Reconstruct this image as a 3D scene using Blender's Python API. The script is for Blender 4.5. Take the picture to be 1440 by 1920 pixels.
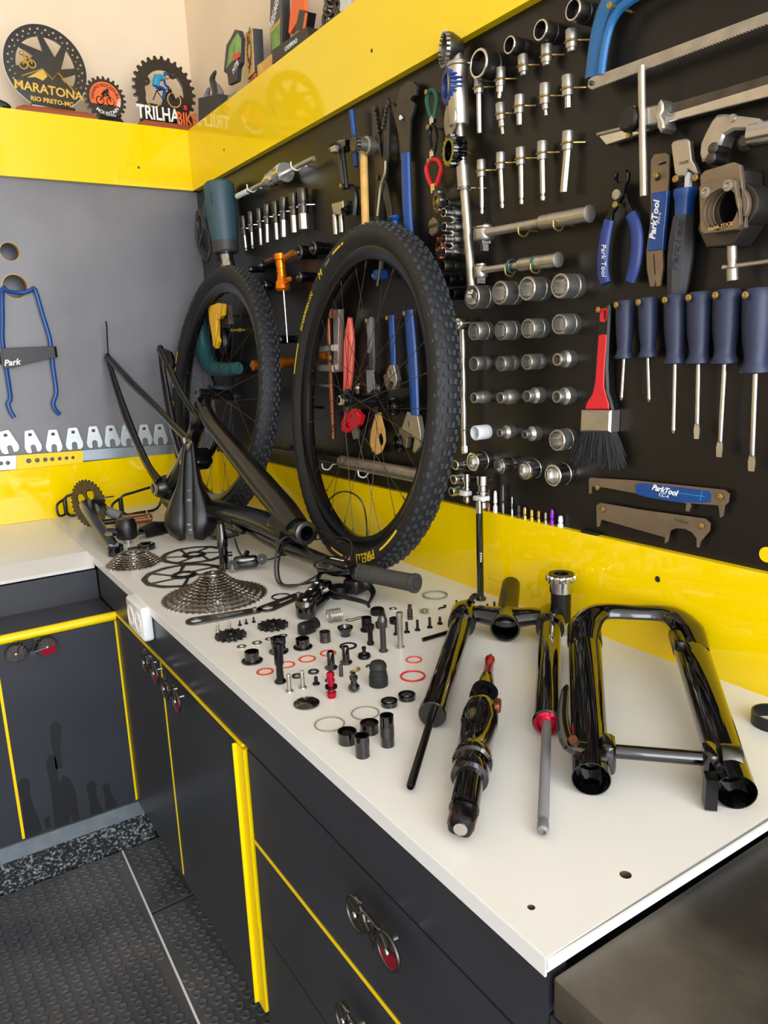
import bpy, math, random
from mathutils import Matrix, Vector
random.seed(7)
PI = math.pi
for o in list(bpy.data.objects):
    bpy.data.objects.remove(o)
scene = bpy.context.scene
COL = scene.collection
# ---------------------------------------------------------------- camera
cd = bpy.data.cameras.new('camera')
cd.sensor_fit = 'VERTICAL'; cd.sensor_height = 36.0; cd.lens = 26.5064
cd.clip_start = 0.02; cd.clip_end = 60
cam = bpy.data.objects.new('camera', cd); COL.objects.link(cam)
cam.matrix_world = Matrix.Translation([-0.9367, -2.49375, 1.185]) @ Matrix([[0.8352942, 0.1479557, -0.5295213], [-0.5484567, 0.1568679, -0.8213329], [-0.038456, 0.976474, 0.2121782]]).to_4x4()
scene.camera = cam
# ---------------------------------------------------------------- daylight
world = bpy.data.worlds.new('world'); scene.world = world
world.use_nodes = True
bgn = world.node_tree.nodes['Background']
bgn.inputs[0].default_value = (0.90, 0.95, 1.0, 1); bgn.inputs[1].default_value = 2.1
scene.view_settings.view_transform = 'Standard'
scene.view_settings.look = 'None'
scene.view_settings.gamma = 1.0
scene.view_settings.use_curve_mapping = False
scene.view_settings.exposure = 0.35
def area_light(name, loc, rot, sx, sy, energy, color):
    l = bpy.data.lights.new(name, 'AREA'); l.shape = 'RECTANGLE'; l.size = sx; l.size_y = sy
    l.energy = energy; l.color = color
    o = bpy.data.objects.new(name, l); COL.objects.link(o); o.location = loc; o.rotation_euler = rot
    return o
# daylight entering through the open front of the workshop, behind the camera; fills the opening only
area_light('open_front_offscreen', (-1.13, -4.29, 1.45), (math.radians(90), 0, 0), 2.3, 2.3, 70, (0.90, 0.95, 1.0))
# ---------------------------------------------------------------- helpers: materials
def lin(c):
    return tuple((x/12.92 if x <= 0.04045 else ((x+0.055)/1.055)**2.4) for x in c)
def hexc(h):
    return lin(tuple(int(h[i:i+2], 16)/255 for i in (0, 2, 4)))
MATS = {}
def mat(name, h, rough=0.5, metal=0.0, var=0.0, vscale=20.0, bump=0.0, bscale=200.0, spec=0.5, coat=0.0, h2=None, stretch=None, detail=4.0, ramp=(0.35, 0.65)):
    m = bpy.data.materials.new(name); m.use_nodes = True
    nt = m.node_tree; p = nt.nodes['Principled BSDF']
    c = hexc(h)
    p.inputs['Base Color'].default_value = (*c, 1)
    p.inputs['Roughness'].default_value = rough; p.inputs['Metallic'].default_value = metal
    p.inputs['Specular IOR Level'].default_value = spec
    p.inputs['Coat Weight'].default_value = coat
    if var or bump or h2:
        tc = nt.nodes.new('ShaderNodeTexCoord'); vec = tc.outputs['Object']
        if stretch:
            mp = nt.nodes.new('ShaderNodeMapping'); mp.inputs['Scale'].default_value = stretch
            nt.links.new(vec, mp.inputs['Vector']); vec = mp.outputs['Vector']
    if var or h2:
        n = nt.nodes.new('ShaderNodeTexNoise'); n.inputs['Scale'].default_value = vscale; n.inputs['Detail'].default_value = detail
        nt.links.new(vec, n.inputs['Vector'])
        r = nt.nodes.new('ShaderNodeValToRGB')
        r.color_ramp.elements[0].position = ramp[0]; r.color_ramp.elements[1].position = ramp[1]
        a = tuple(max(0, x*(1-var)) for x in c); b = hexc(h2) if h2 else tuple(min(1, x*(1+var)) for x in c)
        r.color_ramp.elements[0].color = (*a, 1); r.color_ramp.elements[1].color = (*b, 1)
        nt.links.new(n.outputs['Fac'], r.inputs['Fac']); nt.links.new(r.outputs['Color'], p.inputs['Base Color'])
    if bump:
        n2 = nt.nodes.new('ShaderNodeTexNoise'); n2.inputs['Scale'].default_value = bscale; n2.inputs['Detail'].default_value = 3
        nt.links.new(vec, n2.inputs['Vector'])
        bp = nt.nodes.new('ShaderNodeBump'); bp.inputs['Strength'].default_value = bump; bp.inputs['Distance'].default_value = 0.002
        nt.links.new(n2.outputs['Fac'], bp.inputs['Height']); nt.links.new(bp.outputs['Normal'], p.inputs['Normal'])
    MATS[name] = m
    return m
mat('cream', 'F3DFC3', 0.85, var=0.04, vscale=3, bump=0.15, bscale=60)
mat('chipboard', '5E4630', 0.9, var=0.2, vscale=200)
mat('white_paint', 'E8E6E2', 0.8)
mat('yellow', 'FBD800', 0.06, spec=0.6, var=0.02, vscale=2)
mat('yellow_trim', 'F5D400', 0.3)
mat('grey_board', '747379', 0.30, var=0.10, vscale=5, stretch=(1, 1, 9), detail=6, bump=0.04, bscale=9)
mat('black_board', '161310', 0.33, var=0.10, vscale=6, bump=0.03, bscale=40, spec=0.38)
mat('cab_laminate', '303239', 0.36, var=0.1, vscale=5, bump=0.03, bscale=120)
mat('stain', '17181C', 0.5)
mat('white_top', 'E4E2DE', 0.27, var=0.025, vscale=4, spec=0.5)
mat('dark_top', '221F1C', 0.42, h2='5C554A', vscale=5, detail=10, ramp=(0.40, 0.66), bump=0.25, bscale=90)
mat('granite', '22252A', 0.35, h2='9AA3A2', vscale=170, detail=2, ramp=(0.5, 0.72))
mat('alu', 'A8B4BE', 0.35, 0.75, var=0.1, vscale=30)
mat('mat_rubber', '5A595A', 0.5, h2='3A3B40', vscale=4, detail=8, bump=0.3, bscale=300)
mat('chrome', 'C9C7C2', 0.2, 1.0, var=0.06, vscale=60)
mat('steel', 'B4B0A8', 0.36, 0.9, var=0.12, vscale=40, bump=0.08, bscale=300)
mat('satin', 'BDB7AC', 0.38, 0.95, var=0.07, vscale=50)
mat('dark_steel', '5B5855', 0.35, 0.95, var=0.15, vscale=50)
mat('gun_steel', '4E4945', 0.4, 0.85, var=0.12, vscale=40)
mat('tool_plate', '8A7A66', 0.42, 0.7, var=0.12, vscale=25)
mat('brass', 'B79A5A', 0.35, 0.9)
mat('black_plastic', '0C0C0E', 0.38, var=0.1, vscale=40)
mat('black_gloss', '050506', 0.06, spec=0.7, coat=0.5)
mat('black_anod', '0C0C0E', 0.25, 0.3)
mat('carbon', '09090A', 0.3, spec=0.6, var=0.15, vscale=14, coat=0.25)
mat('rubber', '17181A', 0.62, var=0.12, vscale=30, bump=0.2, bscale=300)
mat('tread', '30343A', 0.62, var=0.12, vscale=40)
mat('grip', '3C3936', 0.75, bump=0.4, bscale=500)
mat('blue', '14458E', 0.3, var=0.06, vscale=20)
mat('blue_dip', '1E3678', 0.42, var=0.05, vscale=20)
mat('blue_saw', '1F649E', 0.35)
mat('navy', '242C46', 0.5, var=0.1, vscale=30, bump=0.1, bscale=200)
mat('light_blue', '2F9BC4', 0.4)
mat('red', 'D8202C', 0.35)
mat('red_anod', 'C01838', 0.22, 0.7)
mat('red_ring', 'D8503A', 0.5)
mat('salmon', 'E2604E', 0.42, var=0.12, vscale=30)
mat('green', '1C5C48', 0.45)
mat('teal', '2A5F62', 0.5, var=0.05, vscale=20)
mat('teal_grey', '35505A', 0.5)
mat('orange_anod', 'E88012', 0.25, 0.75)
mat('orange', 'F0682A', 0.45)
mat('copper_dark', '7A4A34', 0.4, 0.8, var=0.2, vscale=40)
mat('yellow_plastic', 'F2B81C', 0.4)
mat('yellow_print', 'F4D020', 0.5)
mat('white_print', 'F0F0EC', 0.5)
mat('grey_print', '8C8C8C', 0.5)
mat('white_plastic', 'E4E6E8', 0.3)
mat('wood', '9C4A26', 0.4, var=0.2, vscale=10, stretch=(1, 12, 12), detail=6)
mat('gold', 'D0AC50', 0.4, 0.6)
mat('sand', 'D6A75C', 0.6, var=0.15, vscale=30)
mat('grey_ring', '8A8A80', 0.5)
mat('bristle', '101012', 0.7, var=0.3, vscale=200)
mat('purple', '9A30D8', 0.3, 0.6)
mat('leaf_green', '7FA85A', 0.6, var=0.3, vscale=25)
mat('dark_grey', '38383A', 0.5)
mat('mid_grey', '77777A', 0.45)
mat('cog_steel', '9A9186', 0.3, 1.0, var=0.15, vscale=60)
mat('zinc', 'D2DADC', 0.35, 0.55, var=0.04, vscale=30)
# ---------------------------------------------------------------- helpers: meshes
class MB:
    def __init__(s):
        s.v = []; s.f = []
    def add(s, vs, fs, M=None):
        b = len(s.v)
        if M is not None:
            vs = [M @ Vector(p) for p in vs]
        s.v += [tuple(p) for p in vs]; s.f += [tuple(i+b for i in q) for q in fs]
        return s
    def box(s, c, d, M=None):
        x, y, z = c; a, b, e = d[0]/2, d[1]/2, d[2]/2
        vs = [(x-a,y-b,z-e),(x+a,y-b,z-e),(x+a,y+b,z-e),(x-a,y+b,z-e),(x-a,y-b,z+e),(x+a,y-b,z+e),(x+a,y+b,z+e),(x-a,y+b,z+e)]
        return s.add(vs, [(0,3,2,1),(4,5,6,7),(0,1,5,4),(1,2,6,5),(2,3,7,6),(3,0,4,7)], M)
    def rbox(s, c, d, r, M=None, n=3):
        x, y, z = c; a, b, e = d[0]/2, d[1]/2, d[2]/2
        def ol(i):
            o = []
            for cx, cy, t0 in ((a-r, b-r, 0), (-a+r, b-r, 90), (-a+r, -b+r, 180), (a-r, -b+r, 270)):
                for k in range(n+1):
                    t = math.radians(t0+90*k/n); o.append((x+cx+(r-i)*math.cos(t), y+cy+(r-i)*math.sin(t)))
            return o
        L = [(ol(r*0.6), z-e), (ol(r*0.15), z-e+r*0.3), (ol(0), z-e+r*0.8), (ol(0), z+e-r*0.8), (ol(r*0.15), z+e-r*0.3), (ol(r*0.6), z+e)]
        return s.loft([[(p[0], p[1], h) for p in o] for o, h in L], M=M)
    def loft(s, rings, M=None, closed=True, caps=True):
        n = len(rings[0]); vs = [p for r in rings for p in r]; fs = []
        for i in range(len(rings)-1):
            for j in range(n if closed else n-1):
                k = (j+1) % n
                fs.append((i*n+j, i*n+k, (i+1)*n+k, (i+1)*n+j))
        if caps:
            fs.append(tuple(range(n-1, -1, -1))); fs.append(tuple((len(rings)-1)*n+j for j in range(n)))
        return s.add(vs, fs, M)
    def lathe(s, prof, n=16, M=None, closed=False, phase=0.0):
        """prof: (r, z) list along local z; r==0 ends make closed caps; closed=True joins last to first (ring)"""
        vs = []; fs = []; idx = []
        for r, z in prof:
            if r < 1e-7:
                idx.append([len(vs)]); vs.append((0, 0, z))
            else:
                idx.append(list(range(len(vs), len(vs)+n)))
                vs += [(r*math.cos(2*PI*j/n+phase), r*math.sin(2*PI*j/n+phase), z) for j in range(n)]
        m = len(prof)
        for i in range(m if closed else m-1):
            a, b = idx[i], idx[(i+1) % m]
            for j in range(n):
                k = (j+1) % n
                if len(a) == 1 and len(b) == 1: continue
                if len(a) == 1: fs.append((a[0], b[k], b[j]))
                elif len(b) == 1: fs.append((a[j], a[k], b[0]))
                else: fs.append((a[j], a[k], b[k], b[j]))
        return s.add(vs, fs, M)
    def cyl(s, p0, p1, r0, r1=None, n=14, phase=0.0):
        p0 = Vector(p0); p1 = Vector(p1); d = p1-p0
        return s.lathe([(0, 0), (r0, 0), (r0 if r1 is None else r1, d.length), (0, d.length)], n, Matrix.Translation(p0) @ d.to_track_quat('Z', 'Y').to_matrix().to_4x4(), phase=phase)
    def prof(s, p0, p1, pr, n=14, closed=False, phase=0.0):
        """lathe along p0->p1; pr = (r, t) with t in metres from p0"""
        p0 = Vector(p0); d = Vector(p1)-p0
        return s.lathe(pr, n, Matrix.Translation(p0) @ d.to_track_quat('Z', 'Y').to_matrix().to_4x4(), closed, phase)
    def tube(s, pts, r, n=8, closed=False, sm=0, caps=True, flat=None):
        P = [Vector(p) for p in pts]
        rs = list(r) if isinstance(r, (list, tuple)) else [r]*len(P)
        if sm:
            Q = []; RR = []; m = len(P)
            for i in range(m if closed else m-1):
                if closed: a, b, c, d = P[(i-1) % m], P[i], P[(i+1) % m], P[(i+2) % m]
                else: a, b, c, d = P[max(i-1, 0)], P[i], P[i+1], P[min(i+2, m-1)]
                for k in range(sm):
                    t = k/sm
                    Q.append(0.5*((2*b)+(c-a)*t+(2*a-5*b+4*c-d)*t*t+(3*b-a-3*c+d)*t**3)); RR.append(rs[i]*(1-t)+rs[(i+1) % m]*t)
            if not closed: Q.append(P[-1]); RR.append(rs[-1])
            P, rs = Q, RR
        m = len(P); rings = []; u = None
        for i in range(m):
            t = (P[(i+1) % m]-P[i-1]) if closed else (P[min(i+1, m-1)]-P[max(i-1, 0)])
            t = t.normalized() if t.length > 1e-9 else Vector((0, 0, 1))
            if u is None:
                u = t.orthogonal() if flat is None else Vector(flat[2])
            u = (u-t*u.dot(t)); u.normalize(); w = t.cross(u)
            fa, fb = (1, 1) if flat is None else flat[:2]
            rings.append([P[i]+(u*math.cos(2*PI*j/n)*fa+w*math.sin(2*PI*j/n)*fb)*rs[i] for j in range(n)])
        if closed:
            rings.append(rings[0]); caps = False
        return s.loft(rings, caps=caps)
    def torus(s, c, R, r, n=28, k=8, M=None, sz=1.0):
        pr = [(R+r*math.cos(2*PI*j/k), c[2]+sz*r*math.sin(2*PI*j/k)) for j in range(k)]
        T = Matrix.Translation((c[0], c[1], 0))
        return s.lathe(pr, n, (M @ T) if M is not None else T, closed=True)
    def ball(s, c, r, n=12, sc=(1, 1, 1), M=None):
        k = max(5, n//2); pr = [(r*math.sin(PI*i/k), -r*math.cos(PI*i/k)) for i in range(k+1)]
        pr[0] = (0, -r); pr[-1] = (0, r)
        T = Matrix.Translation(c) @ Matrix.Diagonal((*sc, 1))
        return s.lathe(pr, n, (M @ T) if M is not None else T)
    def prism(s, ol, z0, z1, M=None, bev=0.0):
        a = sum(ol[i][0]*ol[(i+1) % len(ol)][1]-ol[(i+1) % len(ol)][0]*ol[i][1] for i in range(len(ol)))
        if a < 0: ol = ol[::-1]
        if bev:
            cx = sum(p[0] for p in ol)/len(ol); cy = sum(p[1] for p in ol)/len(ol)
            ins = inset(ol, bev)
            R = [[(x, y, z0) for x, y in ol], [(x, y, z1-bev) for x, y in ol], [(x, y, z1) for x, y in ins]]
        else:
            R = [[(x, y, z0) for x, y in ol], [(x, y, z1) for x, y in ol]]
        return s.loft(R, M=M)
def inset(ol, d):
    n = len(ol); o = []
    for i in range(n):
        a = Vector(ol[i-1]); b = Vector(ol[i]); c = Vector(ol[(i+1) % n])
        e1 = (b-a).normalized() if (b-a).length else Vector((1, 0)); e2 = (c-b).normalized() if (c-b).length else e1
        n1 = Vector((-e1.y, e1.x)); n2 = Vector((-e2.y, e2.x)); q = n1+n2
        q = q/max(q.length_squared/2, 0.6) if q.length > 1e-6 else n1
        o.append((b.x+q.x*d, b.y+q.y*d))
    return o
def finish(me, angle=0.6):
    me.polygons.foreach_set('use_smooth', [True]*len(me.polygons)); me.update()
    me.set_sharp_from_angle(angle=angle)
def obj(name, mb, m, parent=None, M=None, kind=None, label=None, angle=0.6):
    if isinstance(mb, MB):
        me = bpy.data.meshes.new(name); me.from_pydata(mb.v, [], mb.f); finish(me, angle)
    else:
        me = mb
    if not me.materials:
        me.materials.append(MATS[m])
    o = bpy.data.objects.new(name, me); COL.objects.link(o)
    if parent is not None: o.parent = parent
    if M is not None: o.matrix_local = M
    if kind: o['kind'] = kind
    if label: o['label'] = label
    return o
def shape(outer, holes=(), th=0.002, bev=0.0, z=0.0):
    """flat plate with holes, from 2D curve fill; centred thickness th above z"""
    cu = bpy.data.curves.new('shape', 'CURVE'); cu.dimensions = '2D'; cu.fill_mode = 'BOTH'
    cu.extrude = max(th/2-bev, 1e-5); cu.bevel_depth = bev; cu.bevel_resolution = 1
    for ol in [outer]+list(holes):
        sp = cu.splines.new('POLY'); sp.points.add(len(ol)-1); sp.use_cyclic_u = True
        for i, p in enumerate(ol): sp.points[i].co = (p[0], p[1], 0, 1)
    ob = bpy.data.objects.new('shape', cu)
    me = bpy.data.meshes.new_from_object(ob); bpy.data.objects.remove(ob); bpy.data.curves.remove(cu)
    me.transform(Matrix.Translation((0, 0, z+th/2))); finish(me)
    me.materials.clear()
    return me
def text_mesh(s, size, th=0.0008, align='CENTER', shear=0.0, bold=0.0):
    cu = bpy.data.curves.new('txt', 'FONT'); cu.body = s; cu.size = size; cu.extrude = th/2; cu.align_x = align; cu.align_y = 'CENTER'
    cu.shear = shear; cu.offset = bold; cu.resolution_u = 3
    ob = bpy.data.objects.new('txt', cu)
    me = bpy.data.meshes.new_from_object(ob); bpy.data.objects.remove(ob); bpy.data.curves.remove(cu)
    me.transform(Matrix.Translation((0, 0, th/2))); me.materials.clear()
    return me
def warp(me, fn):
    for v in me.vertices: v.co = fn(v.co)
    me.update()
    return me
def circ(cx, cy, r, n=24, a0=0.0, a1=2*PI):
    full = abs(a1-a0-2*PI) < 1e-6
    return [(cx+r*math.cos(a0+(a1-a0)*i/(n if full else n-1)), cy+r*math.sin(a0+(a1-a0)*i/(n if full else n-1))) for i in range(n)]
def gear(cx, cy, r, teeth, depth, duty=0.5, sharp=0.25):
    o = []
    for i in range(teeth):
        t = 2*PI*i/teeth; w = PI/teeth
        for a, q in ((-w*duty*1.3, r-depth), (-w*duty*sharp*2, r), (w*duty*sharp*2, r), (w*duty*1.3, r-depth)):
            o.append((cx+q*math.cos(t+a), cy+q*math.sin(t+a)))
    return o
def thing(name, label, cat, M=None, group=None):
    o = bpy.data.objects.new(name, None); COL.objects.link(o); o.empty_display_size = 0.02
    if M is not None: o.matrix_world = M
    o['label'] = label; o['category'] = cat
    if group: o['group'] = group
    return o
def tag(o, label, cat, group=None):
    o['label'] = label; o['category'] = cat
    if group: o['group'] = group
    return o
def struct(name, mb, m, parent=None):
    o = obj(name, mb, m, parent)
    if parent is None: o['kind'] = 'structure'
    return o
def dup(root, M, label, group=None):
    r = root.copy(); COL.objects.link(r); r.matrix_world = M; r['label'] = label
    if group: r['group'] = group
    for ch in list(root.children):
        c = ch.copy(); COL.objects.link(c); c.parent = r; c.matrix_local = ch.matrix_local
        for g in list(ch.children):
            d = g.copy(); COL.objects.link(d); d.parent = c; d.matrix_local = g.matrix_local
    return r
T = Matrix.Translation
def RX(a): return Matrix.Rotation(math.radians(a), 4, 'X')
def RY(a): return Matrix.Rotation(math.radians(a), 4, 'Y')
def RZ(a): return Matrix.Rotation(math.radians(a), 4, 'Z')
WROT = Matrix(((0, 0, -1, 0), (-1, 0, 0, 0), (0, 1, 0, 0), (0, 0, 0, 1)))   # tool wall: x along wall, y up, z out
LROT = Matrix(((1, 0, 0, 0), (0, 0, -1, 0), (0, 1, 0, 0), (0, 0, 0, 1)))    # back wall
def WF(u, v, n=0.0, rot=0.0): return T((-n, -u, v)) @ WROT @ RZ(rot)
def LF(u, v, n=0.0, rot=0.0): return T((u, -n, v)) @ LROT @ RZ(rot)
ZB = 0.71
def BF(p, z=0.0, rot=0.0): return T((p[0], p[1], ZB+z)) @ RZ(rot)
def rel(ol, c): return [(p[0]-c[0], p[1]-c[1]) for p in ol]
ORD = ['first', 'second', 'third', 'fourth', 'fifth', 'sixth', 'seventh', 'eighth', 'ninth', 'tenth', 'eleventh', 'twelfth', 'thirteenth', 'fourteenth']

# ================================================================ setting
def slab(x0, x1, y0, y1, z0, z1):
    return MB().box(((x0+x1)/2, (y0+y1)/2, (z0+z1)/2), (x1-x0, y1-y0, z1-z0))
struct('floor', slab(-3.4, 0.07, -4.3, 0.15, -0.05, -0.012), 'granite')
struct('ceiling', slab(-3.4, 0.12, -4.3, 0.2, 2.75, 2.8), 'white_paint')
struct('wall_back', slab(-3.4, 0.12, 0.15, 0.2, -0.05, 2.75), 'cream')
struct('wall_right', slab(0.07, 0.12, -4.3, 0.15, -0.05, 2.75), 'cream')
struct('wall_left', slab(-3.45, -3.4, -4.3, 0.2, -0.05, 2.75), 'cream')
# front edge of the room: gate lintel above the open gate
struct('wall_front', slab(-3.4, 0.12, -4.36, -4.3, 2.6, 2.75), 'cream')
# ---- tool board and grey back board
tool_board = thing('tool_board', 'black laminated tool board covering the right wall above the yellow splashback', 'tool board', T((0, -1.4, 0.87)))
obj('panel', slab(0.0, 0.02, -1.7, 1.4, 0.0, 0.83), 'black_board', tool_board)
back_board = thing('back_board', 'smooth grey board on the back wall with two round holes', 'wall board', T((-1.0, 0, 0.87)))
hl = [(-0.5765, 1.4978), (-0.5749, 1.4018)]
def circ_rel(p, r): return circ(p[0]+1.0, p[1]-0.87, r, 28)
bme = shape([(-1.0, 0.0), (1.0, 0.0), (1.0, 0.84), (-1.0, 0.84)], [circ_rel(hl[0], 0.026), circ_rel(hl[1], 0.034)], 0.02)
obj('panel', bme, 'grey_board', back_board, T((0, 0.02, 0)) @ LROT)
for p, r in zip(hl, (0.026, 0.034)):
    obj('hole_liner', MB().lathe([(r*1.04, 0.0), (r*0.97, 0.001), (r*0.95, -0.012), (r*0.95, -0.02), (r*1.04, -0.02)], 28, closed=True), 'sand', back_board, T((p[0]+1.0, 0, p[1]-0.87)) @ LROT)
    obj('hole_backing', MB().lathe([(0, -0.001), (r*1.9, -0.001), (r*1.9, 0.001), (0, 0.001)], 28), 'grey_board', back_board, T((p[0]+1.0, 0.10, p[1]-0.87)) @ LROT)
# ---- upper yellow shelf (two runs)
sl = thing('wall_shelf', 'yellow fronted shelf run on the back wall carrying the disc trophies', 'shelf', T((-1.0, 0, 1.70)))
obj('shelf_top', slab(-1.0, 1.07, 0.0, 0.15, 0.16, 0.178), 'cab_laminate', sl)
obj('fascia', slab(-1.0, 0.985, -0.018, -0.0005, 0.0, 0.178), 'yellow', sl)
obj('under_panel', slab(-1.0, 1.0, 0.0, 0.15, 0.0, 0.012), 'black_board', sl)
sr = thing('wall_shelf', 'yellow fronted shelf run above the black tool board', 'shelf', T((0, -1.5, 1.70)))
obj('shelf_top', slab(0.0, 0.07, -1.6, 1.5, 0.16, 0.178), 'cab_laminate', sr)
obj('fascia', slab(-0.018, -0.0005, -1.6, 1.48, 0.0, 0.178), 'yellow', sr)
obj('under_panel', slab(0.0, 0.07, -1.6, 1.5, 0.0, 0.012), 'black_board', sr)
for p in [(-0.1850, 1.7547)]:
    obj('screw_head', MB().lathe([(0, 0), (0.004, 0), (0.003, 0.0008), (0, 0.0003)], 10), 'dark_steel', sl, T((p[0]+1.0, -0.018, p[1]-1.70)) @ LROT)
for p in [(0.2952, 1.7601), (1.0906, 1.7696)]:
    obj('screw_head', MB().lathe([(0, 0), (0.004, 0), (0.003, 0.0008), (0, 0.0003)], 10), 'dark_steel', sr, T((-0.018, -p[0]+1.5, p[1]-1.70)) @ WROT)
# ---- yellow splashbacks
ys = MB().add([(-0.012, -3.0, 0.71), (0.0, -3.0, 0.71), (0.0, -0.012, 0.71), (-0.012, -0.012, 0.71), (-0.012, -3.0, 0.888), (0.0, -3.0, 0.888), (0.0, -0.012, 0.86), (-0.012, -0.012, 0.86)],
              [(0, 3, 2, 1), (4, 5, 6, 7), (0, 1, 5, 4), (1, 2, 6, 5), (2, 3, 7, 6), (3, 0, 4, 7)])
spl = thing('splashback', 'glossy yellow splashback board under the black tool board', 'splashback')
obj('board', ys, 'yellow', spl)
for p in [(1.8073, 0.8316)]:
    obj('screw_head', MB().lathe([(0, 0), (0.005, 0), (0.004, 0.0008), (0, 0.0003)], 12), 'dark_steel', spl, WF(p[0], p[1], 0.012))
tag(struct('splashback', slab(-2.0, -0.012, -0.012, 0.0, 0.71, 0.872), 'yellow'), 'glossy yellow splashback board under the grey back board', 'splashback')
# ---- worktops
wt = thing('worktop', 'long white laminate worktop covered with dismantled bicycle parts', 'worktop', T((-0.28, -1.06, 0.695)))
obj('board', shape([(-0.2855, -1.07), (0.28, -1.07), (0.28, 1.06), (-0.2855, 1.06)], [circ(p[0]+0.28, p[1]+1.06, r, 16) for p, r in zip([(-0.4399, -2.1036), (-0.5373, -2.0834)], (0.0055, 0.0035))], 0.015, 0.0, 0.0), 'white_top', wt)
obj('edge_band', slab(-0.2875, -0.2855, -1.07, 0.55, -0.003, 0.0148), 'white_plastic', wt)
obj('end_strip', MB().tube([(-0.287, -1.0715, 0.009), (-0.15, -1.0745, 0.011), (0.05, -1.0755, 0.0105), (0.28, -1.0745, 0.01)], 0.0045, 6, sm=5, flat=(0.4, 1.2, (0, 1, 0))), 'white_plastic', wt)
for p, r in zip([(-0.4399, -2.1036), (-0.5373, -2.0834)], (0.0055, 0.0035)):
    obj('hole_wall', MB().lathe([(r*0.86, 0.0005), (r, 0.0005), (r, 0.0148), (r*0.97, 0.0148)], 16, closed=True), 'chipboard', wt, T((p[0]+0.28, p[1]+1.06, 0.0)), label='raw brown chipboard inside the drilled hole')
wl = thing('worktop', 'plain white worktop of the short bench below the grey board', 'worktop', T((-1.2, -0.25, 0.68)))
obj('board', MB().loft([[(x, 0.25, 0.0), (x, -0.334, 0.0), (x, -0.336, 0.008), (x, -0.266, 0.0285), (x, -0.258, 0.0295), (x, 0.25, 0.0295)] for x in (-0.8, 0.634)]), 'white_top', wl, angle=0.15)
dt = thing('worktop', 'scuffed dark metal worktop butted against the end of the white worktop', 'worktop', T((-0.28, -2.6, 0.66)))
obj('board', MB().rbox((0, 0.0, 0.016), (0.568, 0.93, 0.036), 0.003), 'dark_top', dt)
# ---- left cabinet
lc = thing('base_cabinet', 'grey base cabinet with yellow edging below the short bench', 'cabinet', T((-1.2, -0.73, 0.11)))
obj('body', slab(-0.8, 0.62, 0.02, 0.70, 0.0, 0.48), 'cab_laminate', lc)
obj('ledge', slab(-0.8, 0.636, 0.0, 0.16, 0.475, 0.493), 'cab_laminate', lc)
obj('apron', slab(-0.8, 0.636, 0.145, 0.165, 0.493, 0.566), 'cab_laminate', lc)
trm = MB(); trm.tube([(-0.8, -0.004, 0.487), (0.637, -0.004, 0.487)], 0.0105, 12)
obj('edge_trim', trm, 'yellow_trim', lc)
def bike_handle(parent, M, s=1.0, flip=1):
    h = obj('handle', MB().tube([(-0.016*s, 0.006*s, 0), (0.0, -0.004*s, 0), (0.012*s, 0.013*s, 0), (-0.012*s, 0.014*s, 0), (-0.016*s, 0.006*s, 0.0)], 0.0021*s, 6).tube([(-0.027*s, 0, 0), (-0.017*s, 0.02*s, 0), (-0.023*s, 0.0225*s, 0.002*s)], 0.0019*s, 6)
            .tube([(0.0, -0.004*s, 0), (0.010*s, 0.02*s, 0)], 0.0018*s, 6).tube([(0.0, -0.004*s, 0), (0.026*s, 0, 0), (0.012*s, 0.013*s, 0)], 0.0016*s, 6).box((0.011*s, 0.0215*s, 0), (0.011*s, 0.0035*s, 0.004*s)).cyl((0.0, -0.004*s, -0.001*s), (0.0, -0.004*s, 0.002*s), 0.005*s, n=10)
            .box((-0.022*s, 0.023*s, 0.0), (0.009*s, 0.003*s, 0.003*s)).box((0.003*s, -0.0105*s, 0.001), (0.002*s, 0.009*s, 0.002*s)), 'dark_steel', parent, M, label='bicycle shaped dark metal handle with a red half disc on the rear wheel')
    for x in (-0.027, 0.027):
        h2 = MB()
        h2.torus((x*s, 0, 0), 0.0165*s, 0.0018*s, 24, 6)
        for a in range(10):
            h2.cyl((x*s, 0, 0), (x*s+0.016*s*math.cos(a*PI/5), 0.016*s*math.sin(a*PI/5), 0), 0.0004*s, n=4)
        obj('wheel', h2, 'dark_steel', h)
        obj('wheel_disc', MB().lathe([(0, -0.0004*s), (0.0158*s, -0.0004*s), (0.0158*s, 0.0002*s), (0, 0.0002*s)], 20, T((x*s, 0, 0))), 'dark_steel', h)
    for x in (-0.027, 0.027): obj('wheel_boss', MB().lathe([(0, 0.002*s), (0.0035*s, 0.002*s), (0.003*s, 0.0035*s), (0, 0.004*s)], 10, T((x*s, 0, 0))), 'chrome', h)
    obj('red_disc', MB().prism([(0.027*s+p[0], p[1]) for p in circ(0, 0, 0.015*s, 16, PI*1.02, PI*2.05)], -0.0008*s, 0.0008*s), 'red_anod', h)
    for x in (-0.012, 0.02): obj('standoff', MB().cyl((x*s, 0.002*s, -0.014*s), (x*s, 0.002*s, 0), 0.002*s, n=8), 'chrome', h)
    return h
xs = (-0.8215, 0.1100)[0]
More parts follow.
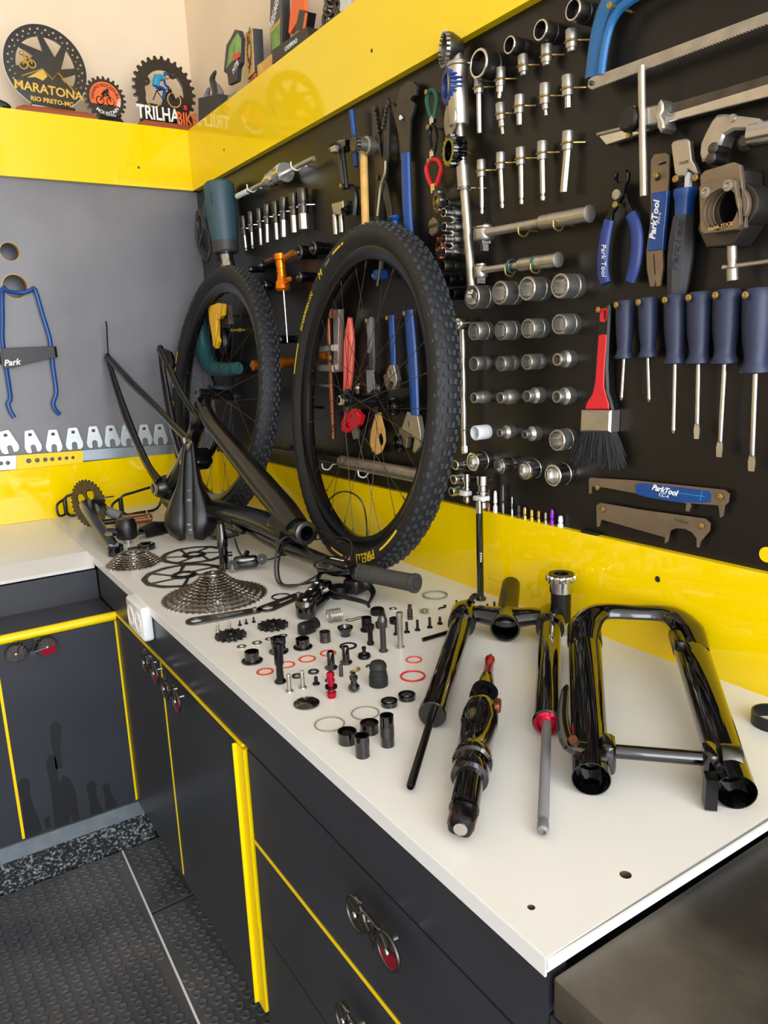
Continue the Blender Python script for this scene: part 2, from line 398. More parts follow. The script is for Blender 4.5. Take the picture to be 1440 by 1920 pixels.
for i, (a, b) in enumerate(((xs+0.003, -0.566), (xs-0.30, xs-0.003), (-1.6, xs-0.306))):
    d = obj('door', slab(a+1.2, b+1.2, 0.0, 0.019, 0.004, 0.474), 'cab_laminate', lc)
    if i == 0:
        p = (-0.7498, 0.5630)
        bike_handle(d, T((p[0]+1.2, -0.019, p[1]-0.11)) @ LROT, 1.18)
        for k, (x, z0, w, hh, sk) in enumerate(((55, 1575, 0.018, 0.155, 0), (112, 1560, 0.017, 0.19, 0.0), (113, 1440, 0.012, 0.12, 0.0), (140, 1535, 0.013, 0.125, -0.02), (185, 1500, 0.015, 0.09, 0), (212, 1505, 0.013, 0.07, 0.0), (93, 1550, 0.008, 0.03, 0.0))):
            q = {55: (-0.8023, 0.1088), 112: (-0.7392, 0.1104), 113: (-0.7247, 0.2584), 140: (-0.7029, 0.1126), 185: (-0.6613, 0.1115), 212: (-0.6272, 0.1137), 93: (-0.7665, 0.1176)}[x]
            rs = random.Random(k+3); L_, R_ = [], []; N = 14
            ph = rs.uniform(0, 6)
            for j in range(N+1):
                t_ = j/N; ww = w*(0.78+0.22*math.sin(5*t_+ph)) * (1.0 if t_ < 0.82 else math.sqrt(max(0.0, 1-((t_-0.82)/0.18)**2)))
                cx_ = sk*t_+0.0025*math.sin(4*t_+ph)
                L_.append((cx_-ww-0.001*rs.random(), hh*t_)); R_.append((cx_+ww+0.001*rs.random(), hh*t_))
            ol, ol2 = L_, R_[::-1]
            obj('water_stain', MB().prism([(p_[0]*1.0, p_[1]) for p_ in ol+ol2], 0, 0.0003), 'stain', d, T((q[0]+1.2, 0.0, q[1]-0.11)) @ LROT)
obj('edge_strip', slab(xs-0.003+1.2, xs+0.003+1.2, -0.001, 0.02, 0.004, 0.474), 'yellow_trim', lc)
obj('edge_strip', slab(-0.566+1.2, -0.5615+1.2, -0.001, 0.02, 0.004, 0.474), 'yellow_trim', lc)
struct('trim_1', slab(-2.0, -0.53, -0.735, -0.72, 0.072, 0.11), 'alu')
struct('baseboard_back', slab(-2.0, -0.53, -0.732, -0.70, -0.012, 0.072), 'granite')
# ---- right cabinet, post, drawers
XF = -0.5615
rc = thing('base_cabinet', 'black base cabinet with two yellow edged doors under the white worktop', 'cabinet', T((XF, -1.1, 0.11)))
obj('body', slab(0.02, 0.55, -0.36, 0.365, 0.0, 0.58), 'cab_laminate', rc)
obj('apron', slab(0.0, 0.02, -0.39, 0.51, 0.497, 0.584), 'cab_laminate', rc)
obj('edge_trim', slab(-0.002, 0.018, -0.39, 0.368, 0.491, 0.4965), 'yellow_trim', rc)
seam = (-1.0790, 0.1128)[0]+1.1
for i, (a, b) in enumerate(((seam+0.003, 0.365), (-0.36, seam-0.003))):
    d = obj('door', slab(0.0, 0.019, a, b, 0.0, 0.49), 'cab_laminate', rc)
    p = ((-1.1055, 0.6033), (-1.2291, 0.5945))[i]
    bike_handle(d, T((-0.0285, p[0]+1.1, p[1]-0.11)) @ WROT, 1.18)
obj('edge_strip', slab(-0.001, 0.018, seam-0.0028, seam+0.0028, 0.012, 0.49), 'yellow_trim', rc)
pst = thing('divider_post', 'yellow upright strip between the black doors and the drawers', 'post', T((XF, -1.482, 0.12)))
obj('angle_strip', MB().box((0.006, 0.002, 0.24), (0.016, 0.030, 0.476)).box((-0.004, 0.0160, 0.24), (0.008, 0.0025, 0.476)).box((0.004, -0.014, 0.085), (0.012, 0.003, 0.16)), 'yellow_trim', pst)
du = thing('drawer_unit', 'black drawer unit under the near end of the worktops', 'drawer unit', T((XF, -1.5, 0.05)))
obj('body', slab(0.02, 0.55, -1.4, -0.005, 0.0, 0.60), 'cab_laminate', du)
obj('apron', slab(0.0, 0.02, -0.628, 0.01, 0.558, 0.643), 'cab_laminate', du)
obj('lower_apron', slab(0.0, 0.02, -1.4, -0.630, 0.558, 0.602), 'cab_laminate', du)
zy = 0.448-0.05
for i, (z0, z1) in enumerate(((zy+0.003, 0.554), (0.29-0.05+0.002, zy-0.003), (0.0, 0.29-0.05-0.001))):
    d = obj('drawer', slab(0.0, 0.019, -1.4, -0.006, z0, z1), 'cab_laminate', du)
    if i < 2:
        p = ((-1.8996, 0.5804), (-1.8570, 0.4047))[i]
        bike_handle(d, T((-0.0285, p[0]+1.5, p[1]-0.05)) @ WROT, 1.18)
obj('edge_strip', slab(-0.001, 0.018, -1.4, -0.006, zy-0.003, zy+0.003), 'yellow_trim', du)
# ---- socket outlet on the apron
so = (-1.0014, 0.6716)
ot = thing('power_outlet', 'white surface mounted double power outlet on the black apron', 'outlet', T((XF, so[0], so[1])))
obj('case', MB().rbox((0, 0, 0.011), (0.115, 0.070, 0.022), 0.008, WROT), 'white_plastic', ot)
for s_ in (-0.026, 0.026):
    f = obj('socket_face', MB().lathe([(0, 0.0215), (0.017, 0.0215), (0.019, 0.0235), (0.021, 0.0235), (0.022, 0.0215)], 20, WROT @ T((s_, 0, 0))), 'white_paint', ot)
    obj('pin_hole', MB().cyl((-0.007, 0, 0.0218), (-0.007, 0, 0.0222), 0.0025, n=8).cyl((0.007, 0, 0.0218), (0.007, 0, 0.0222), 0.0025, n=8), 'brass', f, WROT @ T((s_, 0, 0)))
# ---- rubber stud mats
def rubber_mat(pts4, label, pitch=0.0252, rot=3.0):
    cx = sum(p[0] for p in pts4)/4; cy = sum(p[1] for p in pts4)/4
    t = thing('rubber_mat', label, 'floor mat', T((cx, cy, -0.012)), 'studded rubber mats on the floor')
    obj('sheet', MB().prism([(p[0]-cx, p[1]-cy) for p in pts4], 0, 0.010, bev=0.001), 'mat_rubber', t)
    st = MB(); c, s_ = math.cos(math.radians(rot)), math.sin(math.radians(rot))
    def inside(x, y):
        for i in range(4):
            a, b = pts4[i], pts4[(i+1) % 4]
            e = (b[0]-a[0], b[1]-a[1]); l = math.hypot(*e)
            if (e[0]*(y-a[1])-e[1]*(x-a[0]))/l < 0.011: return False
        return True
    for i in range(-70, 71):
        for j in range(-90, 91):
            x = i*pitch; y = (j+(0.5 if i % 2 else 0))*pitch
            X = c*x-s_*y-0.7; Y = s_*x+c*y-1.4
            if inside(X, Y):
                st.lathe([(0.0092, 0.010), (0.0088, 0.0128), (0.0078, 0.0135), (0.0066, 0.0128), (0, 0.0124)], 10, T((X-cx, Y-cy, 0)))
    obj('studs', st, 'mat_rubber', t, kind='stuff')
    return t
# seams found on the floor (z = 0)
rubber_mat([(-1.90, -2.6), (-0.664, -2.6), (-0.617, -0.742), (-1.90, -0.742)], 'large studded black rubber mat in front of the grey cabinet')
rubber_mat([(-0.622, -0.996), (-0.40, -0.982), (-0.40, -0.742), (-0.612, -0.742)], 'small studded black rubber mat piece tucked in the cabinet corner', rot=2.0)
rubber_mat([(-0.659, -2.6), (-0.40, -2.6), (-0.40, -0.991), (-0.623, -1.004)], 'narrow studded black rubber mat strip along the black cabinet doors', rot=5.0)
struct('trim_2', MB().prism([(-0.664, -2.6), (-0.6595, -2.6), (-0.6125, -0.742), (-0.6165, -0.742)], -0.012, -0.001), 'white_plastic')

# ================================================================ wheels
def frame3(c, ex, ey, ez):
    return Matrix(((ex[0], ey[0], ez[0], c[0]), (ex[1], ey[1], ez[1], c[1]), (ex[2], ey[2], ez[2], c[2]), (0, 0, 0, 1)))
def wheel_matrix(cx, cy, cz, yaw, lean, roll=0):
    yw, ln = math.radians(yaw), math.radians(lean)
    ez = Vector((-math.cos(yw)*math.cos(ln), -math.sin(yw)*math.cos(ln), math.sin(ln)))
    ex = Vector((0, 0, 1)).cross(ez).normalized(); ey = ez.cross(ex)
    return frame3((cx, cy, cz), ex, ey, ez) @ RZ(roll)
def arc_text(s, size, a_mid, r0, z, bold=0.0):
    me = text_mesh(s, size, 0.0006, bold=bold)
    return warp(me, lambda c: Vector(((r0+c.y)*math.cos(math.radians(a_mid)-c.x/r0), (r0+c.y)*math.sin(math.radians(a_mid)-c.x/r0), z+c.z)))
def arc_bar(a0, a1, r0, r1, z):
    n = max(3, int(abs(a1-a0)/1.5)+1)
    A = [math.radians(a0+(a1-a0)*i/(n-1)) for i in range(n)]
    return MB().prism([(r0*math.cos(a), r0*math.sin(a)) for a in A]+[(r1*math.cos(a), r1*math.sin(a)) for a in A[::-1]], z, z+0.0006)
def make_wheel(label, M, front, prints):
    t = thing('bicycle_wheel', label, 'wheel', M, 'mountain bike wheels leaning on the wall')
    half = [(0.3125, 0.0135), (0.319, 0.0175), (0.327, 0.0255), (0.336, 0.0285), (0.345, 0.0272), (0.3515, 0.0235), (0.356, 0.0160), (0.3585, 0.0)]
    inn = [(0.355, 0.0), (0.345, 0.022), (0.336, 0.0255), (0.320, 0.015), (0.3125, 0.0115)]
    prof = [(r, -z) for r, z in half]+[(r, z) for r, z in half[-2::-1]]+[(r, z) for r, z in inn[::-1]]+[(r, -z) for r, z in inn[1:]]
    obj('tyre', MB().lathe(prof[::-1], 96, closed=True), 'rubber', t)
    kn = MB(); N = 92
    def knob(a, z, r, lx, lz, h, tw=0.0):
        kn.box((0, 0, h/2), (lx, lz, h), RZ(math.degrees(a)) @ T((r*1.0, 0, z)) @ RY(90) @ RZ(90+tw))
    for i in range(N):
        a = 2*PI*i/N; d = PI/N
        for s in (-1, 1):
            knob(a, s*0.0045, 0.3555, 0.0095, 0.0062, 0.0062, 8*s)
            knob(a+d, s*0.0135, 0.3530, 0.0085, 0.0062, 0.0062, -14*s)
            k = MB(); kn.box((0, 0, 0.0025), (0.0105, 0.0065, 0.0065), RZ(math.degrees(a+d*(0.3 if i % 2 else 0))) @ T((0.3495, 0, s*0.0225)) @ RY(90-s*(-42)) @ RZ(90))
            if i % 2: kn.box((0, 0, 0.001), (0.006, 0.003, 0.003), RZ(math.degrees(a)) @ T((0.3445, 0, s*0.0268)) @ RY(90-s*(-65)) @ RZ(90))
    obj('tread_knobs', kn, 'tread', t, kind='stuff')
    rim = [(0.3135, -0.0150), (0.3135, 0.0150), (0.309, 0.0155), (0.299, 0.0135), (0.2885, 0.0075), (0.2870, 0.0), (0.2885, -0.0075), (0.299, -0.0135), (0.309, -0.0155)]
    obj('rim', MB().lathe(rim, 96, closed=True), 'black_anod', t)
    hw = 0.052 if front else 0.070
    hp = [(0.0075, -hw), (0.0095, -hw), (0.0095, -hw+0.008), (0.013, -hw+0.010), (0.014, -0.036), (0.027, -0.034), (0.027, -0.030), (0.0165, -0.026), (0.0160, 0.0), (0.0165, 0.026), (0.025, 0.030), (0.025, 0.034), (0.014, 0.036), (0.013, hw-0.010), (0.0095, hw-0.008)]
    hub = obj('hub', MB().lathe(hp+[(0.0075, hw-0.008)], 20, closed=True), 'black_anod', t)
    obj('end_cap', MB().lathe([(0.0075, hw-0.012), (0.0105, hw-0.012), (0.0105, hw-0.001), (0.0085, hw), (0.0075, hw)], 16, closed=True), 'chrome', hub)
    if not front:
        obj('freehub', MB().lathe([(0.0166, -0.066), (0.0175, -0.064), (0.0175, -0.04), (0.0166, -0.036)], 18), 'dark_steel', hub)
    else:
        sp_ = MB(); sp_.prism(gear(0, 0, 0.0225, 12, 0.002), -0.046, -0.038)
        obj('rotor_mount', sp_, 'black_anod', hub)
    sm = None
    NS = 28
    for i in range(NS):
        side = 1 if i % 2 else -1
        a_r = 2*PI*i/NS; off = (0.62 if (i//2) % 2 else -0.62)
        p0 = Vector((0.0245*math.cos(a_r+off), 0.0245*math.sin(a_r+off), side*0.032))
        p1 = Vector((0.288*math.cos(a_r), 0.288*math.sin(a_r), side*0.003))
        sp = MB().cyl(p0, p1, 0.00075, n=5)
        d = (p1-p0).normalized(); sp.cyl(p1-d*0.014, p1, 0.0016, n=5)
        obj('spoke', sp, 'dark_steel', t)
    a = math.radians(78 if front else 60)
    v = MB().cyl((0.288*math.cos(a), 0.288*math.sin(a), 0), (0.245*math.cos(a), 0.245*math.sin(a), 0), 0.003, n=8).cyl((0.255*math.cos(a), 0.255*math.sin(a), 0), (0.238*math.cos(a), 0.238*math.sin(a), 0), 0.0042, 0.0036, n=8)
    obj('valve', v, 'black_plastic', t)
    for kind, args in prints:
        if kind == 'text':
            s, size, am, m_ = args
            obj('lettering', arc_text(s, size, am, 0.3325, 0.0284), m_, t)
        else:
            a0, a1 = args
            obj('printed_bar', arc_bar(a0, a1, 0.3320, 0.3365, 0.0284), 'yellow_print', t)
    return t
fw = make_wheel('mountain bike wheel with wide rim and black knobbly tyre, gold tyre lettering at its foot', wheel_matrix(-0.093, -1.112, 1.0765, -6, 6), True,
    [('text', ('SCORPION XC', 0.016, 143, 'yellow_print')), ('text', ('M', 0.026, 124, 'yellow_print')), ('text', ('29x2.2', 0.010, 116.5, 'grey_print')), ('bar', (158, 171)), ('bar', (104, 111)), ('bar', (101.5, 103)),
     ('text', ('PIRELLI', 0.028, -70, 'yellow_print')), ('bar', (-58, -44)), ('bar', (-100, -89))])
rw = make_wheel('mountain bike wheel standing behind the black frame in the bench corner', wheel_matrix(-0.128, -0.385, 1.0715, 0, 9), False,
    [('bar', (158, 172)), ('text', ('PIRELLI', 0.024, 192, 'yellow_print')), ('bar', (176, 178)), ('text', ('SCORPION', 0.014, 128, 'dark_grey'))])
# ================================================================ frame
fr = thing('bicycle_frame', 'black carbon full suspension bicycle frame propped nose down on the worktop', 'bicycle frame', T((-0.279, -0.334, 0.814)) @ RZ(-89.43) @ RY(52.89) @ RX(-4.44))
ft = obj('front_triangle', MB().tube([(0.0, 0, -0.02), (0.055, 0, 0.005), (0.189, 0, 0.205), (0.291, 0, 0.357), (0.371, 0, 0.463), (0.432, 0, 0.528)], [0.034, 0.034, 0.031, 0.030, 0.032, 0.030], 16, sm=6, flat=(1, 0.85, (0, 1, 0)))
         .tube([(-0.038, 0, 0.345), (0.03, 0, 0.362), (0.144, 0, 0.420), (0.275, 0, 0.487), (0.369, 0, 0.537), (0.428, 0, 0.566)], [0.019, 0.023, 0.027, 0.032, 0.033, 0.028], 16, sm=6, flat=(1, 0.8, (0, 1, 0)))
         .tube([(0.0, 0, 0.0), (0.002, 0, 0.101), (-0.013, 0, 0.216), (-0.045, 0, 0.345)], [0.030, 0.024, 0.021, 0.019], 16, sm=6), 'carbon', fr)
obj('head_tube', MB().prof((0.385, 0, 0.492), (0.455, 0, 0.585), [(0.0195, 0), (0.029, 0), (0.030, 0.012), (0.025, 0.03), (0.0235, 0.09), (0.0265, 0.112), (0.0265, 0.122), (0.0185, 0.122), (0.0185, 0.10)], 20), 'carbon', fr)
obj('headset_cup', MB().prof((0.4575, 0, 0.5885), (0.463, 0, 0.5955), [(0.0165, 0.0), (0.026, 0.0), (0.0262, 0.003), (0.022, 0.005), (0.0165, 0.005)], 20, closed=True), 'dark_steel', fr)
obj('bottom_bracket_shell', MB().lathe([(0.0205, -0.046), (0.026, -0.046), (0.028, -0.04), (0.036, -0.02), (0.036, 0.02), (0.028, 0.04), (0.026, 0.046), (0.0205, 0.046)], 20, RX(90), closed=True), 'carbon', fr)
obj('bearing_ring', MB().lathe([(0.0135, -0.047), (0.0205, -0.047), (0.0205, -0.04), (0.0135, -0.04)], 20, T((0, -0.0945, 0)) @ RX(90), closed=True), 'steel', fr)
obj('seat_collar', MB().prof((-0.041, 0, 0.325), (-0.048, 0, 0.353), [(0.0165, 0.0), (0.0225, 0.0), (0.0225, 0.005), (0.0205, 0.006), (0.0205, 0.011), (0.0225, 0.012), (0.0225, 0.018), (0.0165, 0.018)], 20, closed=True), 'black_anod', fr)
obj('seat_tube_mouth', MB().prof((-0.045, 0, 0.341), (-0.051, 0, 0.366), [(0.0155, 0.0), (0.0185, 0.0), (0.0185, 0.020), (0.0155, 0.020)], 20, closed=True), 'carbon', fr)
for s in (-1, 1):
    if s < 0:
        cs = [(-0.479, -0.062, -0.020), (-0.384, -0.062, -0.023), (-0.243, -0.060, -0.017), (-0.128, -0.058, 0.002), (-0.052, -0.054, 0.020), (-0.005, -0.044, 0.030)]
        ss = [(-0.479, -0.060, -0.016), (-0.330, -0.057, 0.072), (-0.192, -0.053, 0.160), (-0.07, -0.048, 0.232), (0.022, -0.042, 0.287)]
    else:
        cs = [(-0.428, 0.062, 0.088), (-0.36, 0.062, 0.055), (-0.243, 0.060, 0.020), (-0.128, 0.058, 0.005), (-0.052, 0.054, 0.015), (-0.005, 0.044, 0.025)]
        ss = [(-0.428, 0.060, 0.092), (-0.330, 0.060, 0.115), (-0.238, 0.058, 0.135), (-0.107, 0.055, 0.190), (0.022, 0.042, 0.287)]
    obj('chainstay', MB().tube(cs, [0.012, 0.015, 0.019, 0.017, 0.015, 0.017], 12, sm=5, flat=(0.6, 1.0, (0, 1, 0))), 'carbon', fr)
    obj('seatstay', MB().tube(ss, [0.011, 0.0125, 0.0105, 0.0105, 0.012], 12, sm=5, flat=(0.75, 1.0, (0, 1, 0))), 'carbon', fr)
    dq = cs[0]
    dp = obj('dropout', MB().lathe([(0.0065, -0.006), (0.014, -0.006), (0.016, -0.003), (0.016, 0.003), (0.014, 0.006), (0.0065, 0.006)], 16, T(dq) @ RX(90), closed=True), 'black_anod', fr)
    obj('rocker_link', MB().tube([(0.022, s*0.040, 0.287), (0.030, s*0.036, 0.235), (0.030, s*0.032, 0.181)], [0.012, 0.0125, 0.010], 10, flat=(0.45, 1, (0, 1, 0)), sm=3), 'steel' if s < 0 else 'black_anod', fr)
    obj('pivot_bolt', MB().cyl((0.022, s*0.040, 0.287), (0.022, s*0.054, 0.287), 0.0085, n=14), 'chrome', fr)
obj('gear_cable', MB().tube([(-0.479, -0.060, -0.016), (-0.515, -0.060, 0.010), (-0.545, -0.062, 0.045), (-0.555, -0.066, 0.062)], 0.0024, 6, sm=5), 'black_plastic', fr)
obj('shock_mount', MB().rbox((0.05, 0, 0.235), (0.05, 0.05, 0.04), 0.010), 'black_anod', fr)
cl = MB()
obj('brake_mount', MB().tube([(-0.42, 0.066, 0.095), (-0.385, 0.070, 0.120), (-0.35, 0.068, 0.118), (-0.335, 0.062, 0.112)], [0.009, 0.012, 0.012, 0.006], 8, sm=3), 'black_anod', fr)
for i, (y, z0) in enumerate(((0.0, 0.02),)):
    obj('cable_housing', MB().tube([(0.43, 0.02, 0.57), (0.47, 0.04, 0.60), (0.51, 0.045, 0.64), (0.52, 0.02, 0.66)], 0.0025, 6, sm=5), 'black_plastic', fr)
# ================================================================ saddle standing on its tail
def saddle(M):
    t = thing('bicycle_saddle', 'black bicycle saddle with open centre channel standing on its tail', 'saddle', M)
    xsn = [0.0, 0.015, 0.04, 0.07, 0.10, 0.14, 0.18, 0.22, 0.25, 0.262]
    hwn = [0.030, 0.055, 0.068, 0.067, 0.055, 0.036, 0.026, 0.022, 0.020, 0.012]
    for s in (-1, 1):
        rings = []
        for x, w in zip(xsn, hwn):
            g = 0.0105 if x < 0.2 else 0.0105*max(0.0, (0.262-x)/0.062)
            ring = []
            for k in range(9):
                q = k/8; y = g+(w-g)*q
                z = 0.022+0.012*(1-(y/0.07)**2)-0.030*(max(0, q-0.55)/0.45)**2.2-0.006*max(0, 0.15-q)/0.15+(0.012 if x > 0.2 else 0)*0-0.02*max(0, 0.03-x)/0.03
                ring.append((x, s*y, z))
            for q in (0.9, 0.5, 0.05):
                y = g+(w-g)*q
                ring.append((x, s*y, 0.002 if q > 0.6 else 0.012))
            rings.append(ring if s > 0 else ring[::-1])
        obj('cushion', MB().loft(rings), 'black_plastic', t, angle=1.0)
    obj('channel_floor', MB().tube([(0.01, 0, 0.012), (0.10, 0, 0.016), (0.2, 0, 0.014), (0.245, 0, 0.02)], [0.016, 0.014, 0.012, 0.008], 8, sm=3, flat=(1, 0.35, (0, 1, 0))), 'dark_grey', t)
    for s in (-1, 1):
        obj('rail', MB().tube([(0.02, s*0.03, 0.0), (0.06, s*0.022, -0.022), (0.14, s*0.021, -0.024), (0.20, s*0.016, -0.006), (0.235, s*0.008, 0.008)], 0.0036, 8, sm=4), 'dark_steel', t)
    for i, (x, m_) in enumerate(((0.10, 'mid_grey'), (0.125, 'dark_steel'), (0.022, 'grey_print'), (0.036, 'grey_print'))):
        obj('printed_mark' if i > 1 else 'bridge', MB().box((x, 0, 0.0215), (0.006, 0.010, 0.002)) if i < 2 else MB().box((x, 0.004*(i-2)-0.003, 0.0205), (0.005, 0.008, 0.002)), m_, t)
sp = (-0.3328, -0.6046)
sz = Vector((-0.40, -0.83, 0.38)).normalized(); sx = (Vector((0, 0, 1))-sz*sz.z).normalized(); sx = (sx+Vector((0.03, -0.02, 0))).normalized(); sy = sz.cross(sx).normalized()
saddle(frame3((sp[0]+0.004, sp[1]-0.012, ZB+0.008), sx, sy, sz))
# ================================================================ handlebar
hb = thing('handlebar', 'black riser handlebar with grey grips and brake levers lying along the worktop', 'handlebar', BF((-0.2, -0.9)))
def hp(px_xy, z): return (px_xy[0]+0.2, px_xy[1]+0.9, z)
bpts = [hp((-0.2286, -0.5348), 0.05), hp((-0.2326, -0.7315), 0.052), hp((-0.2339, -0.9228), 0.045), hp((-0.2268, -1.0524), 0.045), hp((-0.2226, -1.2198), 0.048), hp((-0.2082, -1.2980), 0.05), hp((-0.1743, -1.3930), 0.05)]
obj('bar', MB().tube(bpts, [0.011, 0.012, 0.0155, 0.0172, 0.0135, 0.011, 0.011], 14, sm=6), 'carbon', hb)
def grip(p0, p1):
    p0, p1 = Vector(p0), Vector(p1); L = (p1-p0).length
    pr = [(0.0165, 0), (0.0175, 0.002), (0.0175, 0.012), (0.0155, 0.014)]
    k = int((L*0.35-0.02)/0.006)
    for i in range(k): pr += [(0.0152, 0.016+i*0.006), (0.0172, 0.018+i*0.006), (0.0172, 0.0205+i*0.006)]
    pr += [(0.0165, L*0.36), (0.0168, L-0.008), (0.0182, L-0.006), (0.0182, L-0.0015), (0.015, L), (0.009, L), (0.009, L-0.0015), (0, L-0.0015)]
    g = obj('grip', MB().prof(p0, p1, [(0, 0)]+pr, 18), 'grip', hb)
    obj('end_plug', MB().prof(p1, p1+(p1-p0).normalized(), [(0.0152, -0.007), (0.0186, -0.007), (0.0190, -0.004), (0.0186, 0.0012), (0.0125, 0.0016), (0.0120, -0.001), (0.0085, -0.001), (0.0080, 0.002), (0, 0.002)], 18), 'dark_grey', g)
grip(hp((-0.2182, -1.2708), 0.05), hp((-0.1724, -1.4073), 0.05))
grip(hp((-0.2282, -0.6788), 0.052), hp((-0.2279, -0.5167), 0.05))
def brake(c, d, s):
    M = frame3(c, *(lambda ez, ex: (ex, ez.cross(ex), ez))(Vector(d).normalized(), Vector((0, 0, 1)).cross(Vector(d)).normalized())) @ Matrix.Diagonal((1.25, 1.15, 1.4, 1))
    b = obj('brake_lever', MB().tube([(-0.02*s, 0.012, -0.03), (-0.026*s, 0.008, -0.005), (-0.024*s, 0.004, 0.025), (-0.02*s, 0.0, 0.045)], [0.010, 0.0145, 0.013, 0.006], 12, sm=4), 'black_gloss', hb, M)
    obj('reservoir', MB().rbox((-0.024*s, 0.018, -0.008), (0.026, 0.012, 0.05), 0.005), 'black_anod', b)
    obj('clamp_band', MB().lathe([(0.0115, -0.008), (0.0165, -0.008), (0.0165, 0.008), (0.0115, 0.008)], 16, closed=True), 'black_anod', b)
    obj('clamp_bolt', MB().cyl((0.004*s, 0.016, 0), (0.004*s, 0.021, 0), 0.004, n=10), 'chrome', b)
    obj('lever_blade', MB().tube([(-0.024*s, -0.006, 0.030), (-0.05*s, -0.014, 0.012), (-0.058*s, -0.022, -0.03), (-0.05*s, -0.026, -0.075), (-0.055*s, -0.028, -0.09)], [0.005, 0.0055, 0.005, 0.0045, 0.004], 8, sm=4, flat=(1, 0.6, (0, 1, 0))), 'black_anod', b)
    return b
bk1 = brake(hp((-0.2215, -1.2394), 0.05), (-0.066, 0.27, 0.0), -1)
obj('lettering', text_mesh('SHIMANO', 0.006, 0.0004), 'white_print', bk1, T((0.026, 0.0243, -0.006)) @ RX(-90) @ RZ(90))
bk2 = brake(hp((-0.2332, -0.7466), 0.052), (0.0, -0.27, 0.0), 1)
obj('shifter', MB().rbox((0, 0, 0), (0.045, 0.038, 0.03), 0.009), 'black_plastic', hb, T(hp((-0.2167, -1.2656), 0.022)) @ RZ(20))
obj('shifter_paddle', MB().tube([hp((-0.2187, -1.2779), 0.03), hp((-0.2021, -1.2860), 0.022), hp((-0.2029, -1.3060), 0.012), hp((-0.2294, -1.3342), 0.008)], [0.007, 0.0075, 0.007, 0.005], 8, sm=4, flat=(1, 0.6, (0, 0, 1))), 'black_plastic', hb)
obj('shifter_pod', MB().lathe([(0, 0), (0.015, 0), (0.017, 0.008), (0.016, 0.024), (0, 0.028)], 16, T(hp((-0.2501, -1.2542), 0.0))), 'black_plastic', hb)
obj('band_clamp', MB().prof(hp((-0.2337, -0.9791), 0.046), hp((-0.2289, -1.0438), 0.046), [(0.0165, -0.006), (0.022, -0.006), (0.022, 0.006), (0.0165, 0.006)], 18, closed=True), 'black_gloss', hb)
obj('clamp_collar', MB().prof(hp((-0.2314, -0.7755), 0.05), hp((-0.2348, -0.8599), 0.05), [(0.0115, -0.004), (0.0155, -0.004), (0.0155, 0.004), (0.0115, 0.004)], 18, closed=True), 'chrome', hb)
def lp(zs, P_): return [hp(p, z) for p, z in zip(P_, zs)]
obj('brake_hose', MB().tube(lp((0.05, 0.075, 0.08, 0.05, 0.012, 0.008, 0.012, 0.035), [(-0.2229, -1.1026), (-0.2266, -1.0330), (-0.2689, -1.0462), (-0.3049, -1.0858), (-0.3157, -1.1127), (-0.3049, -1.1521), (-0.2743, -1.1572), (-0.2570, -1.1922)]), 0.0026, 7, sm=6), 'dark_grey', hb)
obj('brake_hose', MB().tube(lp((0.05, 0.07, 0.07, 0.04, 0.012, 0.008, 0.014), [(-0.2332, -1.1266), (-0.2299, -1.0542), (-0.2632, -1.0488), (-0.2956, -1.0801), (-0.3129, -1.1246), (-0.2941, -1.1475), (-0.2430, -1.1730)]), 0.0024, 7, sm=6), 'black_plastic', hb)
obj('gear_cable', MB().tube(lp((0.03, 0.005, 0.004, 0.01, 0.03), [(-0.2688, -0.7733), (-0.2812, -0.8381), (-0.2752, -0.9117), (-0.2385, -0.9356), (-0.2213, -0.9732)]), 0.0021, 6, sm=6), 'black_plastic', hb)
obj('gear_cable', MB().tube(lp((0.06, 0.10, 0.17, 0.155, 0.08, 0.05), [(-0.1712, -1.0171), (-0.0837, -0.8975), (-0.1296, -1.0720), (-0.1144, -1.1311), (-0.1123, -1.1432), (-0.1918, -1.2354)]), 0.0018, 6, sm=7), 'black_plastic', hb)
obj('gear_cable', MB().tube(lp((0.06, 0.09, 0.08, 0.05), [(-0.1777, -1.0242), (-0.1811, -1.1526), (-0.1766, -1.1877), (-0.2097, -1.2299)]), 0.0018, 6, sm=7), 'black_plastic', hb)
# ================================================================ fork upper: crown, steerer, stanchions
fu = thing('fork_upper', 'glossy black suspension fork crown with two stanchions and damper rods', 'fork', BF((-0.131, -1.606), 0, -46.2))
obj('crown', MB().tube([(-0.071, -0.012, 0.030), (-0.050, -0.002, 0.036), (-0.022, -0.004, 0.034), (0, -0.006, 0.033), (0.022, -0.004, 0.034), (0.050, -0.002, 0.036), (0.071, -0.012, 0.030)], [0.020, 0.017, 0.020, 0.024, 0.020, 0.017, 0.020], 14, sm=4, flat=(0.75, 1.15, (0, 0, 1))), 'black_gloss', fu)
obj('steerer', MB().prof((0, -0.036, 0.026), (0, 0.150, 0.055), [(0.0205, 0.04), (0.0215, 0.012), (0.0245, 0.003), (0.0245, 0.0), (0.0215, 0.0), (0.0195, 0.004), (0.0195, 0.05), (0.0, 0.05)], 22), 'black_gloss', fu)
obj('steerer_tube', MB().prof((0, -0.036, 0.026), (0, 0.150, 0.055), [(0.0205, 0.04), (0.0175, 0.07), (0.0165, 0.155), (0.0140, 0.155), (0.0140, 0.10), (0, 0.10)], 20), 'black_anod', fu)
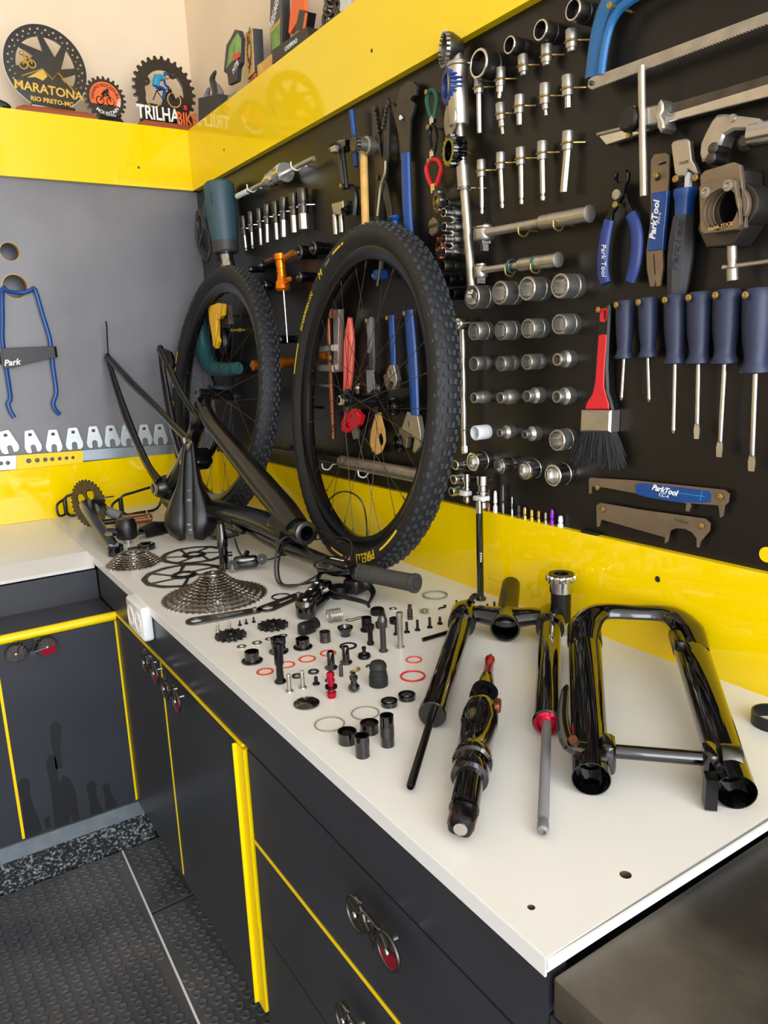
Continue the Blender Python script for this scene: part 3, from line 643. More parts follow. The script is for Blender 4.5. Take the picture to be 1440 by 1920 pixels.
for s in (-1, 1):
    obj('crown_clamp', MB().prof((s*0.071, -0.034, 0.027), (s*0.071, 0.026, 0.033), [(0.0165, 0.0), (0.0225, 0.0), (0.0235, 0.006), (0.0235, 0.046), (0.019, 0.058), (0.012, 0.061), (0, 0.061)], 20), 'black_gloss', fu)
    stn = obj('stanchion', MB().prof((s*0.071, 0.0, 0.030), (s*0.071, -0.325, 0.0185), [(0, 0), (0.0172, 0), (0.0172, 0.322), (0.0178, 0.3225), (0.0178, 0.327), (0.016, 0.329), (0.0135, 0.329), (0.013, 0.3265), (0, 0.3265)], 24), 'black_gloss', fu)
    if s > 0:
        obj('damper_cap', MB().prof((s*0.071, -0.3235, 0.0186), (s*0.071, -0.335, 0.0182), [(0.0155, 0.001), (0.0155, 0.006), (0.012, 0.0075), (0.010, 0.005), (0.006, 0.0065), (0, 0.0065)], 22), 'red_anod', stn, label='red anodised damper cap')
        obj('damper_rod', MB().prof((s*0.071, -0.325, 0.0185), (s*0.071, -0.532, 0.0095), [(0, 0), (0.0058, 0), (0.0058, 0.186), (0.0052, 0.187), (0.0052, 0.192), (0.0058, 0.193), (0.0058, 0.205), (0.003, 0.207), (0.0025, 0.204), (0, 0.204)], 14), 'mid_grey', stn)
    else:
        obj('seal_ring', MB().prof((s*0.071, -0.310, 0.0190), (s*0.071, -0.335, 0.0182), [(0.0172, 0.0), (0.0182, 0.001), (0.0182, 0.018), (0.017, 0.0195), (0, 0.0195)], 22), 'black_gloss', stn)
        obj('air_rod', MB().prof((s*0.071, -0.325, 0.0185), (s*0.071, -0.478, 0.009), [(0, 0), (0.0048, 0), (0.0048, 0.150), (0.0038, 0.152), (0.003, 0.152), (0.0026, 0.149), (0, 0.149)], 14), 'black_anod', stn)
obj('cable_guide', MB().tube([(-0.062, 0.012, 0.052), (-0.056, 0.022, 0.060), (-0.05, 0.030, 0.058)], [0.005, 0.004, 0.003], 8, sm=3), 'black_plastic', fu)
# ================================================================ fork lowers
fl = thing('fork_lower', 'glossy black suspension fork lowers with arch and axle facing up', 'fork', BF((-0.316, -2.047), 0, -46.5))
for s in (-1, 1):
    leg = obj('leg', MB().prof((s*0.071, -0.01, 0.0205), (s*0.071, 0.335, 0.056), [(0.0185, 0.04), (0.0195, 0.0), (0.0205, 0.0), (0.0205, 0.03), (0.0212, 0.12), (0.0228, 0.30), (0.0232, 0.338), (0.0225, 0.345), (0.019, 0.345), (0.018, 0.30), (0, 0.30)], 26), 'black_gloss', fl)
    obj('leg_socket', MB().prof((s*0.071, -0.01, 0.0205), (s*0.071, 0.335, 0.056), [(0.0190, 0.040), (0.008, 0.038), (0.007, 0.030), (0, 0.030)], 20), 'black_gloss', leg)
    obj('seal_lip', MB().prof((s*0.071, 0.285, 0.0513), (s*0.071, 0.335, 0.0565), [(0.0228, 0.0), (0.0244, 0.004), (0.0244, 0.050), (0.0232, 0.056), (0.0195, 0.058)], 24), 'black_anod', leg)
    obj('dropout', MB().rbox((s*0.052, 0.028, 0.030), (0.016, 0.034, 0.036), 0.007), 'black_gloss', leg)
    if s > 0: obj('dropout_foot', MB().box((s*0.047, -0.008, 0.0185), (0.012, 0.018, 0.034)), 'black_anod', leg)
obj('arch', MB().tube([(-0.073, 0.265, 0.058), (-0.070, 0.310, 0.070), (-0.056, 0.340, 0.078), (-0.036, 0.352, 0.080), (0.0, 0.352, 0.080), (0.036, 0.352, 0.080), (0.056, 0.340, 0.078), (0.070, 0.310, 0.070), (0.073, 0.265, 0.058)], [0.017, 0.0205, 0.0175, 0.0145, 0.0135, 0.0145, 0.0175, 0.0205, 0.017], 12, sm=5, flat=(0.75, 1.1, (0, 0.5, 1))), 'black_gloss', fl)
obj('thru_axle', MB().cyl((-0.058, 0.028, 0.034), (0.058, 0.028, 0.034), 0.0078, n=16), 'black_gloss', fl)
obj('axle_cap', MB().lathe([(0.0065, 0), (0.0165, 0), (0.0175, 0.004), (0.0175, 0.018), (0.0155, 0.021), (0.0065, 0.021)], 20, T((0.062, 0.028, 0.034)) @ RY(90), closed=True), 'dark_steel', fl)
obj('axle_lever', MB().tube([(-0.074, 0.022, 0.036), (-0.094, 0.020, 0.042), (-0.101, 0.040, 0.060), (-0.099, 0.066, 0.078), (-0.096, 0.078, 0.084)], [0.012, 0.011, 0.0085, 0.006, 0.003], 10, sm=4, flat=(0.7, 1, (0, 0, 1))), 'black_gloss', fl)
obj('lever_bolt', MB().cyl((-0.088, 0.016, 0.047), (-0.090, 0.012, 0.053), 0.0052, n=10), 'copper_dark', fl)
obj('hose_guide', MB().tube([(0.045, 0.318, 0.088), (0.050, 0.300, 0.096), (0.058, 0.285, 0.092)], [0.005, 0.006, 0.004], 8, sm=3), 'black_plastic', fl)
obj('brake_mount', MB().rbox((0.050, 0.262, 0.074), (0.014, 0.045, 0.016), 0.005), 'black_anod', fl)
# ================================================================ rear shock with red reservoir end
s0 = Vector((*(-0.5223, -1.9718), 0.018)); s1 = Vector((*(-0.3625, -1.8159), 0.03))
shk = thing('rear_shock', 'black air shock absorber with a small red adjuster lying between the stanchions', 'shock absorber', BF((s0.x, s0.y)))
o_ = Vector((s0.x, s0.y, 0)); a0 = s0-o_; a1 = s1-o_; L = (a1-a0).length; dr = (a1-a0).normalized()
obj('shaft', MB().prof(a0, a1, [(0, 0.012), (0.0155, 0.014), (0.0155, 0.075), (0, 0.075)], 20), 'black_gloss', shk)
obj('air_can', MB().prof(a0, a1, [(0.0155, 0.066), (0.0205, 0.067), (0.0212, 0.078), (0.0195, 0.082), (0.0195, 0.092), (0.0225, 0.095), (0.0225, 0.104), (0.0205, 0.108), (0.0205, 0.165), (0.0225, 0.172), (0.0228, 0.19), (0.021, 0.205), (0.019, 0.218), (0.012, 0.228), (0, 0.23)], 24), 'black_gloss', shk)
ey_ = obj('lower_eyelet', MB().rbox((0, 0, 0), (0.026, 0.030, 0.024), 0.008), 'black_anod', shk, T(a0) @ dr.to_track_quat('Y', 'Z').to_matrix().to_4x4() @ RY(15))
obj('bushing', MB().lathe([(0.005, -0.0135), (0.0085, -0.0135), (0.0085, 0.0135), (0.005, 0.0135)], 16, RY(90), closed=True), 'copper_dark', ey_)
obj('end_bolt', MB().cyl((0, -0.013, 0), (0, -0.0165, 0), 0.007, n=12), 'chrome', ey_)
tr = (a1-a0).normalized()
pA = a0+tr*0.225
obj('upper_eyelet', MB().lathe([(0.0075, -0.010), (0.0165, -0.010), (0.0175, -0.006), (0.0175, 0.006), (0.0165, 0.010), (0.0075, 0.010)], 18, T(pA+tr*0.014+Vector((0, 0, 0.004))) @ RX(25), closed=True), 'black_anod', shk)
e0 = pA+tr*0.028; e1 = Vector((*(-0.2373, -1.6865), 0.014))-o_
ed = (e1-e0).normalized(); EL = (e1-e0).length
obj('neck', MB().prof(e0, e1, [(0, -0.006), (0.012, -0.006), (0.0125, 0.02), (0.010, EL*0.38), (0.0, EL*0.38)], 16), 'black_gloss', shk)
obj('red_adjuster', MB().prof(e0, e1, [(0, EL*0.36), (0.0088, EL*0.36), (0.0092, EL*0.42), (0.007, EL*0.45), (0.0066, EL*0.9), (0.0076, EL*0.92), (0.0076, EL*0.97), (0.004, EL), (0, EL)], 16), 'red_anod', shk)
obj('tip', MB().prof(e0, e1, [(0, EL*0.98), (0.0022, EL*0.98), (0.0020, EL*1.13), (0, EL*1.13)], 8), 'dark_steel', shk)
obj('valve_knob', MB().rbox((0, 0, 0), (0.009, 0.020, 0.012), 0.003), 'copper_dark', shk, T(a0+tr*0.205+Vector((0.016, -0.012, 0.008))) @ RZ(-46))

# ================================================================ tool wall
TBI = T((0, 1.4, -0.87))
def peg(p, L=0.03, m='brass', r=0.0022):
    obj('hook', MB().prof((0, 0, 0), (0, 0, 1), [(0, 0), (r, 0), (r, L-0.002), (r*2.1, L-0.0015), (r*2.1, L), (r*0.9, L+0.001), (0, L-0.0005)], 8), m, tool_board, TBI @ WF(p[0], p[1]))
def clip(p, n, r, m='brass'):
    """ring clip screwed into the board round a vertical tool"""
    c = MB().torus((0, 0, 0), r+0.0012, 0.0013, 18, 6, T((0, 0, n)) @ RX(90))
    c.cyl((r+0.001, 0, n*0.9), (r+0.010, 0, 0.0), 0.0015, n=6)
    obj('hook', c, m, tool_board, TBI @ WF(p[0], p[1]))
def j_hook(p, n, m='white_plastic', s=1.0):
    obj('hook', MB().tube([(0, 0.004*s, 0), (0, 0.004*s, n), (0, -0.006*s, n+0.012*s), (0, -0.002*s, n+0.026*s), (0, 0.010*s, n+0.028*s)], 0.0018*s, 7, sm=4), m, tool_board, TBI @ WF(p[0], p[1]))
# ---- plain sockets, axis straight out of the board
def socket(p, L, r, label, group, m='steel', nose=None, pts12=True, lip=None):
    t = thing('socket', label, 'socket', WF(p[0], p[1], 0.0), group)
    b = nose or r
    if nose:
        pr = [(0, 0), (r*0.97, 0), (r, 0.002), (r, L*0.48), (b*1.05, L*0.62), (b, L*0.66), (b, L-0.0012), (b*0.93, L), (b*0.74, L), (b*0.72, L-0.006)]
    else:
        pr = [(0, 0), (r*0.96, 0), (r, 0.002), (r, L*0.33), (r*0.965, L*0.35), (r*0.965, L*0.40), (r, L*0.42), (r, L-0.0015), (r*0.94, L), (r*0.80, L), (r*0.78, L-0.010)]
    obj('barrel', MB().lathe(pr, 24), m, t)
    q = b*0.80; N = 12 if pts12 else 6
    star = []
    for i in range(N*2):
        a = PI*i/N; rr = q*(1.0 if i % 2 else (0.86 if pts12 else 0.92))
        star.append((rr*math.cos(a), rr*math.sin(a)))
    D = min(0.014, L*0.5)
    obj('recess', MB().loft([[(x*0.98, y*0.98, L-0.0006) for x, y in star], [(x, y, L-D) for x, y in star], [(x*0.3, y*0.3, L-D-0.001) for x, y in star]][::-1], caps=False).lathe([(0, L-D-0.001), (q*0.32, L-D-0.001)], 8), m, t)
    if lip: obj('lip', MB().lathe([(b*0.80, L-0.0005), (b*0.99, L-0.0005), (b*0.95, L+0.0006), (b*0.82, L+0.0006)], 24, closed=True), lip, t)
    return t
rows = [
    ([(1.4200, 1.2676), (1.4930, 1.2691), (1.5585, 1.2706), (1.6308, 1.2686)], [0.0205, 0.0198, 0.0192, 0.0188], None, 'widest row under the small ratchet'),
    ([(1.4175, 1.2086), (1.4885, 1.2067), (1.5549, 1.2075), (1.6247, 1.2112)], [0.0165, 0.0165, 0.0162, 0.0160], None, 'second row under the small ratchet'),
    ([(1.4139, 1.1511), (1.4858, 1.1507), (1.5504, 1.1531), (1.6193, 1.1568)], [0.0130, 0.0132, 0.0132, 0.0140], None, 'third row under the small ratchet'),
    ([(1.4126, 1.0894), (1.4839, 1.0917), (1.5506, 1.0966), (1.6190, 1.0978)], [0.0122, 0.0135, 0.0138, 0.0142], 0.0100, 'fourth row under the small ratchet'),
    ([(1.4120, 1.0244), (1.4797, 1.0292), (1.5434, 1.0310), (1.6183, 1.0272)], [0.0138, 0.0125, 0.0128, 0.0178], 0.0072, 'fifth row under the small ratchet'),
    ([(1.4110, 0.9707), (1.4850, 0.9706), (1.5485, 0.9703), (1.6158, 0.9693)], [0.0175, 0.0140, 0.0170, 0.0185], None, 'lowest row above the loose bits'),
]
for ri, (ps, rs, nose, rl) in enumerate(rows):
    for ci, p in enumerate(ps):
        m = 'steel'; ns = nose; extra = ''
        if ri == 4:
            if ci == 0: m, ns, extra = 'white_plastic', None, 'white plastic '
            if ci == 3: ns = None
        if ri == 0 and ci == 0: m = 'satin'
        if ri == 2 and ci == 3: ns = 0.0102; m = 'satin'
        if ri == 5: m = 'chrome'
        L = [0.042, 0.036, 0.034, 0.034, 0.032, 0.038][ri]
        lab = ('white plastic socket among the steel ones in the fifth socket row' if extra else '%s steel socket from the long bars in the %s' % (ORD[ci], rl))
        socket(p, L, rs[ci], lab, 'sockets pegged in rows on the tool board', m, ns, pts12=ri != 5)
for p, r, lab in (((1.4491, 1.6344), 0.0225, 'largest black chrome socket beside the slide hammer handle'), ((1.5133, 1.6430), 0.0130, 'small black chrome socket above the hanging bit sockets'),
                  ((1.5809, 1.6417), 0.0145, 'black chrome socket second from the blue hacksaw'), ((1.6455, 1.6464), 0.0145, 'black chrome socket next to the blue hacksaw')):
    socket(p, 0.045 if r > 0.02 else 0.036, r, lab, 'black chrome sockets along the shelf', 'dark_steel', pts12=False, lip='chrome')
# ---- hanging bit sockets
def bit_socket(top, mid, bot, rb, rbit, label, group, tip='hex', m='steel', n=0.018, m2='satin', clipm='brass'):
    u0, v0 = top
    t = thing('bit_socket', label, 'bit socket', WF(u0, v0, n), group)
    md = (mid[0]-u0, mid[1]-v0); bt = (bot[0]-u0, bot[1]-v0)
    L1 = math.hypot(*md); L2 = math.hypot(bt[0]-md[0], bt[1]-md[1])
    obj('barrel', MB().prof((0, 0, 0), (md[0], md[1], 0), [(0, 0.0005), (rb*0.72, 0.0005), (rb*0.75, 0), (rb*0.95, 0), (rb, 0.001), (rb, L1*0.56), (rb*0.94, L1*0.58), (rb*0.94, L1*0.64), (rb, L1*0.66), (rb*0.92, L1*0.98), (rb*0.7, L1), (0, L1)], 18), m, t)
    if L2 > 0.004:
        d = Vector((bt[0]-md[0], bt[1]-md[1], 0))
        if tip == 'ball':
            pr = [(rbit, -0.002), (rbit, L2*0.80), (rbit*0.6, L2*0.86), (rbit*0.95, L2*0.93), (rbit*0.7, L2), (0, L2)]
        elif tip == 'step':
            pr = [(rbit*1.35, -0.002), (rbit*1.35, L2*0.45), (rbit*0.8, L2*0.5), (rbit*0.75, L2), (0, L2)]
        else:
            pr = [(rbit, -0.002), (rbit, L2-0.001), (rbit*0.85, L2), (0, L2)]
        obj('bit', MB().prof((md[0], md[1], 0), (bt[0], bt[1], 0), pr, 6 if tip != 'round' else 12), m2, t)
    k = 0.66
    clip((u0+md[0]*k, v0+md[1]*k), n, rb*0.97, clipm)
bl = [
 ((1.4184, 1.6248), (1.4180, 1.6010), (1.4183, 1.5389), .0088, .0044, 'hex', 'long bit socket hanging beside the slide hammer handle'),
 ((1.4732, 1.6249), (1.4717, 1.5967), (1.4689, 1.5806), .0083, .0046, 'step', 'short splined bit socket under the smallest black chrome socket'),
 ((1.5243, 1.6273), (1.5267, 1.6021), (1.5267, 1.5975), .0085, .0055, 'round', 'stubby bit socket below the black chrome sockets, farthest from the hacksaw'),
 ((1.5764, 1.6259), (1.5767, 1.6008), (1.5767, 1.5964), .0088, .0065, 'round', 'stubby bit socket in the middle of its three short neighbours'),
 ((1.6259, 1.6299), (1.6275, 1.6047), (1.6276, 1.5997), .0090, .0068, 'round', 'stubby bit socket right beside the blue hacksaw frame'),
 ((1.4715, 1.5719), (1.4739, 1.5454), (1.4776, 1.5233), .0082, .0036, 'step', 'needle tipped bit socket in the middle bit row, nearest the slide hammer'),
 ((1.5182, 1.5720), (1.5170, 1.5449), (1.5170, 1.5276), .0086, .0048, 'hex', 'hex bit socket second from the slide hammer in the middle bit row'),
 ((1.5736, 1.5727), (1.5739, 1.5433), (1.5763, 1.5268), .0088, .0036, 'step', 'narrow tipped bit socket third from the slide hammer in the middle bit row'),
 ((1.6197, 1.5706), (1.6212, 1.5418), (1.6215, 1.5257), .0090, .0048, 'hex', 'hex bit socket nearest the hacksaw in the middle bit row'),
 ((1.4218, 1.4956), (1.4227, 1.4679), (1.4231, 1.4078), .0080, .0036, 'ball', 'first long bit socket from the slide hammer in the row over the ratchet'),
 ((1.4722, 1.4966), (1.4719, 1.4701), (1.4754, 1.4088), .0082, .0038, 'ball', 'second long bit socket from the slide hammer in the row over the ratchet'),
 ((1.5194, 1.4935), (1.5207, 1.4667), (1.5219, 1.4070), .0082, .0040, 'ball', 'third long bit socket from the slide hammer in the row over the ratchet'),
 ((1.5686, 1.4919), (1.5688, 1.4646), (1.5705, 1.4044), .0084, .0044, 'ball', 'fourth long bit socket from the slide hammer in the row over the ratchet'),
 ((1.6221, 1.4938), (1.6215, 1.4671), (1.6148, 1.4084), .0088, .0058, 'hex', 'thickest long hex bit socket, farthest from the slide hammer'),
]
for a, b, c, rb, rbit, tip, lab in bl:
    bit_socket(a, b, c, rb, rbit, lab, 'bit sockets hanging on the tool board', tip)
b8 = [((0.4010, 1.5638), (0.4023, 1.5123), (0.4055, 1.4703), .0075, .0042), ((0.4537, 1.5667), (0.4512, 1.5141), (0.4504, 1.4705), .0088, .0042), ((0.5106, 1.5657), (0.5087, 1.5156), (0.5079, 1.4716), .0080, .0048), ((0.5622, 1.5679), (0.5541, 1.5198), (0.5496, 1.4732), .0092, .0055),
      ((0.6113, 1.5674), (0.6092, 1.5143), (0.6089, 1.4721), .0080, .0058), ((0.6618, 1.5689), (0.6536, 1.5153), (0.6503, 1.4731), .0100, .0080), ((0.7157, 1.5682), (0.7113, 1.5166), (0.7113, 1.4750), .0105, .0085), ((0.7648, 1.5703), (0.7625, 1.5110), (0.7634, 1.4752), .0130, .0125)]
for i, (a, b, c, rb, rbit) in enumerate(b8):
    bit_socket(a, b, c, rb, rbit, '%s dark hex driver socket from the heat gun, under the slide puller' % ORD[i], 'row of dark hex driver sockets', 'ball' if i < 2 else 'hex', 'dark_steel', 0.02, 'steel', 'chrome')
# ---- small bits standing on the splashback edge
edge = [((1.4195, 0.9150), (1.4189, 0.8755), .0035, 'copper_dark', 'brown'), ((1.4377, 0.9154), (1.4387, 0.8755), .0040, 'white_plastic', 'white'), ((1.4599, 0.9295), (1.4595, 0.8758), .0030, 'dark_steel', 'tall dark steel'), ((1.4800, 0.9102), (1.4842, 0.8768), .0016, 'chrome', 'needle thin'),
        ((1.5039, 0.8968), (1.5025, 0.8768), .0035, 'dark_grey', 'black'), ((1.5177, 0.8960), (1.5177, 0.8763), .0038, 'brass', 'broad brass'), ((1.5353, 0.8939), (1.5354, 0.8764), .0032, 'gold', 'golden'), ((1.5525, 0.8947), (1.5526, 0.8764), .0028, 'brass', 'slim brass'),
        ((1.5693, 0.8945), (1.5695, 0.8774), .0026, 'steel', 'small steel'), ((1.5832, 0.9024), (1.5848, 0.8753), .0034, 'purple', 'purple'), ((1.6032, 0.8944), (1.6047, 0.8760), .0046, 'white_plastic', 'stubby white')]
for tp, bt, r, m, w in edge:
    zt = 0.86+0.028*(-0.012+bt[0])/2.988
    h = max(0.012, tp[1]-zt)
    t = thing('drill_bit', '%s bit standing on the splashback edge' % w, 'tool bit', WF(bt[0], zt, 0.006), 'loose bits standing along the splashback edge')
    obj('shank', MB().lathe([(0, 0), (r*1.1, 0), (r*1.1, h*0.3), (r*0.6, h*0.36), (r*0.6, h*0.42), (r*0.95, h*0.46)], 6, RX(-90)), m, t)
    obj('tip', MB().lathe([(r*0.95, h*0.46), (r*0.75, h*0.92), (r*0.45, h), (0, h)], 8, RX(-90)), m, t)
# ---- slide hammer: dished head, fat sleeve, long bar
def PT(q, n): return (q[0], q[1], n)
def wthing(name, label, cat, q, group=None): return thing(name, label, cat, WF(q[0], q[1]), group)
def R3(q, o, n): return (q[0]-o[0], q[1]-o[1], n)
o = (1.3869, 1.4844)
t = wthing('slide_hammer', 'long steel slide hammer with fat sleeve hanging on the tool board', 'slide hammer', o)
H0, H1 = R3((1.3755, 1.6596), o, 0.03), R3((1.3785, 1.5591), o, 0.03)
obj('sleeve', MB().prof(H0, H1, [(0, 0), (0.019, 0), (0.020, 0.002), (0.020, 0.006), (0.018, 0.008), (0.018, (Vector(H1)-Vector(H0)).length-0.002), (0.017, (Vector(H1)-Vector(H0)).length), (0, (Vector(H1)-Vector(H0)).length)], 24), 'satin', t)
obj('bar', MB().cyl(R3((1.3787, 1.5642), o, 0.03), R3((1.4087, 1.2768), o, 0.03), 0.0078, 0.0085, n=16), 'satin', t)
obj('collar', MB().cyl(R3((1.3856, 1.4917), o, 0.03), R3((1.3892, 1.4568), o, 0.03), 0.0112, n=18), 'steel', t)
obj('neck', MB().cyl(R3((1.3733, 1.6852), o, 0.03), H0, 0.0085, 0.012, n=14), 'steel', t)
hc = R3((1.3659, 1.6834), o, 0.03)
obj('serrated_cup', MB().lathe([(0.010, -0.016), (0.016, -0.014), (0.026, 0.004), (0.0275, 0.014), (0.0255, 0.015), (0.022, 0.006), (0.010, -0.004), (0, -0.005)], 30, T(hc) @ RY(-22)), 'dark_steel', t)
tp = MB()
for i in range(22):
    tp.box((0.0262, 0, 0.016), (0.003, 0.004, 0.006), T(hc) @ RY(-22) @ RZ(i*360/22))
obj('cup_teeth', tp, 'steel', t, kind='stuff')
obj('square_end', MB().box(R3((1.4101, 1.2721), o, 0.03), (0.011, 0.012, 0.011)), 'chrome', t)
for q in ((1.3768, 1.6559), (1.3905, 1.4530)): clip(q, 0.03, 0.0125, 'chrome')
# ---- second bar (breaker bar) lower
o = (1.3728, 1.1134)
t = wthing('breaker_bar', 'slim chrome breaker bar hanging below the slide hammer', 'breaker bar', o)
obj('bar', MB().cyl(R3((1.3724, 1.2188), o, 0.025), R3((1.3729, 0.9903), o, 0.025), 0.0060, 0.0056, n=14), 'satin', t)
obj('knuckle', MB().lathe([(0, -0.012), (0.0115, -0.012), (0.012, 0.008), (0.010, 0.012), (0.006, 0.013), (0.006, 0.016), (0, 0.016)], 18, T(R3((1.3725, 1.2236), o, 0.025))), 'chrome', t)
obj('drive_end', MB().cyl(R3((1.3731, 0.9965), o, 0.025), R3((1.3743, 0.9822), o, 0.025), 0.0078, n=8), 'chrome', t)
clip((1.3739, 1.0272), 0.025, 0.006, 'chrome')
# ---- chrome extensions and adapter near the corner of the wheel
for i, (a, b, r, lab) in enumerate((((1.3753, 0.9423), (1.3772, 0.8816), 0.0085, 'chrome extension stub hanging next to the tyre edge'), ((1.4219, 0.9439), (1.4237, 0.8757), 0.0110, 'chrome extension with knurled collar hanging behind the black axle'))):
    t = thing('socket_extension', lab, 'extension', WF(a[0], a[1], 0.022), 'socket extensions')
    L = a[1]-b[1]
    obj('body', MB().lathe([(0, 0), (r, 0), (r, L*0.25), (r*0.8, L*0.28), (r*0.8, L*0.42), (r*1.02, L*0.44), (r*1.02, L*0.5), (r*0.55, L*0.52), (r*0.55, L*0.72), (r*0.95, L*0.74), (r*0.95, L*0.88), (r*0.5, L*0.92), (0, L)], 18, RX(90)), 'chrome', t)
    obj('clip', MB().rbox((0, -L*0.62, 0.004), (r*2.2, 0.009, r*2.0), 0.002), 'white_plastic', t)
    peg((a[0], a[1]-L*0.15), 0.022)
for q, r, lab in (((1.3539, 0.9583), 0.0125, 'chrome socket just under the breaker bar tip'), ((1.3480, 0.9293), 0.0125, 'chrome socket second under the breaker bar tip'), ((1.3405, 0.9038), 0.0115, 'chrome socket lowest under the breaker bar tip')):
    socket(q, 0.034, r, lab, 'chrome sockets half hidden by the tyre', 'chrome', nose=r*0.8)
# ---- torx sockets pointing out, left of the slide hammer
for i, (q, r, m, ns) in enumerate((((1.3494, 1.4372), 0.010, 'dark_steel', .007), ((1.3389, 1.4224), 0.0125, 'chrome', .0085), ((1.3396, 1.3976), 0.0125, 'chrome', .0085), ((1.3372, 1.3766), 0.0125, 'chrome', .0085), ((1.3360, 1.3545), 0.011, 'chrome', .0078))):
    t = socket(q, 0.038, r, '%s chrome bit socket down beside the slide hammer bar' % ORD[i], 'chrome bit sockets beside the slide hammer bar', m, ns)
    obj('bit', MB().lathe([(0.003, 0.03), (0.003, 0.052), (0.002, 0.053), (0, 0.053)], 6), 'copper_dark' if i % 2 else 'dark_steel', t)
for i, (q, r, m) in enumerate((((1.3277, 1.3300), 0.0115, 'dark_steel'), ((1.3429, 1.3039), 0.0115, 'black_anod'), ((1.3548, 1.2782), 0.011, 'black_anod'))):
    socket(q, 0.036, r, ('dark ribbed socket under the chrome bit sockets', 'black socket second under the chrome bit sockets', 'black socket lowest under the chrome bit sockets')[i], 'black sockets behind the tyre shoulder', m, pts12=True)
# ---- rings and discs
def ring_tool(name, q, n, R, r_in, th, label, m, teeth=0, tilt=0, group='lockring tools on the tool board'):
    t = thing(name, label, 'lockring tool', WF(q[0], q[1], n), group)
    ol = gear(0, 0, R, teeth, R*0.13, 0.5) if teeth else circ(0, 0, R, 28)
    obj('ring', shape(ol, [circ(0, 0, r_in, 24)] if r_in else [], th, 0.0006, -th/2), m, t, RY(tilt))
    peg(q, n+0.004)
    return t
t = ring_tool('lockring_socket', (1.3657, 1.6244), 0.035, 0.028, 0.020, 0.022, 'blue serrated lockring socket behind the slide hammer sleeve', 'blue_dip', 24, -20)
obj('core', MB().lathe([(0, -0.004), (0.020, -0.004), (0.020, 0.002), (0.012, 0.004), (0, 0.004)], 20), 'blue_saw', t, RY(-20))
t = ring_tool('steel_disc', (1.3605, 1.5738), 0.035, 0.030, 0.004, 0.004, 'thin steel disc hanging behind the slide hammer sleeve', 'steel', 0, -20)
obj('boss', MB().lathe([(0.005, -0.012), (0.012, -0.012), (0.012, -0.002), (0.005, -0.002)], 18, closed=True), 'blue', t, RY(-20))
t = ring_tool('lockring_socket', (1.3711, 1.5190), 0.035, 0.0265, 0.017, 0.026, 'black toothed lockring socket beside the slide hammer bar', 'black_gloss', 16, -15)
t = ring_tool('lockring_socket', (1.3162, 1.4447), 0.03, 0.0200, 0.0125, 0.012, 'steel notched lockring socket below the red spoke wrench', 'dark_steel', 12, -18)
obj('inner_ring', MB().lathe([(0.0115, -0.006), (0.0135, -0.006), (0.0135, 0.007), (0.0115, 0.007)], 24, closed=True), 'brass', t, RY(-18))
t = ring_tool('lockring_socket', (1.3194, 1.3612), 0.03, 0.0180, 0.0125, 0.012, 'bronze lockring socket beside the chrome bit sockets', 'copper_dark', 10, -18)
q = (1.3080, 1.4032); t = thing('wing_key', 'bronze wing shaped key hanging between the lockring sockets', 'key', WF(q[0], q[1], 0.036))
obj('wing', MB().prism([(-0.016, 0.004), (-0.012, 0.012), (0.0, 0.016), (0.008, 0.010), (0.012, 0.0), (0.006, -0.012), (-0.006, -0.016), (-0.015, -0.010), (-0.011, 0.0)], -0.003, 0.003, bev=0.001), 'tool_plate', t)
obj('blade', MB().box((0.002, 0.001, 0.005), (0.026, 0.004, 0.004)), 'dark_steel', t); peg(q, 0.034)
# ---- spoke wrenches
for P4, m, lab in (([(1.2782, 1.6424), (1.2927, 1.6402), (1.3018, 1.6253), (1.2963, 1.6081), (1.2909, 1.5950), (1.2844, 1.5967), (1.2752, 1.6135), (1.2711, 1.6318)], 'green', 'green dipped spoke wrench'),
               ([(1.2805, 1.5822), (1.2903, 1.5798), (1.2962, 1.5657), (1.2940, 1.5517), (1.2886, 1.5382), (1.2820, 1.5397), (1.2777, 1.5554), (1.2750, 1.5707)], 'black_plastic', 'black dipped spoke wrench'),
               ([(1.2797, 1.5244), (1.2977, 1.5216), (1.3102, 1.5080), (1.3031, 1.4910), (1.2927, 1.4781), (1.2795, 1.4806), (1.2685, 1.4977), (1.2642, 1.5155)], 'red', 'red dipped spoke wrench')):
    o = P4[0]
    t = wthing('spoke_wrench', lab+' hanging left of the lockring tools', 'spoke wrench', o, 'spoke wrenches on the tool board')
    obj('loop', MB().tube([R3(q, o, 0.018) for q in (P4[5], P4[6], P4[7], P4[0], P4[1], P4[2], P4[3], P4[4])], 0.0042, 8, sm=4), m, t)
    a, b = R3(P4[4], o, 0.018), R3(P4[5], o, 0.018)
    obj('jaw', MB().box(((a[0]+b[0])/2, (a[1]+b[1])/2-0.003, 0.018), (0.012, 0.012, 0.007)).box(((a[0]+b[0])/2-0.004, (a[1]+b[1])/2-0.010, 0.018), (0.004, 0.006, 0.006)), 'chrome', t)
    peg((o[0], o[1]-0.001), 0.026)
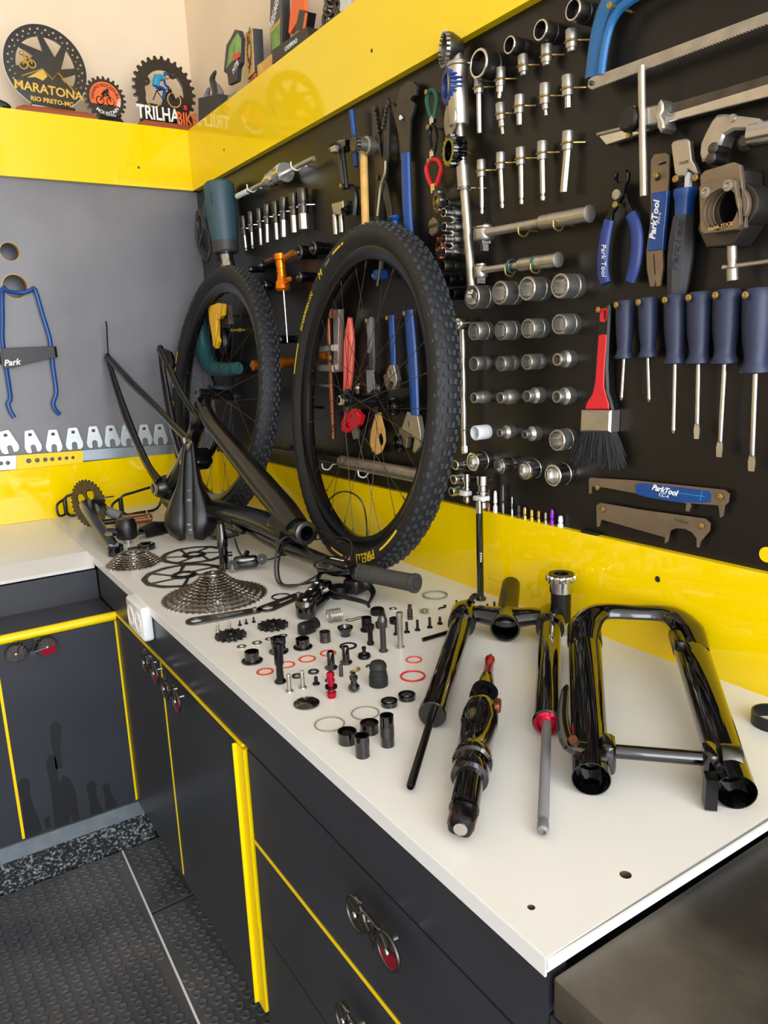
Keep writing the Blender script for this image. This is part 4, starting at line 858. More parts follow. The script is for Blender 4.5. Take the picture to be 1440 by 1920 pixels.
# ---- ratchets
def ratchet(hd, mid, end, r_head, r_h, r_n, label, grips, drop):
    t = wthing('ratchet_wrench', label, 'ratchet', hd, 'ratchets on the tool board'); n = 0.03
    e = R3(end, hd, n); mm = R3(mid, hd, n); L = Vector(e).length; Lm = Vector(mm).length
    a = math.degrees(math.atan2(e[1], e[0]))
    obj('handle', MB().prof((0, 0, n), e, [(0, 0.005), (r_head*0.85, r_head*0.4), (r_n, r_head*1.3), (r_n, Lm-0.004), (r_h*0.95, Lm), (r_h, Lm+0.003), (r_h, L-0.004), (r_h*1.12, L-0.003), (r_h*1.12, L), (r_h*0.7, L+0.0015), (0, L+0.0015)], 20), 'satin', t)
    obj('head', MB().lathe([(0, -0.012), (r_head*0.9, -0.012), (r_head, -0.009), (r_head, 0.005), (r_head*0.92, 0.007), (0, 0.008)], 22, T((0, 0, n)) @ RX(-90)), 'steel', t)
    obj('direction_ring', MB().lathe([(0, 0.008), (r_head*0.95, 0.008), (r_head*0.98, 0.0105), (r_head*0.6, 0.012), (0, 0.012)], 22, T((0, 0, n)) @ RX(-90)), 'chrome', t)
    obj('square_drive', MB().lathe([(r_head*0.62, -0.012), (r_head*0.62, -0.018), (0.0075, -0.019), (0.0075, -drop), (0, -drop)], 4, T((0, 0, n)) @ RX(-90) @ RZ(30)), 'chrome', t)
    for g in grips:
        obj('grip_ring', MB().prof((0, 0, n), e, [(r_h*0.98, g-0.003), (r_h*1.06, g-0.003), (r_h*1.06, g+0.003), (r_h*0.98, g+0.003)], 20, closed=True), 'teal', t)
    for k in (0.42, 0.75):
        p = (hd[0]+e[0]*k, hd[1]+e[1]*k); j_hook((p[0], p[1]-r_h), 0.018, 'brass', 0.9)
ratchet((1.4422, 1.3727), (1.5758, 1.3645), (1.6767, 1.3669), 0.0185, 0.0112, 0.0075, 'large steel ratchet wrench hanging under the long bit sockets', (), 0.030)
ratchet((1.4327, 1.3119), (1.5271, 1.3099), (1.6145, 1.3093), 0.0125, 0.0105, 0.0058, 'smaller ratchet wrench with teal rings above the widest sockets', (0.078, 0.135), 0.022)
# ---- screwdrivers
sd = [((1.7410, 1.2393), (1.7411, 1.1559), (1.7384, 1.0935), .0135, 'ph'), ((1.7797, 1.2401), (1.7833, 1.1570), (1.7879, 1.0930), .0138, 'ph'), ((1.8244, 1.2410), (1.8283, 1.1479), (1.8305, 1.0509), .0155, 'ph'),
      ((1.8617, 1.2415), (1.8646, 1.1478), (1.8677, 1.0478), .0165, 'sl'), ((1.9012, 1.2416), (1.9026, 1.1476), (1.9025, 1.0263), .0175, 'sl'), ((1.9423, 1.2395), (1.9454, 1.1358), (1.9488, 1.0124), .0185, 'sl')]
for i, (a, b, c, r, tip) in enumerate(sd):
    n = 0.021
    t = wthing('screwdriver', '%s screwdriver from the red brush, navy handle on a peg' % ORD[i], 'screwdriver', a, 'navy handled screwdrivers in size order')
    B_ = R3(b, a, n); C_ = R3(c, a, n); L = Vector((B_[0], B_[1], 0)).length
    obj('handle', MB().prof((0, 0, n), B_, [(0, 0), (r*0.80, 0), (r*0.95, 0.004), (r, 0.012), (r, L*0.28), (r*0.93, L*0.55), (r*0.76, L*0.80), (r*0.80, L*0.88), (r*1.02, L*0.955), (r*1.0, L*0.985), (r*0.7, L), (0, L)], 10), 'navy', t, angle=0.9)
    d = Vector(C_)-Vector(B_); LB = d.length; rb = r*0.19
    if tip == 'ph': pr = [(0, -0.002), (rb, -0.002), (rb, LB-0.010), (rb*1.15, LB-0.008), (rb*0.9, LB-0.003), (0, LB)]
    else: pr = [(0, -0.002), (rb, -0.002), (rb, LB-0.022), (rb*0.9, LB-0.02), (0, LB-0.018)]
    bl_ = obj('blade', MB().prof(B_, C_, pr, 12), 'chrome', t)
    if tip == 'sl':
        u = d.normalized(); e = Vector(C_)
        w = rb*1.45; s_ = Vector((-u.y, u.x, 0))
        pts_ = [Vector(e)-u*0.024+s_*rb*0.9, Vector(e)-u*0.012+s_*w, Vector(e)+s_*w*0.8, Vector(e)-s_*w*0.8, Vector(e)-u*0.012-s_*w, Vector(e)-u*0.022-s_*rb*0.9]
        obj('flat_tip', MB().prism([(p.x, p.y) for p in pts_], n-0.0012, n+0.0012), 'chrome', bl_)
    hp_ = (B_[0]*0.10-r*0.15, B_[1]*0.10)
    obj('hang_eyelet', MB().lathe([(0.0040, -0.004), (0.0058, -0.004), (0.0058, 0.0012), (0.0040, 0.0012)], 14, T((hp_[0], hp_[1], n+r*0.95)), closed=True), 'navy', t)
    peg((a[0]+hp_[0]-0.001, a[1]+hp_[1]+0.002), n+r+0.004)
# ---- paint brush
o = (1.7036, 1.2366)
def PR(ol, o): return [(p[0]-o[0], p[1]-o[1]) for p in ol]
t = wthing('paint_brush', 'flat paint brush with red and black handle and black bristles', 'brush', o)
obj('handle', MB().prism(PR([(1.6899, 1.2344), (1.6970, 1.2378), (1.7081, 1.2362), (1.7103, 1.2284), (1.7088, 1.1819), (1.7081, 1.1424), (1.7112, 1.1065), (1.7178, 1.0930), (1.7213, 1.0794), (1.6612, 1.0767), (1.6631, 1.0868), (1.6768, 1.1031), (1.6806, 1.1221), (1.6831, 1.1826), (1.6858, 1.1984)], o), 0.004, 0.019, bev=0.003), 'black_plastic', t)
obj('red_inlay', MB().prism(PR([(1.6911, 1.1913), (1.6962, 1.1927), (1.7054, 1.1923), (1.7066, 1.1861), (1.7038, 1.1428), (1.7036, 1.1148), (1.7093, 1.0988), (1.7137, 1.0893), (1.7139, 1.0812), (1.6674, 1.0792), (1.6694, 1.0876), (1.6819, 1.1037), (1.6867, 1.1225)], o), 0.017, 0.0205, bev=0.001), 'red', t, label='red inlay of the handle')
obj('hang_slot', shape(PR([(1.6931, 1.2303), (1.7052, 1.2311), (1.7074, 1.2263), (1.7058, 1.2133), (1.7018, 1.2104), (1.6936, 1.2116)], o), [PR([(1.7003, 1.2275), (1.7053, 1.2272), (1.7047, 1.2141), (1.7007, 1.2136)], o)], 0.003, 0.0, 0.0175), 'red', t)
obj('ferrule', MB().prism(PR([(1.6600, 1.0775), (1.7202, 1.0802), (1.7193, 1.0460), (1.6586, 1.0435)], o), 0.001, 0.023, bev=0.003), 'satin', t)
fb = MB()
for k in (0.12, 0.3, 0.78, 0.9):
    pass
b0 = PR([(1.6608, 1.0436), (1.7183, 1.0476)], o); b1 = PR([(1.6428, 0.9919), (1.7351, 0.9998)], o)
rs = random.Random(3); br = MB()
for i in range(520):
    k = rs.random(); z = 0.003+0.018*rs.random(); e = min(1, max(0, k+rs.uniform(-0.10, 0.10)))
    x0 = b0[0][0]+(b0[1][0]-b0[0][0])*k; y0 = b0[0][1]+0.002
    x1 = b1[0][0]+(b1[1][0]-b1[0][0])*e; y1 = b1[0][1]+rs.uniform(-0.004, 0.016)
    zz = z+(z-0.012)*0.8+rs.uniform(-0.003, 0.003); zz = max(zz, 0.001)
    br.tube([(x0, y0, z), ((x0+x1)/2+rs.uniform(-.002, .002), (y0+y1)/2, (z+zz)/2), (x1, y1, zz)], [0.0007, 0.0007, 0.0003], 3)
obj('bristles', br, 'bristle', t, kind='stuff')
peg((1.6940, 1.2287), 0.026)
for i, z_ in enumerate((0.0075, 0.013)):
    pass
# ---- chain gauges
def plate_tool(name, label, cat, ol, n0, th, m, holes=(), bev=0.0004, group=None):
    o = (sum(p[0] for p in ol)/len(ol), sum(p[1] for p in ol)/len(ol))
    t = wthing(name, label, cat, o, group)
    obj('plate', shape(PR(ol, o), [PR(h, o) for h in holes], th, bev, n0), m, t)
    return t, o
def cq(q, r, n=14): return circ(q[0], q[1], r, n)
g1, o = plate_tool('chain_gauge', 'flat steel chain wear gauge with blue printed panel', 'chain gauge',
    [(1.6704, 0.9432), (1.6698, 0.9667), (1.6742, 0.9690), (1.7554, 0.9748), (1.9053, 0.9803), (1.9126, 0.9762), (1.9117, 0.9643), (1.9066, 0.9591), (1.9051, 0.9448), (1.9021, 0.9421), (1.8987, 0.9587), (1.8536, 0.9549), (1.8556, 0.9498), (1.8525, 0.9424), (1.8482, 0.9432), (1.8493, 0.9542), (1.8221, 0.9533), (1.7639, 0.9562), (1.6920, 0.9574), (1.6745, 0.9551), (1.6737, 0.9437)], 0.008, 0.003, 'tool_plate', [cq((1.9011, 0.9709), 0.0045)])
obj('blue_panel', MB().prism(PR([(1.7605, 0.9681), (1.7643, 0.9718), (1.7777, 0.9735), (1.8832, 0.9765), (1.8875, 0.9719), (1.8873, 0.9622), (1.8826, 0.9592), (1.8337, 0.9534), (1.7833, 0.9532), (1.7630, 0.9553)], o), 0.011, 0.0116), 'blue', g1)
tq = (1.8124, 0.9677); obj('lettering', text_mesh('ParkTool', 0.0115, 0.0005, shear=0.3, bold=0.0004), 'white_print', g1, T((tq[0]-o[0], tq[1]-o[1], 0.0116)) @ RZ(-5))
tq = (1.8119, 0.9597); obj('lettering', text_mesh('CC-4', 0.0075, 0.0005), 'white_print', g1, T((tq[0]-o[0], tq[1]-o[1], 0.0116)) @ RZ(-5))
a_, b_ = PR([(1.8356, 0.9670), (1.8772, 0.9675)], o)
obj('printed_diagram', MB().cyl((*a_, 0.0117), (*b_, 0.0117), 0.0005, n=5).cyl((b_[0]-0.006, b_[1]-0.006, 0.0117), (b_[0]-0.004, b_[1]+0.007, 0.0117), 0.0004, n=5), 'light_blue', g1)
for q in ("x",): peg((1.6894, 0.9556), 0.014); peg((1.9016, 0.9712), 0.014)
g2, o = plate_tool('chain_gauge', 'plain steel chain wear gauge with curved cut-out below the blue one', 'chain gauge',
    [(1.6884, 0.8914), (1.6863, 0.9254), (1.6938, 0.9309), (1.7698, 0.9316), (1.8790, 0.9360), (1.8867, 0.9312), (1.8865, 0.9205), (1.8734, 0.9027), (1.8714, 0.8937), (1.8688, 0.8940), (1.8681, 0.9063), (1.8609, 0.9135), (1.8487, 0.9168), (1.8339, 0.9149), (1.8242, 0.9100), (1.8219, 0.9015), (1.8206, 0.8924), (1.8161, 0.8891), (1.8166, 0.8981), (1.8092, 0.8983), (1.6956, 0.9050), (1.6916, 0.8920)], 0.008, 0.003, 'tool_plate', [cq((1.7006, 0.9206), 0.0045), cq((1.8755, 0.9254), 0.004)])
tq = (1.8421, 0.9266); obj('lettering', text_mesh('ParkTool', 0.006, 0.0004), 'dark_grey', g2, T((tq[0]-o[0], tq[1]-o[1], 0.011)) @ RZ(-6))
peg((1.7012, 0.9219), 0.014); peg((1.8760, 0.9258), 0.014)
q = (1.9648, 0.9007); tag(obj('round_sticker', MB().lathe([(0, 0.001), (0.010, 0.001), (0.0105, 0), (0, 0)], 24, WF(q[0], q[1], 0.0005)), 'yellow_trim'), 'round yellow sticker on the tool board below the screwdrivers', 'sticker')
# ---- master link pliers
o = (1.7193, 1.3848)
t = wthing('chain_pliers', 'blue handled chain link pliers with black jaws', 'pliers', o)
obj('jaw', MB().prism(PR([(1.7095, 1.4196), (1.7134, 1.4174), (1.7118, 1.4092), (1.7158, 1.4027), (1.7215, 1.4045), (1.7274, 1.3948), (1.7356, 1.3749), (1.7455, 1.3590), (1.7382, 1.3559), (1.7304, 1.3657), (1.7214, 1.3787), (1.7106, 1.3878), (1.7083, 1.3998), (1.7119, 1.4048)], o), 0.010, 0.016, bev=0.001), 'black_anod', t)
obj('jaw', MB().prism(PR([(1.7322, 1.4179), (1.7379, 1.4126), (1.7374, 1.4028), (1.7329, 1.3980), (1.7297, 1.3844), (1.7207, 1.3731), (1.7114, 1.3630), (1.7090, 1.3480), (1.6960, 1.3536), (1.7045, 1.3656), (1.7146, 1.3828), (1.7179, 1.3980), (1.7290, 1.4045), (1.7334, 1.4106)], o), 0.014, 0.020, bev=0.001), 'black_anod', t)
obj('pivot', MB().lathe([(0, 0.019), (0.0075, 0.019), (0.007, 0.0225), (0, 0.0235)], 16), 'steel', t, T((0, 0.002, 0)))
hl_ = obj('handle', MB().tube([R3(q, o, 0.016) for q in [(1.7037, 1.3554), (1.6974, 1.3356), (1.6933, 1.3061), (1.6940, 1.2833), (1.6996, 1.2660)]], [0.0085, 0.0098, 0.0102, 0.0100, 0.0088], 12, sm=4, flat=(1, 0.7, (1, 0, 0))), 'blue_dip', t)
obj('handle', MB().tube([R3(q, o, 0.014) for q in [(1.7399, 1.3570), (1.7489, 1.3392), (1.7525, 1.3172), (1.7499, 1.2886), (1.7424, 1.2652)]], [0.0085, 0.0098, 0.0102, 0.0100, 0.0088], 12, sm=4, flat=(1, 0.7, (1, 0, 0))), 'blue_dip', t)
tq = (1.7005, 1.2990); obj('lettering', text_mesh('Park Tool', 0.0115, 0.0006, shear=0.2), 'white_print', hl_, T((tq[0]-o[0], tq[1]-o[1], 0.0232)) @ RZ(-88))
peg((1.7210, 1.3727), 0.026)
# ---- cone wrench style lever with slots
w1, o = plate_tool('spanner_lever', 'flat steel lever with blue grip and slotted fork end', 'lever tool',
    [(1.7700, 1.4228), (1.7741, 1.4287), (1.7929, 1.4267), (1.7981, 1.4229), (1.7985, 1.3968), (1.7978, 1.3780), (1.7969, 1.3598), (1.7955, 1.3361), (1.7937, 1.3016), (1.7956, 1.2802), (1.7924, 1.2550), (1.7863, 1.2548), (1.7830, 1.2673), (1.7827, 1.2558), (1.7755, 1.2557), (1.7691, 1.2794), (1.7671, 1.3048), (1.7719, 1.3396), (1.7726, 1.3639), (1.7705, 1.3919)], 0.008, 0.004, 'tool_plate', [cq((1.7815, 1.3987), 0.0055), [(1.7816, 1.4157), (1.7942, 1.4164), (1.7952, 1.4135), (1.7825, 1.4128)], [(1.7781, 1.2985), (1.7807, 1.2989), (1.7842, 1.2700), (1.7816, 1.2703)]])
obj('blue_grip', MB().prism(PR([(1.7734, 1.3795), (1.7992, 1.3783), (1.7979, 1.3527), (1.7958, 1.3256), (1.7952, 1.3027), (1.7687, 1.3038), (1.7727, 1.3358), (1.7745, 1.3565)], o), 0.007, 0.0135, bev=0.001), 'blue', w1)
tq = (1.7803, 1.3431); obj('lettering', text_mesh('ParkTool', 0.0135, 0.0006, shear=0.25, bold=0.0004), 'white_print', w1, T((tq[0]-o[0], tq[1]-o[1], 0.0135)) @ RZ(84))
tq = (1.7880, 1.3447); obj('lettering', text_mesh('PW-5', 0.006, 0.0005), 'white_print', w1, T((tq[0]-o[0], tq[1]-o[1], 0.0135)) @ RZ(84))
peg((1.7836, 1.4000), 0.02)
# ---- derailleur alignment style hand tool with grey grip
o = (1.8303, 1.3703)
t = wthing('straightening_tool', 'stainless headed tool with blue collar and grey moulded grip', 'hand tool', o)
obj('head', MB().prism(PR([(1.8077, 1.4325), (1.8107, 1.4364), (1.8180, 1.4366), (1.8308, 1.4350), (1.8357, 1.4306), (1.8401, 1.4073), (1.8452, 1.3998), (1.8504, 1.3892), (1.8474, 1.3878), (1.8409, 1.3930), (1.8344, 1.3969), (1.8300, 1.3900), (1.8203, 1.3905), (1.8152, 1.3961)], o), 0.014, 0.022, bev=0.0015), 'satin', t)
obj('neck', MB().prism(PR([(1.8288, 1.3980), (1.8362, 1.3926), (1.8358, 1.3706), (1.8286, 1.3719)], o), 0.012, 0.018), 'white_plastic', t)
obj('collar', MB().prof(R3((1.8309, 1.3741), o, 0.018), R3((1.8302, 1.3398), o, 0.018), [(0, 0), (0.0155, 0), (0.0155, 0.006), (0.013, 0.014), (0.012, 0.03), (0.0135, 0.049), (0, 0.049)], 16), 'blue', t)
gp_ = obj('grip', MB().prof(R3((1.8302, 1.3412), o, 0.018), R3((1.8264, 1.2713), o, 0.018), [(0, 0), (0.0135, 0), (0.0165, 0.03), (0.0168, 0.055), (0.0145, 0.085), (0.0125, 0.1), (0, 0.1)], 8), 'dark_grey', t, angle=0.3)
obj('end_cap', MB().prof(R3((1.8271, 1.2747), o, 0.018), R3((1.8266, 1.2685), o, 0.018), [(0, 0), (0.0128, 0), (0.0122, 0.007), (0, 0.008)], 12), 'blue_saw', t)
tq = (1.8292, 1.3032); obj('lettering', text_mesh('ParkTool', 0.017, 0.0008, shear=0.2), 'navy', gp_, T((tq[0]-o[0]+0.004, tq[1]-o[1], 0.0338)) @ RZ(82))
tq = (1.8298, 1.4061); obj('lettering', text_mesh('PARK', 0.006, 0.0004), 'dark_steel', t, T((tq[0]-o[0], tq[1]-o[1], 0.022)))
peg((1.8197, 1.3880), 0.026); peg((1.8452, 1.3851), 0.02)
# ---- press block with screw
o = (1.8900, 1.3400)
t = wthing('seat_press_block', 'steel clamp block with round opening, two bolts and a T handle screw', 'clamp', o)
hole = circ((1.9094, 1.3332)[0]-o[0], (1.9094, 1.3332)[1]-o[1], 0.024, 28)
obj('front_plate', shape(PR([(1.8809, 1.3632), (1.8844, 1.3663), (1.9206, 1.3660), (1.9270, 1.3618), (1.9363, 1.3127), (1.9332, 1.3084), (1.8899, 1.3090), (1.8853, 1.3128)], o), [hole], 0.008, 0.0012, 0.052), 'tool_plate', t)
obj('back_plate', shape(PR([(1.8754, 1.3786), (1.8803, 1.3826), (1.9178, 1.3846), (1.9256, 1.3801), (1.9295, 1.3622), (1.9370, 1.3101), (1.9317, 1.3079), (1.8802, 1.3216)], o), [circ(hole[0][0]-0.024+0.006, (1.9094, 1.3332)[1]-o[1]+0.001, 0.0245, 28)], 0.008, 0.0012, 0.043), 'tool_plate', t)
bd = PR([(1.8841, 1.3782), (1.9165, 1.3803), (1.9251, 1.3744), (1.9307, 1.3125), (1.9167, 1.2939), (1.8825, 1.2957), (1.8698, 1.3181)], o)
obj('body', shape(bd, [circ(hole[0][0]-0.024+0.012, (1.9094, 1.3332)[1]-o[1]+0.003, 0.024, 28)], 0.04, 0.002, 0.002), 'gun_steel', t)
for q in [(1.8915, 1.3556), (1.9210, 1.3581)]: obj('bolt', MB().lathe([(0, 0.0600), (0.006, 0.0600), (0.0065, 0.0640), (0.004, 0.0645), (0.0035, 0.062), (0, 0.062)], 14, T((q[0]-o[0], q[1]-o[1], 0))), 'steel', t)
obj('screw', MB().prof(R3((1.9086, 1.2964), o, 0.03), R3((1.9114, 1.2644), o, 0.03), [(0, 0), (0.0062, 0), (0.0062, 0.02), (0.0055, 0.022), (0.0055, 0.03), (0.0072, 0.032), (0.0072, 0.046), (0, 0.047)], 14), 'steel', t)
obj('t_handle', MB().cyl(R3((1.9010, 1.2681), o, 0.03), R3((1.9767, 1.2691), o, 0.03), 0.0028, n=10).ball(R3((1.9010, 1.2681), o, 0.03), 0.0042, 8), 'satin', t)
tq = (1.9080, 1.3095); obj('lettering', text_mesh('PARK TOOL', 0.006, 0.0004), 'sand', t, T((tq[0]-o[0]+0.004, tq[1]-o[1]+0.004, 0.060)) @ RZ(6))
# ---- pipe cutter
o = (1.8991, 1.4241)
t = wthing('pipe_cutter', 'steel pipe cutter with rollers above the clamp block', 'pipe cutter', o)
obj('body', MB().prism(PR([(1.8682, 1.3974), (1.8646, 1.4075), (1.8654, 1.4197), (1.8714, 1.4307), (1.8794, 1.4421), (1.8863, 1.4471), (1.8963, 1.4451), (1.9405, 1.4293), (1.9502, 1.4201), (1.9510, 1.4090), (1.9328, 1.4092), (1.9240, 1.4206), (1.9095, 1.4241), (1.8979, 1.4208), (1.8929, 1.4099), (1.8832, 1.4047), (1.8763, 1.3975)], o), 0.018, 0.042, bev=0.003), 'satin', t)
for q in [(1.8828, 1.4103), (1.8806, 1.3997)]: obj('roller', MB().lathe([(0, -0.012), (0.007, -0.012), (0.007, 0.012), (0.004, 0.014), (0, 0.014)], 14, T((q[0]-o[0]+0.004, q[1]-o[1]-0.002, 0.034))), 'dark_steel', t)
q = (1.9220, 1.4099); obj('cutting_wheel', MB().lathe([(0, -0.004), (0.006, -0.004), (0.0115, 0), (0.006, 0.004), (0, 0.004)], 18, T((q[0]-o[0], q[1]-o[1], 0.034))), 'dark_steel', t)
obj('handle', MB().cyl(R3((1.9284, 1.4149), o, 0.032), R3((1.9843, 1.4118), o, 0.032), 0.0145, n=16), 'chrome', t)
for q in [(1.9082, 1.4415), (1.9445, 1.4255)]: obj('pin', MB().lathe([(0, 0.040), (0.005, 0.040), (0.0045, 0.044), (0, 0.0445)], 10, T((q[0]-o[0], q[1]-o[1]-0.004, 0))), 'steel', t)
# ---- saw guide bar
o = (1.7644, 1.4757)
t = wthing('saw_guide', 'long steel bar clamp with sliding block, black knob and upright rod', 'bar clamp', o)
obj('bar', MB().prism(PR([(1.7978, 1.4842), (1.9553, 1.4787), (1.9570, 1.4558), (1.7947, 1.4616)], o), 0.008, 0.022, bev=0.001), 'dark_steel', t)
obj('bar_face', MB().prism(PR([(1.7932, 1.4707), (1.9583, 1.4683), (1.9594, 1.4535), (1.7936, 1.4608)], o), 0.022, 0.026, bev=0.001), 'chrome', t)
obj('slide_block', MB().prism(PR([(1.7510, 1.4832), (1.7769, 1.4851), (1.7971, 1.4831), (1.7982, 1.4596), (1.7518, 1.4616)], o), 0.012, 0.036, bev=0.002), 'steel', t)
obj('star_plate', MB().prism(PR([(1.7987, 1.4840), (1.8026, 1.4867), (1.8070, 1.4805), (1.8074, 1.4727), (1.8036, 1.4673), (1.8080, 1.4598), (1.8101, 1.4503), (1.8037, 1.4466), (1.7984, 1.4544), (1.7981, 1.4609), (1.7919, 1.4703), (1.7975, 1.4753)], o), 0.014, 0.040, bev=0.002), 'satin', t)
obj('foot', MB().prism(PR([(1.6810, 1.4753), (1.7288, 1.4723), (1.7735, 1.4642), (1.7694, 1.4598), (1.7275, 1.4575), (1.6972, 1.4573)], o), 0.010, 0.020, bev=0.001), 'chrome', t)
obj('foot_edge', MB().cyl(R3((1.6828, 1.4746), o, 0.022), R3((1.7286, 1.4721), o, 0.022), 0.0022, n=8), 'satin', t)
kq = (1.7573, 1.4732); obj('knob', MB().lathe([(0, 0.034), (0.012, 0.034), (0.016, 0.037), (0.016, 0.047), (0.012, 0.050), (0, 0.050)], 10, T((kq[0]-o[0], kq[1]-o[1], 0))), 'black_plastic', t)
obj('rod', MB().cyl(R3((1.7716, 1.5349), o, 0.040), R3((1.7818, 1.3721), o, 0.040), 0.0052, n=14), 'satin', t)
for q in [(1.7605, 1.4868), (1.7520, 1.4555)]: obj('set_screw', MB().lathe([(0, 0.034), (0.004, 0.034), (0.0035, 0.040), (0, 0.0405)], 10, T((q[0]-o[0], q[1]-o[1], 0))), 'brass', t)
# ---- hacksaw
o = (1.6691, 1.5504)
t = wthing('hacksaw', 'blue framed hacksaw with worn steel blade hanging at the top of the board', 'hacksaw', o)
obj('saw_frame', MB().tube([R3(q, o, 0.022) for q in [(1.6738, 1.5515), (1.6788, 1.5852), (1.6865, 1.6166), (1.6973, 1.6348), (1.7197, 1.6476), (1.7752, 1.6487), (1.8523, 1.6392), (1.9509, 1.6311)]], 0.0145, 10, sm=4, flat=(1, 0.62, (1, 0, 0))), 'blue_saw', t)
obj('frame_rib', MB().tube([R3(q, o, 0.030) for q in [(1.6945, 1.5486), (1.6993, 1.5775), (1.7079, 1.6034), (1.7193, 1.6165), (1.7369, 1.6232), (1.7824, 1.6261), (1.8588, 1.6190)]], 0.006, 8, sm=4), 'blue_saw', t)
bo = [(1.6722, 1.5481), (1.6780, 1.5499), (1.9375, 1.5433), (1.9622, 1.5422), (1.9632, 1.5290), (1.9383, 1.5315), (1.6764, 1.5351), (1.6704, 1.5396)]
tooth = []
for i in range(60):
    k = i/60; x = bo[5][0]+(bo[6][0]-bo[5][0])*k; y = bo[5][1]+(bo[6][1]-bo[5][1])*k
    tooth += [(x, y), (x+0.0012, y-0.0022)]
obj('blade', MB().prism(PR(bo[:6]+tooth+bo[6:], o), 0.029, 0.0305), 'steel', t)
q = (1.6782, 1.5422); obj('blade_pin', MB().lathe([(0, 0.030), (0.0035, 0.030), (0.003, 0.034), (0, 0.0345)], 10, T((q[0]-o[0], q[1]-o[1], 0))), 'dark_steel', t)
peg((1.7190, 1.6244), 0.045)
# ---- heat gun with coiled cord
o = (0.3041, 1.5846)
t = wthing('heat_gun', 'dark teal heat gun hanging nozzle down in the corner', 'heat gun', o)
A, B2 = R3((0.3142, 1.6650), o, 0.05), R3((0.3293, 1.4756), o, 0.05); L = (Vector(B2)-Vector(A)).length
obj('housing', MB().prof(A, B2, [(0, 0), (0.038, 0), (0.043, 0.006), (0.044, L*0.45), (0.0425, L*0.47), (0.042, L*0.62), (0.038, L*0.80), (0.036, L*0.98), (0, L)], 22), 'teal_grey', t)
obj('nose_ring', MB().prof(A, B2, [(0.036, L*0.84), (0.0375, L*0.85), (0.0365, L*1.0), (0.033, L*1.02), (0, L*1.02)], 22), 'dark_grey', t)
obj('nozzle', MB().prof(B2, R3((0.3401, 1.4316), o, 0.05), [(0.018, 0), (0.0185, 0.012), (0.017, 0.03), (0.020, 0.036), (0.020, 0.045), (0.014, 0.045), (0.013, 0.03), (0, 0.03)], 18), 'chrome', t)
obj('handle', MB().tube([R3((0.2090, 1.6580), o, 0.02), R3((0.1576, 1.6320), o, 0.022), R3((0.1078, 1.5781), o, 0.018)], [0.020, 0.018, 0.015], 12, sm=3), 'teal_grey', t)
for i in range(4):
    q = (0.3402, 1.6303); obj('vent_slot', MB().rbox((0, 0, 0), (0.022, 0.003, 0.004), 0.001), 'black_plastic', t, T((q[0]-o[0]-0.006+i*0.001, q[1]-o[1]-i*0.008, 0.082-0.0005*i)) @ RY(-38) @ RZ(-20))
obj('rating_label', MB().rbox((0, 0, 0), (0.006, 0.045, 0.002), 0.0008), 'mid_grey', t, T(R3((0.3302, 1.5569), o, 0.083)) @ RY(-42) @ RZ(6))
rs = random.Random(5); cp = []
cc = R3((0.1046, 1.5512), o, 0.030)
for i in range(74):
    a = 2*PI*i/16; k = i/74
    cp.append((cc[0]+(0.036+0.010*math.sin(i*1.7))*math.cos(a)*0.9+0.004*math.sin(i*0.9), cc[1]+(0.068+0.008*math.sin(i*0.63))*math.sin(a), cc[2]+0.010*math.sin(i*0.37)))
cp.append(R3((0.1263, 1.6145), o, 0.02))
obj('power_cord', MB().tube(cp, 0.0036, 6, sm=2), 'dark_grey', t)
# ---- slide puller
o = (0.6375, 1.6182)
t = wthing('slide_puller', 'steel bearing puller rod with round weight above the hex driver row', 'puller', o)
obj('rod', MB().cyl(R3((0.3935, 1.6166), o, 0.03), R3((0.8470, 1.6191), o, 0.03), 0.0056, n=12), 'satin', t)
def along(a, b, k): return (a[0]+(b[0]-a[0])*k, a[1]+(b[1]-a[1])*k)
ra, rb_ = (0.3935, 1.6166), (0.8470, 1.6191)
w0, w1_ = along(ra, rb_, 0.42), along(ra, rb_, 0.68); LW = math.hypot(w1_[0]-w0[0], w1_[1]-w0[1])
obj('weight', MB().prof(R3(w0, o, 0.03), R3(w1_, o, 0.03), [(0, 0), (0.012, 0), (0.013, LW*0.1), (0.010, LW*0.16), (0.019, LW*0.24), (0.020, LW*0.46), (0.014, LW*0.52), (0.014, LW*0.66), (0.024, LW*0.72), (0.025, LW*0.94), (0.023, LW), (0, LW)], 22), 'chrome', t)
e0_ = along(ra, rb_, 0.0); obj('end_sleeve', MB().cyl(R3(e0_, o, 0.03), R3(along(ra, rb_, 0.16), o, 0.03), 0.0075, n=10), 'white_plastic', t)
for k in (0.22, 0.80): j_hook(along(ra, rb_, k), 0.012, 'white_plastic', 1.1)
# ---- chain breaker (black), cassette socket with blue lever and long handle
o = (0.9590, 1.5811)
t = wthing('chain_breaker', 'black bench chain breaker arm hanging beside the gold handled socket', 'chain tool', o)
obj('arm', MB().tube([R3(q, o, 0.03) for q in [(0.9731, 1.6052), (0.9785, 1.5663), (0.9839, 1.5282)]], [0.011, 0.010, 0.009], 10, flat=(1, 0.7, (1, 0, 0)), sm=3), 'black_plastic', t)
obj('slot', MB().tube([R3(q, o, 0.0375) for q in [(0.9816, 1.5867), (0.9881, 1.5368)]], 0.0028, 6), 'dark_grey', t)
obj('head', MB().prism(PR([(0.9424, 1.6164), (0.9550, 1.6223), (0.9921, 1.6224), (1.0186, 1.6184), (1.0175, 1.6061), (0.9900, 1.6016), (0.9578, 1.6044)], o), 0.022, 0.048, bev=0.002), 'black_gloss', t)
obj('anvil', MB().prism(PR([(0.9648, 1.6147), (0.9857, 1.6143), (0.9867, 1.6014), (0.9705, 1.6028)], o), 0.046, 0.054, bev=0.001), 'steel', t)
peg((0.9822, 1.5340), 0.042)
